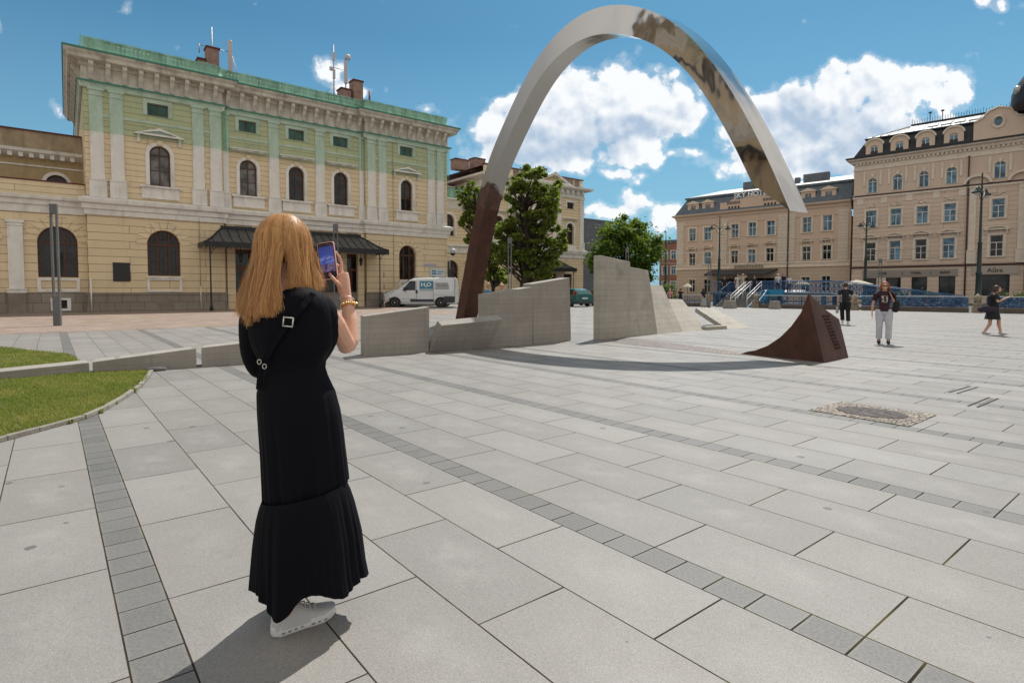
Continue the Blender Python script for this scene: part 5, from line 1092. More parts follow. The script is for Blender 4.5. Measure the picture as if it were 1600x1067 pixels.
# ================= trees
def leaves_mesh(name,clumps,n,size,mt,seed,flat_=.55):
    rs=np.random.RandomState(seed); C=np.array([c[:3] for c in clumps]); Rr=np.array([c[3] for c in clumps]); wts=Rr**2.2; wts/=wts.sum()
    k=rs.choice(len(clumps),n,p=wts); d=rs.normal(size=(n,3)); d/=np.linalg.norm(d,axis=1)[:,None]; r=np.abs(rs.normal(size=n))*.52+.12
    P=C[k]+d*(r*Rr[k])[:,None]*np.array([1,1,.72]); P[:,2]-=rs.rand(n)**3*.12*Rr[k]
    nrm=d*.9+rs.normal(size=(n,3))*.75+np.array([0,0,.55]); nrm/=np.linalg.norm(nrm,axis=1)[:,None]
    a=np.cross(nrm,rs.normal(size=(n,3))); a/=np.linalg.norm(a,axis=1)[:,None]; b=np.cross(nrm,a); s=size*rs.uniform(.6,1.4,n)[:,None]
    v=np.stack([P-a*s,P-b*s*flat_+nrm*s*.12,P+a*s,P+b*s*flat_+nrm*s*.12],1).reshape(-1,3); f=np.arange(n*4).reshape(-1,4)
    tone=np.clip(rs.rand(n)*.5+rs.rand(len(clumps))[k]*.5,0,1); return np_mesh(name,v,f,tone,mt)
bark=mat('tree bark',(.055,.042,.032),.9,.3,6,.6,20)
lf1=leafmat('maple leaves',(.022,.046,.008),(.22,.25,.045),.5,.9); lf2=leafmat('lime tree leaves',(.035,.075,.010),(.11,.18,.025),.45,.8)
def tree(name,label,x,y,h,crown,limbs,n,size,mt,seed,trunk,group='trees on the square'):
    t=thing(name,label,'tree',(x,y,0),0,group); rr=random.Random(seed); b=MB(); b.tube(trunk[0],trunk[1],8)
    top=Vector(trunk[0][-1])
    for c in crown:
        if rr.random()<limbs:
            c_=Vector(c[:3]); zz=min(max(c_.z-rr.uniform(1,2.6),trunk[0][1][2]),top.z); 
            for i in range(len(trunk[0])-1):
                p,q=Vector(trunk[0][i]),Vector(trunk[0][i+1])
                if p.z<=zz<=q.z: s=p.lerp(q,(zz-p.z)/max(.01,q.z-p.z)); break
            else: s=top
            m=s.lerp(c_,.5)+Vector((rr.uniform(-.2,.2),rr.uniform(-.2,.2),rr.uniform(-.3,.1))); b.tube([s,m,c_],[.09,.06,.02],5)
    b.build('trunk',bark,t); obj('crown',leaves_mesh('crown',crown,n,size,mt,seed),t); return t
# tall uneven tree: crown given as clumps (x,y,z,r)
rr=random.Random(11); Yt=47
def sc_(px,py): return ((px-800)/870*Yt, 1.42+(454-py)/870*Yt)
def clumps(pts,Y,jit=.9,seed=1,ext=1.6):
    r2=random.Random(seed); out=[]
    for px,py,r in pts:
        R_=r/870*Y; x=(px-800)/870*Y; z=1.42+(454-py)/870*Y
        for k in range(10): 
            out.append((x+r2.uniform(-1,1)*R_*1.05,r2.uniform(-1,1)*ext,z+r2.uniform(-.95,.95)*R_,R_*r2.uniform(.28,.66)))
    return out
pts=[(833,275,12),(812,290,13),(842,288,13),(862,296,12),(800,303,12),(825,305,14),(853,315,14),(805,325,12),(838,330,12),(868,322,9),(820,345,10),(858,340,12),(800,350,10),
 (790,358,12),(808,368,14),(840,360,12),(862,365,14),(880,372,10),(775,378,12),(800,388,14),(828,382,14),(855,388,14),(875,392,9),(768,398,11),(790,405,10),(820,402,14),(848,405,14),(865,410,10),(838,422,13),(855,425,10),(822,420,10)]
cr=clumps(pts,Yt,seed=4); bx_=(826-800)/870*Yt
cr=[(c[0]-bx_,c[1],c[2],c[3]) for c in cr]
tree('large_tree','tall dark uneven tree in front of the end pavilion',bx_,Yt,11,cr,.6,34000,.165,lf1,5,([(-.6,0,0),(-.45,0,1.5),(-.15,0,3.2),(-.1,.1,5.5),(-.25,0,7.6),(-.05,0,9.6)],[.42,.36,.30,.22,.15,.05]))
Y2=50; pts=[(742,300,9),(732,298,8),(726,318,9),(735,335,10),(728,352,8),(738,318,9),(722,305,7),(733,372,6),(745,345,8)]
cr=clumps(pts,Y2,seed=6); bx2=(764-800)/870*Y2
pts2=[(770,395,11),(778,415,12),(762,408,9),(785,432,9),(770,430,10),(760,380,8),(752,360,8)]; cr+=clumps(pts2,Y2,seed=8); cr=[(c[0]-bx2,c[1],c[2],c[3]) for c in cr]
tree('leaning_tree','thin leaning tree with drooping branches half hidden by the arch leg',bx2,Y2,9,cr,.8,9500,.15,lf1,9,([(.15,0,0),(.4,0,1.7),(.75,0,2.6),(.3,0,4),(-.5,0,6),(-1.2,0,8.2)],[.2,.17,.14,.12,.08,.03]))
Y3=64; r2=random.Random(3); cr=[]
for k in range(120):
    a=r2.uniform(0,2*PI); e=r2.uniform(-.9,1); ce=math.sqrt(max(0,1-e*e)); rad=r2.uniform(.55,1)
    cr.append((4.3*rad*ce*math.cos(a),3.8*rad*ce*math.sin(a),5.6+3.7*rad*e*(1 if e>0 else 1.05),r2.uniform(.7,1.25)))
cr+=[(r2.uniform(-1.0,1.6),r2.uniform(-1,1),9.4+r2.uniform(-.3,.5),.55) for _ in range(5)]
tree('round_tree','broad round bright green tree behind the tallest concrete slab',(976-800)/870*Y3,Y3,10,cr,.4,26000,.19,lf2,12,([(0,0,0),(0,0,2),(.1,0,4.5),(0,0,7)],[.4,.34,.25,.12]))
# shrubs and hedge
def shrub(name,label,cat,x,y,w,d,h,n,seed,mt,size=.07,grp=None,z=0):
    t=thing(name,label,cat,(x,y,z),0,grp); r3=random.Random(seed); cl=[(r3.uniform(-w,w)/2,r3.uniform(-d,d)/2,r3.uniform(.2,.8)*h,h*.35) for _ in range(int(6+w*3))]
    obj('foliage',leaves_mesh('foliage',cl,n,size,mt,seed),t); MB().tube([(0,0,0),(0,0,h*.5)],.05,5).build('stem',bark,t)
shrub('hedge','low dark hedge below the round green tree','hedge',10.0,59,9,1.2,1.6,5200,21,lf1,.1)
shrub('hedge','clipped green hedge in front of the brick house','hedge',21.0,78,3.2,1.2,2.6,2600,22,lf2,.1)
for i,(px,Y,lb) in enumerate(((1455,44,'small dark potted bush by the shop fascia left of the tall lamp post'),(1570,39,'low dark bush behind the fence right of the tall lamp post'),(1594,38,'spiky potted plant at the right edge behind the fence'),(1409,46,'bush behind the fence pillar near the woman in white trousers'))):
    shrub('potted_bush',lb,'bush',(px-800)/870*Y,Y,.8,.6,1.5,700,30+i,leafy,.06,'bushes behind the blue fence')
# ================= vehicles
def wheel(par,x,y,r,w,side,n='wheel'):
    o=MB().lathe([(r*.62,-w/2),(r*.96,-w/2),(r,-w/2+.03),(r,w/2-.03),(r*.96,w/2),(r*.62,w/2)],seg=24).mesh('tyre',flat('tyre rubber',(.012,.012,.012),.85) if 'tyre rubber' not in MATS else MATS['tyre rubber']); o.transform(Matrix.Rotation(PI/2,4,'X'))
    wo=obj(n,o,par,(x,y,r)); b=MB().lathe([(.0,.02),(r*.2,.03),(r*.25,-.02),(r*.55,-.01),(r*.64,.05),(r*.64,-.08),(0,-.08)],seg=20); m=b.mesh('rim',flat('steel rim',(.30,.30,.30),.4,.5) if 'steel rim' not in MATS else MATS['steel rim']); m.transform(Matrix.Rotation(PI/2*(1 if side<0 else -1),4,'X')); obj('rim',m,wo,(0,side*w*.42,0)); return wo
def loft_body(sections,mt,par,name='body'):
    """sections: list of (x, [(y,z)...]) half profiles mirrored"""
    b=MB(); m=len(sections[0][1])*2; vs=[]
    for x,pr in sections: vs+=[(x,-y,z) for y,z in pr]+[(x,y,z) for y,z in reversed(pr)]
    fs=[(i*m+j,i*m+(j+1)%m,(i+1)*m+(j+1)%m,(i+1)*m+j) for i in range(len(sections)-1) for j in range(m)]
    fs+=[tuple(range(m)),tuple((len(sections)-1)*m+j for j in range(m-1,-1,-1))]
    o=b.add(vs,fs).build(name,mt,par); md=o.modifiers.new('b','BEVEL'); md.width=.03; md.segments=2; md.limit_method='ANGLE'; md.angle_limit=R(25); return o
whitep=mat('white van paint',(.66,.67,.68),.3,.03,2,0,coat=.4); gplas=flat('dark grey bumper plastic',(.045,.05,.06),.6)
def van():
    s=1.14; t=thing('delivery_van','white delivery van with dark bumper and a blue panel parked by the station','van',(-10.35,49.0,0),R(-4)); t.scale=(s*1.12,s,s)
    # x forward is -x (nose on the left); side facing the camera is y=-1
    def pr(zb,zs,zt,wb,ws,wt): return [(0.0,zb),(wb,zb),(ws,zb+.25),(ws,zs),(wt,zt-.10),(wt-.12,zt),(0,zt+.03)]
    S=[(-.62,pr(.32,.62,.86,.62,.70,.60)),(-.50,pr(.25,.72,1.02,.80,.88,.74)),(-.1,pr(.22,.90,1.18,.90,.97,.84)),(.45,pr(.22,1.05,1.36,.92,1.0,.88)),(.60,pr(.22,1.10,1.50,.92,1.0,.86)),(1.22,pr(.22,1.15,2.04,.92,1.01,.80)),(1.5,pr(.22,1.15,2.17,.92,1.01,.84)),(2.6,pr(.22,1.2,2.22,.92,1.02,.88)),(4.2,pr(.24,1.2,2.22,.92,1.02,.88)),(4.32,pr(.34,1.2,2.12,.88,.99,.84))]
    loft_body(S,whitep,t)
    # lower bumper, side strips
    MB().hexa([(-.72,-.72,.22),(.05,-1.02,.22),(.05,1.02,.22),(-.72,.72,.22),(-.70,-.72,.62),(.02,-1.02,.72),(.02,1.02,.72),(-.70,.72,.62)]).build('front_bumper',gplas,t,bevel=.04)
    MB().box(-.735,-.70,-.35,.35,.60,.82).build('grille',flat('grille black',(.02,.02,.02),.4),t); MB().box(-.76,-.72,-.28,.28,.33,.44).build('number_plate',flat('plate white',(.6,.6,.6),.5),t)
    MB().box(1.35,2.95,-1.05,-1.0,.42,.60).box(3.62,4.36,-1.05,-.9,.36,.82).build('side_moulding',gplas,t,bevel=.01)
    for sd in(-1,1): MB().hexa([(-.52,sd*.70,.82),(-.05,sd*.945,.92),(-.05,sd*.88,.92),(-.52,sd*.6,.82),(-.46,sd*.68,.98),(.18,sd*.92,1.16),(.18,sd*.84,1.18),(-.44,sd*.58,1.02)]).build('headlight',flat('headlight glass',(.42,.45,.48),.12) if 'headlight glass' not in MATS else MATS['headlight glass'],t)
    MB().hexa([(.56,-.80,1.34),(.56,.80,1.34),(.60,.80,1.34),(.60,-.80,1.34),(1.17,-.72,2.06),(1.17,.72,2.06),(1.22,.72,2.04),(1.22,-.72,2.04)]).build('windscreen',glass('van windscreen',(.10,.11,.08),.1),t)
    W_=[(.78,1.28),(1.68,1.28),(1.66,1.95),(1.32,1.95)]
    MB().hexa([(.80,-1.015,1.28),(1.70,-1.025,1.28),(1.70,-.9,1.28),(.80,-.9,1.28),(1.30,-.90,1.96),(1.68,-.93,1.96),(1.68,-.85,1.96),(1.30,-.80,1.96)]).build('cab_window',gl,t)
    MB().box(.92,1.06,-1.22,-1.02,1.22,1.52).build('wing_mirror',gplas,t,bevel=.03); MB().box(1.72,1.86,-1.06,-1.01,1.05,1.28).build('door_handle',gplas,t)
    b=MB()
    for x in(1.76,2.9,): b.box(x,x+.018,-1.032,-1.02,.5,1.95)
    b.box(.72,1.76,-1.028,-1.018,.62,.635); b.box(2.9,4.2,-1.032,-1.02,.9,.91); b.build('panel_gap',flat('panel gap',(.12,.12,.12),.7),t)
    p=MB().hexa([(1.98,-1.04,1.28),(2.88,-1.04,1.28),(2.88,-1.0,1.28),(1.98,-1.0,1.28),(1.98,-.955,1.96),(2.88,-.955,1.96),(2.88,-.9,1.96),(1.98,-.9,1.96)]).build('advert_panel',flat('advert teal',(.03,.20,.30),.35),t)
    MB().hexa([(1.98,-1.045,1.24),(2.88,-1.045,1.24),(2.88,-1.0,1.24),(1.98,-1.0,1.24),(1.98,-1.036,1.38),(2.88,-1.036,1.38),(2.88,-1.0,1.38),(1.98,-1.0,1.38)]).build('advert_strip',flat('advert pale strip',(.35,.42,.46),.4),p)
    wl=flat('advert lettering white',(.75,.78,.8),.4)
    for s_,x,z,sz in(('H',2.22,1.68,.40),('2',2.42,1.56,.22),('O',2.62,1.68,.40)):
        o=obj('lettering',text_mesh(s_,sz,.006,wl,bold=.008),p,(x,-1.0-.01,z)); o.rotation_euler=(R(-7),0,0)
    gy=flat('van small lettering',(.22,.24,.26),.5); b=MB(); r_=random.Random(4)
    for i in range(5):
        x=3.02+.04*i*(i<3)
        while x<3.9: w=r_.uniform(.04,.09); z=1.80-.105*i; b.box(x,x+w,-1.01-.004*i-.006,-.97,z-.025,z+.025); x+=w+.03
    o=b.build('small_lettering',gy,t)
    for x in(1.45,2.75): MB().box(x,x+.08,-.6,.6,2.24,2.32).build('roof_bar',gplas,t)
    for x in(.28,3.42):
        for sd in(-1,1): wheel(t,x,sd*.92,.34,.24,sd)
        MB().tube([(x+.40*math.cos(a),-1.03,.34+.42*math.sin(a)) for a in [PI*i/10 for i in range(11)]],.03,5).build('wheel_arch',gplas,t)
        MB().prism([(x+.40*math.cos(a),.34+.42*math.sin(a)) for a in [2*PI*i/16 for i in range(16)]],-1.035,-.6).build('wheel_well',MATS['grille black'],t)
van()
def car(x,y,rz,col,label,name='parked_car',s=1.0):
    t=thing(name,label,'car',(x,y,0),rz,'cars parked behind the concrete slabs'); t.scale=(s,s,s); pm=mat('car paint '+label[:12],col,.25,.05,2,0,coat=.6)
    def pr(zb,zs,zt,wb,ws,wt): return [(0,zb),(wb,zb),(ws,zb+.2),(ws,zs),(wt,zt-.05),(wt-.1,zt),(0,zt+.02)]
    S=[(-1.95,pr(.35,.6,.72,.6,.7,.62)),(-1.7,pr(.2,.75,.86,.75,.82,.7)),(-.8,pr(.2,.86,.97,.8,.86,.74)),(-.15,pr(.2,.9,1.38,.8,.87,.60)),(.3,pr(.2,.9,1.46,.8,.87,.62)),(1.2,pr(.2,.9,1.44,.8,.87,.62)),(1.72,pr(.22,.95,1.30,.8,.86,.64)),(1.95,pr(.35,.9,1.0,.7,.80,.70))]
    loft_body(S,pm,t)
    for sd in(-1,1):
        MB().hexa([(-.62,sd*.875,.93),(1.35,sd*.875,.93),(1.35,sd*.8,.93),(-.62,sd*.8,.93),(-.05,sd*.70,1.34),(1.25,sd*.70,1.36),(1.25,sd*.6,1.36),(-.05,sd*.6,1.34)]).build('side_window',gl,t)
        MB().hexa([(1.70,sd*.62,.85),(1.93,sd*.62,.85),(1.93,sd*.83,.85),(1.60,sd*.87,.85),(1.62,sd*.58,1.25),(1.74,sd*.58,1.22),(1.74,sd*.72,1.22),(1.55,sd*.76,1.25)]).build('tail_light',flat('tail light red',(.35,.02,.02),.3) if 'tail light red' not in MATS else MATS['tail light red'],t)
    MB().hexa([(1.86,-.6,1.0),(1.86,.6,1.0),(1.7,.6,1.0),(1.7,-.6,1.0),(1.70,-.5,1.33),(1.70,.5,1.33),(1.6,.5,1.33),(1.6,-.5,1.33)]).build('rear_window',gl,t)
    MB().box(1.95,1.98,-.26,.26,.62,.74).build('number_plate',MATS['plate white'],t); MB().box(1.6,2.0,-.8,.8,.25,.48).build('rear_bumper',gplas,t,bevel=.04)
    for x_ in(-1.2,1.2):
        for sd in(-1,1): wheel(t,x_,sd*.78,.30,.18,sd)
car(5.35,50.5,R(-62),(.012,.11,.10),'dark teal hatchback seen from behind between the two concrete groups',s=1.1)
car(7.9,53.0,R(-70),(.015,.017,.018),'black car beside the teal hatchback in the shade of the round tree',s=1.05)
car(24.3,54.0,R(-40),(.30,.32,.35),'silver car partly hidden behind the blue fence below the footbridge')
# ================= people
skin=mat('skin',(.52,.30,.21),.5,.08,18,.05,200); 
def cloth(name,c,rough=.85): return MATS[name] if name in MATS else mat(name,c,rough,.12,14,.12,90)
def hairm(name,c): return MATS[name] if name in MATS else mat(name,c,.5,.3,20,.2,80,stretch=(1,1,.12))
POSE=dict(head=(0,.02,1.56),neck=(0,0,1.42),chest=(0,.01,1.24),waist=(0,0,1.04),hip=(0,0,.92),
 ls=(-.18,0,1.36),le=(-.25,-.01,1.09),lw=(-.25,.07,.85),lh=(-.245,.10,.76),rs=(.18,0,1.36),re=(.25,-.01,1.09),rw=(.25,.07,.85),rh=(.245,.10,.76),
 lk=(-.10,.03,.49),la=(-.10,0,.09),rk=(.10,.03,.49),ra=(.10,0,.09))
def person(label,x,y,rz,h,top,bottom,hair,pose=None,skirt=None,longtr=True,sleeve=.5,shoes=None,hairlen=0,z=0,group=None,vox=.014,bag=None,glasses=False,build=1.0,topcol2=None):
    P=dict(POSE); P.update(pose or {}); P={k:Vector(v) for k,v in P.items()}; s=h/1.68
    t=thing('person',label,'person',(x,y,z),rz,group); t.scale=(s,s,s); w=build
    b=MB(); b.ell(P['head'],(.078,.095,.112),14,10); b.ell(P['head']+Vector((0,.05,-.06)),(.05,.05,.05),10,7); b.ell(P['head']+Vector((0,.10,-.01)),(.013,.02,.02),8,6)
    for sx in(-1,1): b.ell(P['head']+Vector((sx*.08,0,-.005)),(.012,.02,.03),6,5)
    b.tube([P['head']-Vector((0,.01,.08)),P['neck'],P['chest']+Vector((0,0,.08))],[.052,.055,.07],10)
    b.tube([P['neck']-Vector((0,0,.03)),P['chest'],P['waist'],P['hip'],P['hip']-Vector((0,0,.08))],[.07,.135*w,.115*w,.135*w,.10],12,flat=.75)
    b.tube([P['ls'],P['chest']+Vector((0,0,.1)),P['rs']],[.055,.09,.055],8)
    for a in 'lr':
        b.tube([P[a+'s'],P[a+'s'].lerp(P[a+'e'],.5),P[a+'e'],P[a+'e'].lerp(P[a+'w'],.4),P[a+'w']],[.052,.045,.037,.036,.025],8)
        b.tube([P[a+'w'],P[a+'h'],P[a+'h']+(P[a+'h']-P[a+'w'])*.5],[.024,.034,.022],8,flat=.5)
        d=(P[a+'h']-P[a+'w']); 
        sd=-1 if a=='l' else 1
        for f in range(4): b.tube([P[a+'h'],P[a+'h']+d*.9+Vector((0,(f-1.5)*.018,0)),P[a+'h']+d*1.35+Vector((-sd*.012,(f-1.5)*.02,0))],[.012,.010,.008],5)
        b.tube([P[a+'w'].lerp(P[a+'h'],.4),P[a+'h']+Vector((0,.04,-.01))],[.013,.009],5)
        sgn=-1 if a=='l' else 1
        b.tube([P['hip']+Vector((sgn*.09,0,-.04)),P[a+'k'],P[a+'k']-Vector((0,.0,.12)),P[a+'a']],[.085*w,.055,.056,.036],10)
        b.ell(P[a+'a']+Vector((0,.05,-.035)),(.04,.10,.035),10,6)
    body=remesh(b,'body',skin,vox,3,t)
    c=MB(); c.tube([P['neck']-Vector((0,0,.055)),P['chest']+Vector((0,0,.03)),P['chest']-Vector((0,0,.08)),P['waist'],P['hip']+Vector((0,0,.03)),P['hip']-Vector((0,0,.04))],[.10,.165*w,.160*w,.148*w,.160*w,.158*w],14,flat=.74); c.tube([P['ls'],P['chest']+Vector((0,0,.09)),P['rs']],[.068,.105,.068],10)
    for a in 'lr': c.tube([P[a+'s'],P[a+'s'].lerp(P[a+'e'],sleeve),P[a+'s'].lerp(P[a+'e'],sleeve+.1)],[.070,.062,.060],9) if sleeve<1 else c.tube([P[a+'s'],P[a+'e'],P[a+'w']],[.068,.052,.040],9)
    remesh(c,'top',top,vox,3,t)
    if skirt:
        z0,r0,z1,r1=skirt; b=MB(); seg=40; rows=14
        for i in range(rows+1):
            f=i/rows; zz=z0+(z1-z0)*f; r_=r0+(r1-r0)*f
            for k in range(seg):
                a=2*PI*k/seg; q=r_*(1+.05*f*math.sin(a*7+1)); b.v.append((P['hip'].x+q*math.cos(a),P['hip'].y+q*.78*math.sin(a),zz))
        for i in range(rows):
            for k in range(seg): b.f.append((i*seg+k,i*seg+(k+1)%seg,(i+1)*seg+(k+1)%seg,(i+1)*seg+k)); b.sm.append(True)
        b.build('skirt',bottom,t)
    else:
        b=MB(); b.tube([P['hip']+Vector((0,0,.10)),P['hip']-Vector((0,0,.02)),P['hip']-Vector((0,0,.10))],[.135*w,.150*w,.13*w],12,flat=.70)
        for a in 'lr':
            sgn=-1 if a=='l' else 1; e=P[a+'a'] if longtr else P[a+'k']-Vector((0,0,.02))
            b.tube([P['hip']+Vector((sgn*.085,0,.0)),P['hip'].lerp(P[a+'k'],.45)+Vector((sgn*.05,0,0)),P[a+'k'],e+Vector((0,0,.05))]if longtr else [P['hip']+Vector((sgn*.085,0,0)),P[a+'k']],([.110*w,.098*w,.080,.076]if longtr else[.10,.085]),10)
        remesh(b,'trousers',bottom,vox,3,t)
    sh=shoes or cloth('shoe black',(.02,.02,.02))
    for a in 'lr': remesh(MB().ell(P[a+'a']+Vector((0,.055,-.045)),(.048,.125,.042),12,8).ell(P[a+'a']+Vector((0,-.01,-.01)),(.046,.055,.055),10,6),'shoe',sh,.012,2,t)
    hb=MB(); H_=P['head']; hb.ell(H_+Vector((0,-.018,.022)),(.092,.098,.112),14,10)
    if hairlen: 
        for k in range(9):
            a=PI*(1.0+ k/8) ; hb.tube([H_+Vector((.07*math.cos(a),-.0+.07*math.sin(a),.04)),H_+Vector((.10*math.cos(a),.085*math.sin(a),-.05)),H_+Vector((.105*math.cos(a),.09*math.sin(a)-.01,-.05-hairlen))],[.035,.04,.02],6)
    remesh(hb,'hair',hair,.012,2,t)
    if glasses:
        b=MB()
        for sx in(-1,1): b.ell(H_+Vector((sx*.033,.095,.008)),(.029,.012,.022),10,6)
        b.tube([H_+Vector((-.08,.03,.012)),H_+Vector((-.06,.088,.012)),H_+Vector((.06,.088,.012)),H_+Vector((.08,.03,.012))],.005,4); b.build('sunglasses',blackm,t)
    return t,P,s
blk=cloth('black cotton',(.012,.013,.018)); nav=cloth('dark navy cotton',(.012,.015,.03)); wtr=cloth('white trouser cotton',(.46,.47,.51)); gsk=cloth('grey skirt cotton',(.30,.29,.28)); wht=cloth('white cotton',(.55,.53,.50))
red=hairm('auburn hair',(.26,.07,.02)); brn=hairm('brown hair',(.05,.025,.014)); blo=hairm('blond hair',(.38,.24,.11)); whs=cloth('shoe white',(.6,.6,.58))
# woman in white trousers facing the camera
t,P,s=person('woman with auburn hair, dark printed t-shirt and white trousers walking towards the camera',9.93,14.85,R(150),1.66,cloth('dark plum t-shirt',(.035,.012,.018)),wtr,red,
  dict(rw=(.27,-.02,.88),rh=(.27,.0,.79),le=(-.24,-.02,1.10),lw=(-.17,.13,1.22),lh=(-.14,.13,1.30),la=(-.11,.06,.09),lk=(-.11,.07,.49),ra=(.10,-.02,.09)),sleeve=.62,hairlen=.07,shoes=cloth('shoe black',(.02,.02,.02)),glasses=True,vox=.010,build=1.10)
m_=MB().add([(-.075,0,-.095),(.075,0,-.095),(.075,0,.095),(-.075,0,.095)],[(0,1,2,3)])
pr_,gq,bq=newmat('t-shirt print'); co=gq.n('ShaderNodeTexCoord').outputs['Object']; gq.put(bq.inputs['Base Color'],gq.mix(gq.rng(gq.noise(co,26,3),.46,.52),(.50,.46,.44),(.09,.06,.07)))
o=MB().box(-.07,.07,-.004,.004,-.09,.09).build('print',pr_,t,(0.005,.178,1.21)); 
bgm=cloth('black shoulder bag cloth',(.016,.012,.013))
def bag(label,par,pts,rad,strap,col,name='shoulder_bag',cat='bag'):
    loc=par.location; o=thing(name,label,cat,tuple(loc),par.rotation_euler.z); o.scale=par.scale
    b=MB(); 
    for p,r in zip(pts,rad): b.ell(p,r,12,8)
    remesh(b,'bag_body',col,.012,3,o)
    if strap: MB().tube(strap,.012,5).build('strap',col,o)
    return o
bag('black bag hanging from the shoulder of the woman in white trousers',t,[(-.27,.06,1.03),(-.25,.06,.95)],[(.08,.06,.16),(.09,.06,.10)],[(-.27,.06,1.15),(-.17,.09,1.40),(-.13,-.05,1.40),(-.26,.0,1.15)],bgm)
# man in black walking away
t,P,s=person('man in black t-shirt and trousers walking away with a grey bag',13.95,23.3,R(-24),1.76,blk,cloth('black trousers',(.010,.011,.014)),brn,dict(lw=(-.27,.03,.86),la=(-.07,.10,.12),lk=(-.09,.13,.52),ra=(.10,-.10,.10)),sleeve=.55,shoes=whs,vox=.014,build=1.08)
bag('light grey cloth bag in the left hand of the man in black',t,[(-.27,.08,.60),(-.27,.08,.52)],[(.05,.10,.13),(.06,.11,.08)],[(-.27,.05,.74),(-.27,.08,.64)],cloth('grey tote',(.33,.33,.34)),'tote_bag')
# woman at right looking at her phone
t,P,s=person('woman in a black dress stepping along while reading her phone',15.45,17.88,R(-131),1.62,blk,blk,brn,dict(head=(0,.09,1.52),neck=(0,.03,1.40),ls=(-.17,.02,1.34),le=(-.20,.12,1.10),lw=(-.10,.32,1.22),lh=(-.04,.38,1.27),rs=(.17,.02,1.34),re=(.20,.12,1.10),rw=(.10,.30,1.22),rh=(.05,.38,1.26),
   la=(-.09,.22,.09),lk=(-.09,.16,.48),ra=(.09,-.20,.09),rk=(.09,-.06,.48)),skirt=(1.0,.165,.52,.27),sleeve=.6,shoes=cloth('shoe grey',(.42,.41,.42)),hairlen=.03,vox=.012,build=1.0)
bag('dark sports bag slung behind the woman reading her phone',t,[(.20,-.16,.86),(.2,-.02,.84),(.2,-.28,.84)],[(.08,.14,.13),(.08,.12,.11),(.06,.12,.09)],[(.2,-.1,.98),(.1,-.05,1.3),(-.1,.0,1.42)],cloth('dark sports bag',(.03,.025,.04)),'sports_bag')
ph=tag(MB().box(-.035,.035,-.005,.005,-.07,.07).build('mobile_phone',flat('phone white',(.55,.55,.57),.3),None,(15.745,17.625,1.235),R(-131)),'small white phone held by the woman in the black dress','phone')
G_='people in the distance'
person('blond person in a blue and white top just behind the concrete wall',-.93,21.4,R(-60),1.72,cloth('blue patterned cotton',(.06,.18,.28)),nav,blo,dict(head=(0,.03,1.56)),glasses=True,group=G_,vox=.012)
person('blond head with sunglasses nearest the light column behind the concrete wall',-.42,22.0,R(-150),1.70,cloth('pink cotton',(.45,.22,.2)),nav,blo,glasses=True,group=G_,vox=.012)
person('person in a pink top left of the arms akimbo figure by the fence',12.9,45.5,R(160),1.55,cloth('pink top',(.45,.20,.24)),nav,blo,sleeve=.4,group=G_,vox=.02)
person('person in black t-shirt with hands on hips by the short fence',14.4,47.6,R(20),1.62,blk,nav,brn,dict(le=(-.38,-.02,1.15),lw=(-.2,.08,1.0),lh=(-.15,.1,.98),re=(.38,-.02,1.15),rw=(.2,.08,1.0),rh=(.15,.1,.98)),group=G_,vox=.02)
person('woman in black top and long grey skirt left of the stair column',14.9,43.3,R(10),1.62,blk,gsk,brn,skirt=(1.02,.15,.25,.26),hairlen=.22,group=G_,vox=.018)
bz=DK
def on_deck(px,vv): 
    # a point on the deck line vv metres behind the fence line seen at image column px
    k=(px-800)/870; a=Vector(pt(0,vv)); u=(k*a.y-a.x)/(FU.x-k*FU.y); q=a+FU*u; return q.x,q.y
def dperson(px,vv,label,*a,**k): x,y=on_deck(px,vv); return person(label,x,y,*a,z=bz,group=G_,vox=.02,**k)
dperson(1131,3.0,'person in black coming down at the top of the stairs',R(190),1.45,blk,nav,brn,sleeve=.9)
dperson(1152,3.8,'slim person in a white dress on the footbridge',R(150),1.66,wht,wht,brn,skirt=(1.05,.13,.45,.2),hairlen=.2)
dperson(1160,3.7,'person in beige with both arms raised taking a photo on the footbridge',R(160),1.72,cloth('beige cotton',(.42,.36,.28)),cloth('beige trousers',(.35,.3,.24)),blo,dict(le=(-.33,.1,1.42),lw=(-.12,.2,1.58),lh=(-.05,.22,1.6),re=(.33,.1,1.42),rw=(.12,.2,1.58),rh=(.05,.22,1.6)),sleeve=.8,build=1.15)
dperson(1215,4.6,'white haired person in pale shirt on the footbridge right of the stairs',R(170),1.66,wht,nav,hairm('white hair',(.5,.5,.48)))
dperson(1223,5.2,'person in black jacket beside the white haired one on the footbridge',R(190),1.74,nav,nav,brn,sleeve=1)
dperson(1232,5.4,'shorter person in a white top on the footbridge',R(170),1.5,wht,nav,brn)
dperson(1178,5.0,'person in dark clothes half hidden by the footbridge railing',R(170),1.5,blk,nav,brn)
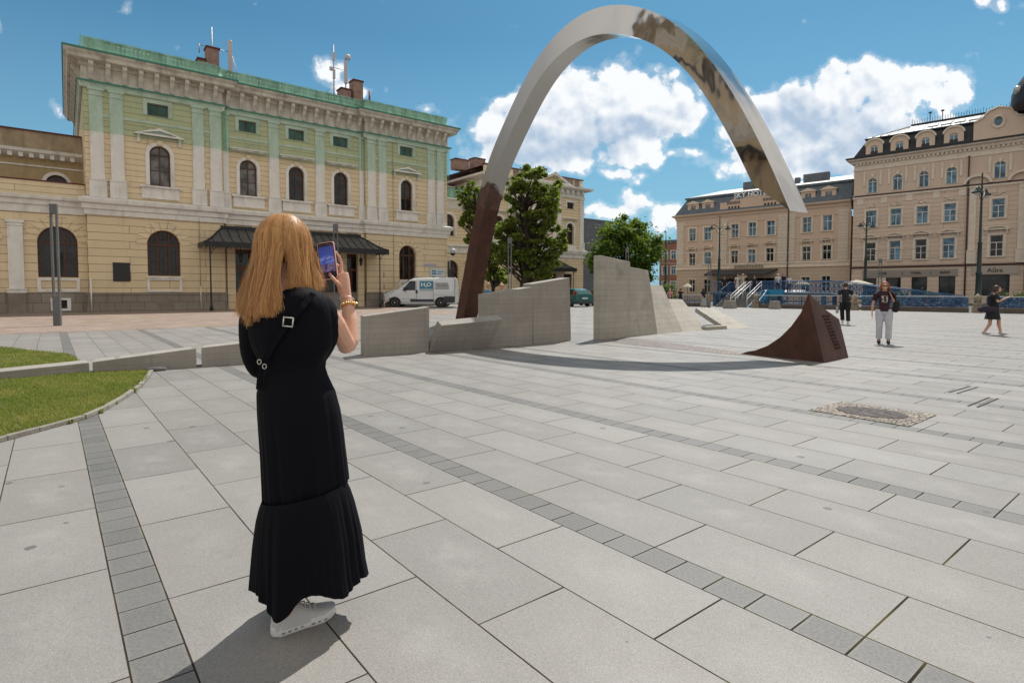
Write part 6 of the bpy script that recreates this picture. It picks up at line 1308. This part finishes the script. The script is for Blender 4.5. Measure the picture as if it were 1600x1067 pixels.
# ================= the woman with the phone
WO=Vector((-.93,2.33,0)); wom=thing('person','woman seen from behind in a long black dress with strawberry blond hair raising her phone','person',tuple(WO))
def Lw(p): return Vector(p)-WO
skw=mat('fair skin',(.60,.34,.24),.45,.07,25,.06,220)
b=MB(); T=lambda pts,r,seg=12,flat=1.0,up=None: b.tube([Lw(p) for p in pts],r,seg,flat=flat,up=up)
C=Vector((-.980,2.405,1.62))
b.ell(Lw(C),(.074,.090,.112),20,14); b.ell(Lw(C+Vector((.015,.055,-.055))),(.048,.045,.055),14,10); b.ell(Lw(C+Vector((.022,.098,-.012))),(.012,.02,.022),8,6)
for s in(-1,1): b.ell(Lw(C+Vector((s*.078,.0,-.01))),(.012,.02,.032),8,6)
T([C-Vector((0,.01,.07)),(-.970,2.375,1.47),(-.962,2.36,1.40)],[.052,.055,.075])
T([(-.962,2.36,1.42),(-.955,2.36,1.30),(-.945,2.36,1.10),(-.94,2.36,.98),(-.94,2.37,.86)],[.07,.115,.09,.115,.10],16,.72)
T([(-1.10,2.38,1.35),(-.955,2.36,1.36),(-.80,2.37,1.35)],[.05,.08,.05])
# right arm
T([(-.805,2.37,1.345),(-.765,2.41,1.27),(-.742,2.47,1.19),(-.745,2.50,1.165)],[.048,.045,.039,.037])
T([(-.742,2.495,1.165),(-.735,2.52,1.19),(-.745,2.56,1.28),(-.772,2.60,1.385)],[.036,.040,.036,.0245],12,.92)
def finger(pts,r): 
    pts=[Vector(p) for p in pts]; q=[pts[0]]
    for i in range(len(pts)-1): q+= [pts[i].lerp(pts[i+1],.5),pts[i+1]]
    n=len(q); b.tube([Lw(p) for p in q],[r*(1-.28*i/(n-1))*(1.06 if i%2==0 else .96) for i in range(n)],8); b.ell(Lw(q[-1]),(r*.72,)*3,8,6)
T([(-.772,2.60,1.385),(-.786,2.615,1.425),(-.800,2.632,1.465),(-.808,2.645,1.498)],[.025,.030,.036,.034],12,.55,up=(0,1,0))
finger([(-.812,2.652,1.505),(-.812,2.664,1.545),(-.822,2.657,1.582),(-.836,2.648,1.603)],.0088)
finger([(-.808,2.658,1.500),(-.818,2.672,1.530),(-.846,2.668,1.548),(-.868,2.655,1.552)],.0090)
finger([(-.804,2.658,1.486),(-.818,2.672,1.508),(-.846,2.668,1.519),(-.868,2.655,1.521)],.0086)
finger([(-.798,2.652,1.470),(-.814,2.664,1.485),(-.840,2.662,1.492),(-.858,2.652,1.493)],.0076)
finger([(-.795,2.612,1.430),(-.812,2.594,1.455),(-.834,2.594,1.478),(-.848,2.599,1.496)],.0108)
# left arm and hand
T([(-1.10,2.38,1.345),(-1.115,2.44,1.24),(-1.10,2.50,1.13)],[.048,.044,.038]); T([(-1.10,2.50,1.13),(-1.06,2.545,1.22),(-.985,2.61,1.385)],[.037,.038,.025])
T([(-.985,2.61,1.385),(-.968,2.622,1.425),(-.950,2.636,1.465),(-.938,2.646,1.497)],[.025,.030,.035,.033],12,.55,up=(0,1,0))
finger([(-.930,2.650,1.507),(-.922,2.660,1.543),(-.916,2.657,1.572),(-.906,2.650,1.596)],.0085)
finger([(-.926,2.652,1.497),(-.914,2.668,1.522),(-.896,2.668,1.536),(-.880,2.656,1.540)],.0088)
finger([(-.928,2.652,1.482),(-.914,2.668,1.500),(-.896,2.668,1.508),(-.880,2.656,1.510)],.0085)
finger([(-.932,2.648,1.466),(-.916,2.660,1.477),(-.900,2.660,1.482),(-.884,2.652,1.484)],.0074)
finger([(-.950,2.612,1.440),(-.935,2.596,1.462),(-.922,2.594,1.484),(-.910,2.598,1.504)],.0104)
# legs
RF=Vector((-.985,2.235,0)); RD=Vector((.77,.638,0)).normalized(); RA=RF+RD*.055
LF=Vector((-1.03,2.46,0)); LD=Vector((.25,.97,0)).normalized(); LA=LF+LD*.055
for A,x in((RA,-.90),(LA,-.975)): T([(x,2.38,.86),(A.x*.5+x*.5,2.38,.50),(A.x,A.y,.28),(A.x,A.y,.05)],[.065,.05,.045,.036])
for A,D in((RA,RD),(LA,LD)): b.ell(Lw(A+D*.06+Vector((0,0,.045))),(.032,.032,.02),10,6)
remesh(b,'body',skw,.0035,5,wom)
# nails
nm=flat('nail polish',(.50,.20,.20),.2)
for p in((-.846,2.590,1.492),(-.912,2.590,1.500)): MB().ell(Lw(p),(.006,.0035,.008),8,6).build('nail',nm,wom)
# dress
dm,g,bb=newmat('black dress jersey'); co=g.n('ShaderNodeTexCoord').outputs['Object']
bb.inputs['Base Color'].default_value=(.004,.0042,.007,1); bb.inputs['Roughness'].default_value=.75; bb.inputs['Specular IOR Level'].default_value=.10; bb.inputs['Sheen Weight'].default_value=.0; bb.inputs['Sheen Roughness'].default_value=.4; bb.inputs['Sheen Tint'].default_value=(.35,.4,.6,1)
fo=g.noise(g.vm('MULTIPLY',co,(16,16,1.6)),1,4,.55); g.put(bb.inputs['Normal'],g.n('ShaderNodeBump',{'Strength':.45,'Distance':.02,'Height':g.m('ADD',fo,g.m('MULTIPLY',g.noise(co,700),.02))}).outputs[0])
def px2(x,y,Y=2.34): return ((x-800)/870*Y, 1.42+(454-y)/870*Y)
rows=[(449,452,482,.05),(455,440,496,.075),(462,425,506,.09),(472,405,513,.105),(484,392,517,.115),(500,388,519,.122),(520,388,519,.122),(545,394,516,.115),(562,402,506,.102),(576,404,503,.100),(590,403,507,.108),(615,399,519,.128),(645,400,526,.142),(680,402,530,.148),(720,404,533,.150),(765,405,536,.150),(774,405,536,.148)]
rr=random.Random(8); ph=[rr.uniform(0,6.28) for _ in range(8)]
def dloft(name,rows,fold,z2,extra=None,seg=180):
    m=MB(); n=len(rows); R_=[]
    yy=[r[0] for r in rows]; K=max(n*3,24)
    for i in range(K+1):
        y=yy[0]+(yy[-1]-yy[0])*i/K; L_=np.interp(y,yy,[r[1] for r in rows]); Rr=np.interp(y,yy,[r[2] for r in rows]); ry=np.interp(y,yy,[r[3] for r in rows]); R_.append((y,L_,Rr,ry,i/K))
    for (y,L_,Rr,ry,f) in R_:
        x0,z=px2(L_,y); x1,_=px2(Rr,y); cx=(x0+x1)/2; rx=(x1-x0)/2
        for k in range(seg):
            a=2*PI*k/seg; w=fold(a,f); 
            zz=z+(extra(a,f) if extra else 0)
            m.v.append((cx+(rx+w)*math.cos(a)-WO.x, 2.345+.02*f+(ry+w)*math.sin(a)-WO.y, zz))
    for i in range(K):
        for k in range(seg): m.f.append((i*seg+k,i*seg+(k+1)%seg,(i+1)*seg+(k+1)%seg,(i+1)*seg+k)); m.sm.append(True)
    return m.build(name,dm,wom)
dloft('dress',rows,lambda a,f:(.0035*math.sin(9*a+ph[0]+2*f)+.003*math.sin(17*a+ph[1])+.002*math.sin(31*a+ph[2]))*max(0,f-.45)*1.8+.004*math.sin(5*a+14*f)*math.exp(-((f-.36)/.1)**2),0,lambda a,f:.032*math.cos(a)*max(0,(f-.8)/.2)**1.2)
dloft('skirt_ruffle',[(771,405.5,535.5,.150),(776,404,537,.158),(784,402,540,.166),(805,398,545,.178),(850,393,553,.19),(900,389,557,.196),(925,387,561,.20)],
  lambda a,f:((.006*math.sin(13*a+ph[3]+.8*f+1.2*math.sin(2*a))+.005*math.sin(24*a+ph[4]-f+math.sin(3*a+1)))*(.6+.5*math.sin(3*a+ph[5]))+.002*math.sin(43*a+ph[5])+.011*math.sin(6*a+ph[6]))*(f**.7)-.002*(1-f),0,
  lambda a,f:f*(.008+.006*math.sin(a+1.2)+.010*math.sin(5*a+2.2))+.032*math.cos(a)*(1-f)-.050*f/(1+math.exp(-(a-4.28)/.05))/(1+math.exp((a-4.72)/.05))+.030*f*math.exp(-((a-5.15)/.35)**2),seg=260)
def dtube(name,pts,r,fl=1): 
    m=MB(); m.tube([Lw(p) for p in pts],r,20,flat=fl); return m.build(name,dm,wom)
o=dtube('left_sleeve',[(-1.045,2.365,1.385),(-1.085,2.37,1.365),(-1.105,2.38,1.31),(-1.112,2.395,1.23),(-1.118,2.41,1.15),(-1.108,2.43,1.09),(-1.098,2.44,1.06),(-1.09,2.445,1.045)],[.03,.052,.062,.062,.060,.056,.045,.02]); o.name='sleeve'
o=dtube('sleeve',[(-.870,2.365,1.385),(-.832,2.365,1.375),(-.805,2.375,1.335),(-.803,2.385,1.27),(-.812,2.39,1.20),(-.835,2.38,1.14),(-.85,2.37,1.10)],[.035,.055,.066,.068,.060,.045,.03])
for o in kids(wom):
    if o.name.startswith(('sleeve',)):
        md=o.modifiers.new('s','SUBSURF'); md.levels=1; md.render_levels=1
# strap with a square buckle, ties and side rings
sm=flat('black strap webbing',(.010,.010,.011),.55)
sp=[px2(489,458,2.26),px2(470,480,2.21),px2(450,503,2.205),px2(425,540,2.215),px2(405,575,2.235),px2(400,610,2.24)]
m=MB(); P=[]
Ys=[2.27,2.225,2.214,2.218,2.24,2.25]
for (x,z),Y in zip(sp,Ys): P.append(Vector((x,Y-.004,z)))
for i,p in enumerate(P):
    d=(P[min(i+1,5)]-P[max(i-1,0)]).normalized(); s=Vector((0,-1,0)).cross(d).normalized()*.011
    m.v+= [tuple(Lw(p+s)),tuple(Lw(p-s)),tuple(Lw(p-s+Vector((0,.006,0)))),tuple(Lw(p+s+Vector((0,.006,0))))]
for i in range(5):
    for j in range(4): m.f.append((i*4+j,i*4+(j+1)%4,i*4+4+(j+1)%4,i*4+4+j)); m.sm.append(False)
m.build('bag_strap',dm,wom)
x,z=px2(450,503,2.205); q=Vector((x,2.203,z)); m=MB(); a=R(38); c1=[q+Vector((math.cos(a+k*PI/2)*.0265,0,math.sin(a+k*PI/2)*.0245)) for k in range(4)]
sil=flat('silver buckle',(.62,.60,.56),.22,1.0)
for k in range(4): m.tube([Lw(c1[k]),Lw(c1[(k+1)%4])],.0033,6); m.ell(Lw(c1[k]),(.0034,)*3,6,5)
m.build('buckle',sil,wom)
m=MB(); 
for (px_,py_) in((414,572),(406,565)):
    x,z=px2(px_,py_,2.24); m.tube([Lw((x+.008*math.cos(t),2.225,z+.010*math.sin(t))) for t in [2*PI*i/10 for i in range(11)]],.002,5)
m.build('ring',sil,wom)
# shoes
shw=mat('white trainer knit',(.50,.50,.49),.75,.04,40,.12,300); sol=mat('white rubber sole',(.62,.62,.61),.45,.03,10,.05,60)
def shoe(F_,D):
    Nn_=Vector((-D.y,D.x,0)); t_=MB(); sec=[(-.002,.018,.085,.034),(.006,.032,.118,.030),(.04,.039,.124,.028),(.075,.041,.122,.026),(.10,.042,.112,.026),(.13,.044,.086,.026),(.165,.047,.068,.028),(.20,.047,.058,.032),(.23,.040,.051,.036),(.25,.027,.045,.038),(.258,.012,.041,.038)]
    seg=14
    for x,w,h,z0 in sec:
        for k in range(seg):
            a=PI*k/(seg-1); ww=w*(math.cos(a) if 1 else 0); zz=z0+(h-z0)*max(0,math.sin(a))**.7; p=F_+D*x+Nn_*ww; t_.v.append((p.x-WO.x,p.y-WO.y,zz))
    for i in range(len(sec)-1):
        for k in range(seg-1): t_.f.append((i*seg+k,i*seg+k+1,(i+1)*seg+k+1,(i+1)*seg+k)); t_.sm.append(True)
    t_.f.append(tuple(range(seg))); t_.f.append(tuple((len(sec)-1)*seg+k for k in range(seg))); t_.sm+=[True,True]
    up=t_.build('shoe',shw,wom)
    s_=MB(); outl=[(-.008,.0),(-.004,.022),(.02,.036),(.06,.038),(.11,.040),(.16,.049),(.20,.050),(.235,.040),(.258,.018),(.262,0)]
    ring=[(x,w) for x,w in outl]+[(x,-w) for x,w in reversed(outl[1:-1])]; n=len(ring); L=[(0.0,.9),(.004,1.0),(.016,1.03),(.026,.98),(.040,.97)]
    for z,k in L:
        for i,(x,w) in enumerate(ring):
            lift=.010*max(0,(x-.2)/.06)**1.5+.006*max(0,(.02-x)/.03); zz=z+lift if z<.03 else z+lift*.6
            p=F_+D*(x)+Nn_*(w*k+(.0022*math.sin(x*130)*(1 if w>0 else -1) if z in(.016,) else 0)); s_.v.append((p.x-WO.x,p.y-WO.y,zz))
    for i in range(len(L)-1):
        for k in range(n): s_.f.append((i*n+k,i*n+(k+1)%n,(i+1)*n+(k+1)%n,(i+1)*n+k)); s_.sm.append(True)
    s_.f+= [tuple(range(n-1,-1,-1)),tuple((len(L)-1)*n+k for k in range(n))]; s_.sm+=[False,False]; s_.build('sole',sol,up)
    # sole slots, laces, tongue loop
    g_=MB()
    for i,x in enumerate((.03,.055,.08,.105,.15,.175,.2)):
        for sd in(-1,1):
            p=F_+D*x+Nn_*(sd*(.0405 if x<.12 else .0505)); g_.ell(Lw((p.x,p.y,.017)),(.009,.004,.0035),8,5,Matrix.Rotation(math.atan2(D.y,D.x),3,'Z'))
    g_.build('sole_slot',flat('sole slot grey',(.20,.20,.20),.7) if 'sole slot grey' not in MATS else MATS['sole slot grey'],up)
    l_=MB()
    for i in range(4):
        x=.105+i*.02; h=.112-i*.0115; l_.tube([Lw(tuple((F_+D*x+Nn_*.024+Vector((0,0,h-.012))))),Lw(tuple(F_+D*(x+.004)+Vector((0,0,h)))),Lw(tuple(F_+D*x-Nn_*.024+Vector((0,0,h-.012))))],.003,6)
    l_.build('laces',shw,up)
shoe(RF,RD); shoe(LF,LD)
# watch and bracelet on the right wrist
gold=flat('gold watch metal',(.80,.52,.22),.25,1.0)
Wp=Vector((-.762,2.585,1.352)); ax=(Vector((-.772,2.60,1.385))-Vector((-.745,2.56,1.28))).normalized(); ux=ax.cross(Vector((0,1,0))).normalized(); uy=ax.cross(ux)
wt_=thing('wrist_watch','gold watch band on the raised right wrist of the woman in black','watch',tuple(Wp)); m=MB()
for k in range(22):
    a=2*PI*k/22; m.ell(ux*math.cos(a)*.031+uy*math.sin(a)*.029,(.0055,.0055,.0075),6,5)
m.build('band',gold,wt_); MB().ell(-uy*.0,(.001,)*3,4,3).build('pin',gold,wt_); MB().lathe([(.0,-.004),(.014,-.004),(.015,.002),(.012,.005),(0,.005)],tuple(ux*-.034),16).build('dial',gold,wt_)
Bp=Wp+ax*.032; br_=MB().tube([ux*.031*math.cos(t)+uy*.029*math.sin(t)+ax*.010*math.sin(t+1) for t in [2*PI*i/24 for i in range(25)]],.0028,6,cap=False); tag(br_.build('bracelet',flat('rose bracelet',(.70,.50,.42),.3,.6),None,tuple(Bp)),'thin pale bracelet just above the gold watch','bracelet')
# phone
Pc=Vector((-.868,2.630,1.560)); U_=Vector((-.14,.10,.985)).normalized(); F2=Vector((-.10,-1,.02)).normalized(); Rt_=U_.cross(F2)*-1; Rt_=F2.cross(U_).normalized()*-1 if F2.cross(U_).x>0 else F2.cross(U_).normalized()
if Rt_.x<0: Rt_=-Rt_
F2=Rt_.cross(U_).normalized()  # faces the viewer
if F2.y>0: F2=-F2
MP=Matrix((Rt_,U_,F2)).transposed().to_4x4(); MP.translation=Pc
def rrect(w,h,r,n=6): return [(sx*(w/2-r)+r*math.cos(a0+PI/2*i/n),sy*(h/2-r)+r*math.sin(a0+PI/2*i/n)) for sx,sy,a0 in((1,1,0),(-1,1,PI/2),(-1,-1,PI),(1,-1,1.5*PI)) for i in range(n+1)]
pho=thing('smartphone','smartphone in a pale pink case held up by the woman in black','phone'); pho.matrix_world=MP
MB().prism(rrect(.083,.176,.013),-.007,.004,'z').build('phone_case',flat('pink case',(.62,.34,.32),.35),pho,bevel=.002)
MB().prism(rrect(.077,.170,.011),.0035,.0046,'z').build('phone_body',flat('phone black',(.01,.01,.012),.15),pho)
m,g,bb=newmat('phone screen'); co=g.n('ShaderNodeTexCoord').outputs['Object']; x_,y_,z_=g.sep(co)
n=g.noise(g.vm('MULTIPLY',co,(1,1.6,1)),38,6,.6); c=g.mix(g.rng(y_,-.02,.08),(.025,.05,.20),(.008,.02,.11)); cl=g.m('MULTIPLY',g.rng(n,.46,.62),g.rng(g.m('ABSOLUTE',g.m('SUBTRACT',y_,.006)),.022,.004)); c=g.mix(g.m('MULTIPLY',cl,.8),c,(.16,.17,.30))
n2=g.noise(co,70,4,.6); lo=g.mix(g.rng(n2,.4,.6),(.02,.012,.04),(.10,.07,.13)); c=g.mix(g.rng(y_,-.014,-.018),c,lo); c=g.mix(g.rng(y_,-.052,-.054),c,(.008,.006,.010)); c=g.mix(g.rng(y_,.066,.068),c,(.006,.006,.012))
g.put(bb.inputs['Emission Color'],c); bb.inputs['Emission Strength'].default_value=1.3; bb.inputs['Base Color'].default_value=(.005,.005,.006,1); bb.inputs['Roughness'].default_value=.12
MB().prism(rrect(.071,.160,.008),.0046,.0050,'z').build('screen',m,pho)
# hair: an inner mass plus thousands of fine strands
hm,g,bb=newmat('strawberry blond hair'); at=g.n('ShaderNodeAttribute',attribute_name='tone').outputs['Fac']; co=g.n('ShaderNodeTexCoord').outputs['Object']
c=g.mix(at,(.28,.105,.028),(.88,.54,.22)); g.put(bb.inputs['Base Color'],c); bb.inputs['Roughness'].default_value=.42; bb.inputs['Specular IOR Level'].default_value=.45
tl=g.n('ShaderNodeBsdfTranslucent',{'Color':g.mix(at,(.55,.28,.09),(.95,.66,.32))}); mx=g.n('ShaderNodeMixShader',{0:.28,1:bb.outputs[0],2:tl.outputs[0]}); hm.node_tree.links.new(mx.outputs[0],hm.node_tree.nodes['Material Output'].inputs[0])
hb=mat('hair inner mass',(.33,.145,.045),.5,.3,14,.4,60,stretch=(1,1,.08))
def hpath(a,e,rs,lock=(0,0,0),n=13):
    """a: azimuth (0 right, 90 front, 180 left, 270 back), e: root elevation in degrees"""
    A=math.radians(a); pts=[]; rx,ry,rz=.097,.110,.122
    ee=e
    k=0
    while ee>-12:
        E=math.radians(ee); f=1+.10*max(0,(40-ee)/60); pts.append(C+Vector((rx*f*math.cos(A)*math.cos(E),ry*f*math.sin(A)*math.cos(E)-.004,rz*math.sin(E)+.004))); ee-=13
    a=a%360
    if a<20 or a>=296:   # right side: falls forward over the shoulder
        t=((a-296)%360)/84.; t=min(1,t); end=Vector((-.905+.05*t,2.30+.09*t,1.415+.015*(1-t))); mid=Vector((-.893+.020*t,2.32+.06*t,1.50))
        if t<.35: end.z-=.0; 
    elif a<90: end=Vector((-.865,2.475,1.43)); mid=Vector((-.868,2.475,1.52))
    elif a<150: end=Vector((-1.10,2.47,1.37)); mid=Vector((-1.075,2.475,1.52))
    else:
        t=(a-150)/146.; end=Vector((-1.165+.205*t**1.2,2.40-.165*math.sin(t*PI/2),1.322+.01*math.sin(t*9))); mid=Vector((-1.118+.145*t,2.405-.135*math.sin(t*PI/2),1.50))
    lk=Vector(lock); end=end+lk; mid=mid+lk*.45
    p0=pts[-1]; d0=(pts[-1]-pts[-2]) if len(pts)>1 else Vector((0,0,-.02))
    for i in range(1,7):
        t=i/6; 
        q=p0*(1-t)**2+2*t*(1-t)*mid+end*t*t; pts.append(q)
    return pts
rs=np.random.RandomState(5); hr=random.Random(5)
def inner(P,k=.90): return [Vector((C.x+(p.x-C.x)*k,C.y+(p.y-C.y)*k+.004,p.z)) for p in P]
mh=MB(); mh.ell(Lw(C+Vector((0,-.002,.004))),(.091,.105,.118),22,16)
def mass(a,e,r0,r1):
    P_=inner(hpath(a,e,None)); n=len(P_); mh.tube([Lw(p) for p in P_[:-1]],[.006+(r0-.006)*min(1,i/3)*(1-(1-r1/r0)*i/n) for i in range(n-1)],8)
for k in range(34): mass(150+146*k/33,58,.021,.008)
for k in range(16): mass((296+74*k/15)%360,58,.018,.007)
for a in(30,55,80,100,125,148): mass(a,60,.016,.007)
hair=remesh(mh,'hair',hb,.006,6,wom)
V_=[];F_=[];TN=[]; locks=[((hr.gauss(0,.016),hr.gauss(0,.010),hr.gauss(0,.013)),hr.uniform(-.15,.15)) for _ in range(120)]
for i in range(15000):
    a=rs.uniform(20,90) if rs.rand()<.10 else (rs.uniform(90,150) if rs.rand()<.10 else (rs.uniform(296,380) if rs.rand()<.30 else rs.uniform(150,296))); e=math.degrees(math.asin(rs.uniform(-.1,.985)))
    if 35<a<125 and e<38: continue
    L_,lt=locks[int((a%360)/3.0)%120]; st=hr.gauss(0,1)
    P_=hpath(a,e,rs,Vector(L_)+Vector((hr.gauss(0,.009),hr.gauss(0,.008),abs(hr.gauss(0,.026))-.012)))
    off=Vector((hr.gauss(0,.0035),hr.gauss(0,.0035),hr.gauss(0,.002))); n=len(P_)
    wv1=hash(L_)%628/100+hr.gauss(0,.25); wv2=hr.uniform(0,6.28); fly=.016 if hr.random()<.06 else 0
    fd=Vector((hr.gauss(0,1)-.6,hr.gauss(0,1),hr.gauss(0,.6)))*fly
    w=hr.uniform(.0005,.0011); o_=len(V_); tone=min(1,max(0,.5+lt*1.3+hr.gauss(0,.15)))
    for j,p in enumerate(P_):
        d=(P_[min(j+1,n-1)]-P_[max(j-1,0)]).normalized(); rad=(p-C); rad.z=0; s_=d.cross(rad.normalized() if rad.length>1e-4 else Vector((0,1,0)))
        if s_.length<1e-3: s_=Vector((1,0,0))
        s_=s_.normalized()*w*(1-.55*j/n); f=j/(n-1); q=Lw(p)+off+rad.normalized()*(.004+.004*math.sin(i+f*5))+fd*f*f+s_.normalized()*(.0055*math.sin(f*9+wv1)*f+.003*math.sin(f*17+wv2)*f)
        V_+= [tuple(q+s_),tuple(q-s_)]
    for j in range(n-1): F_.append((o_+2*j,o_+2*j+1,o_+2*j+3,o_+2*j+2)); TN.append(tone)
me=bpy.data.meshes.new('hair_strands'); me.from_pydata(V_,[],F_); at_=me.attributes.new('tone','FLOAT','FACE'); at_.data.foreach_set('value',TN); me.materials.append(hm); me.polygons.foreach_set('use_smooth',[True]*len(F_)); obj('strands',me,hair)
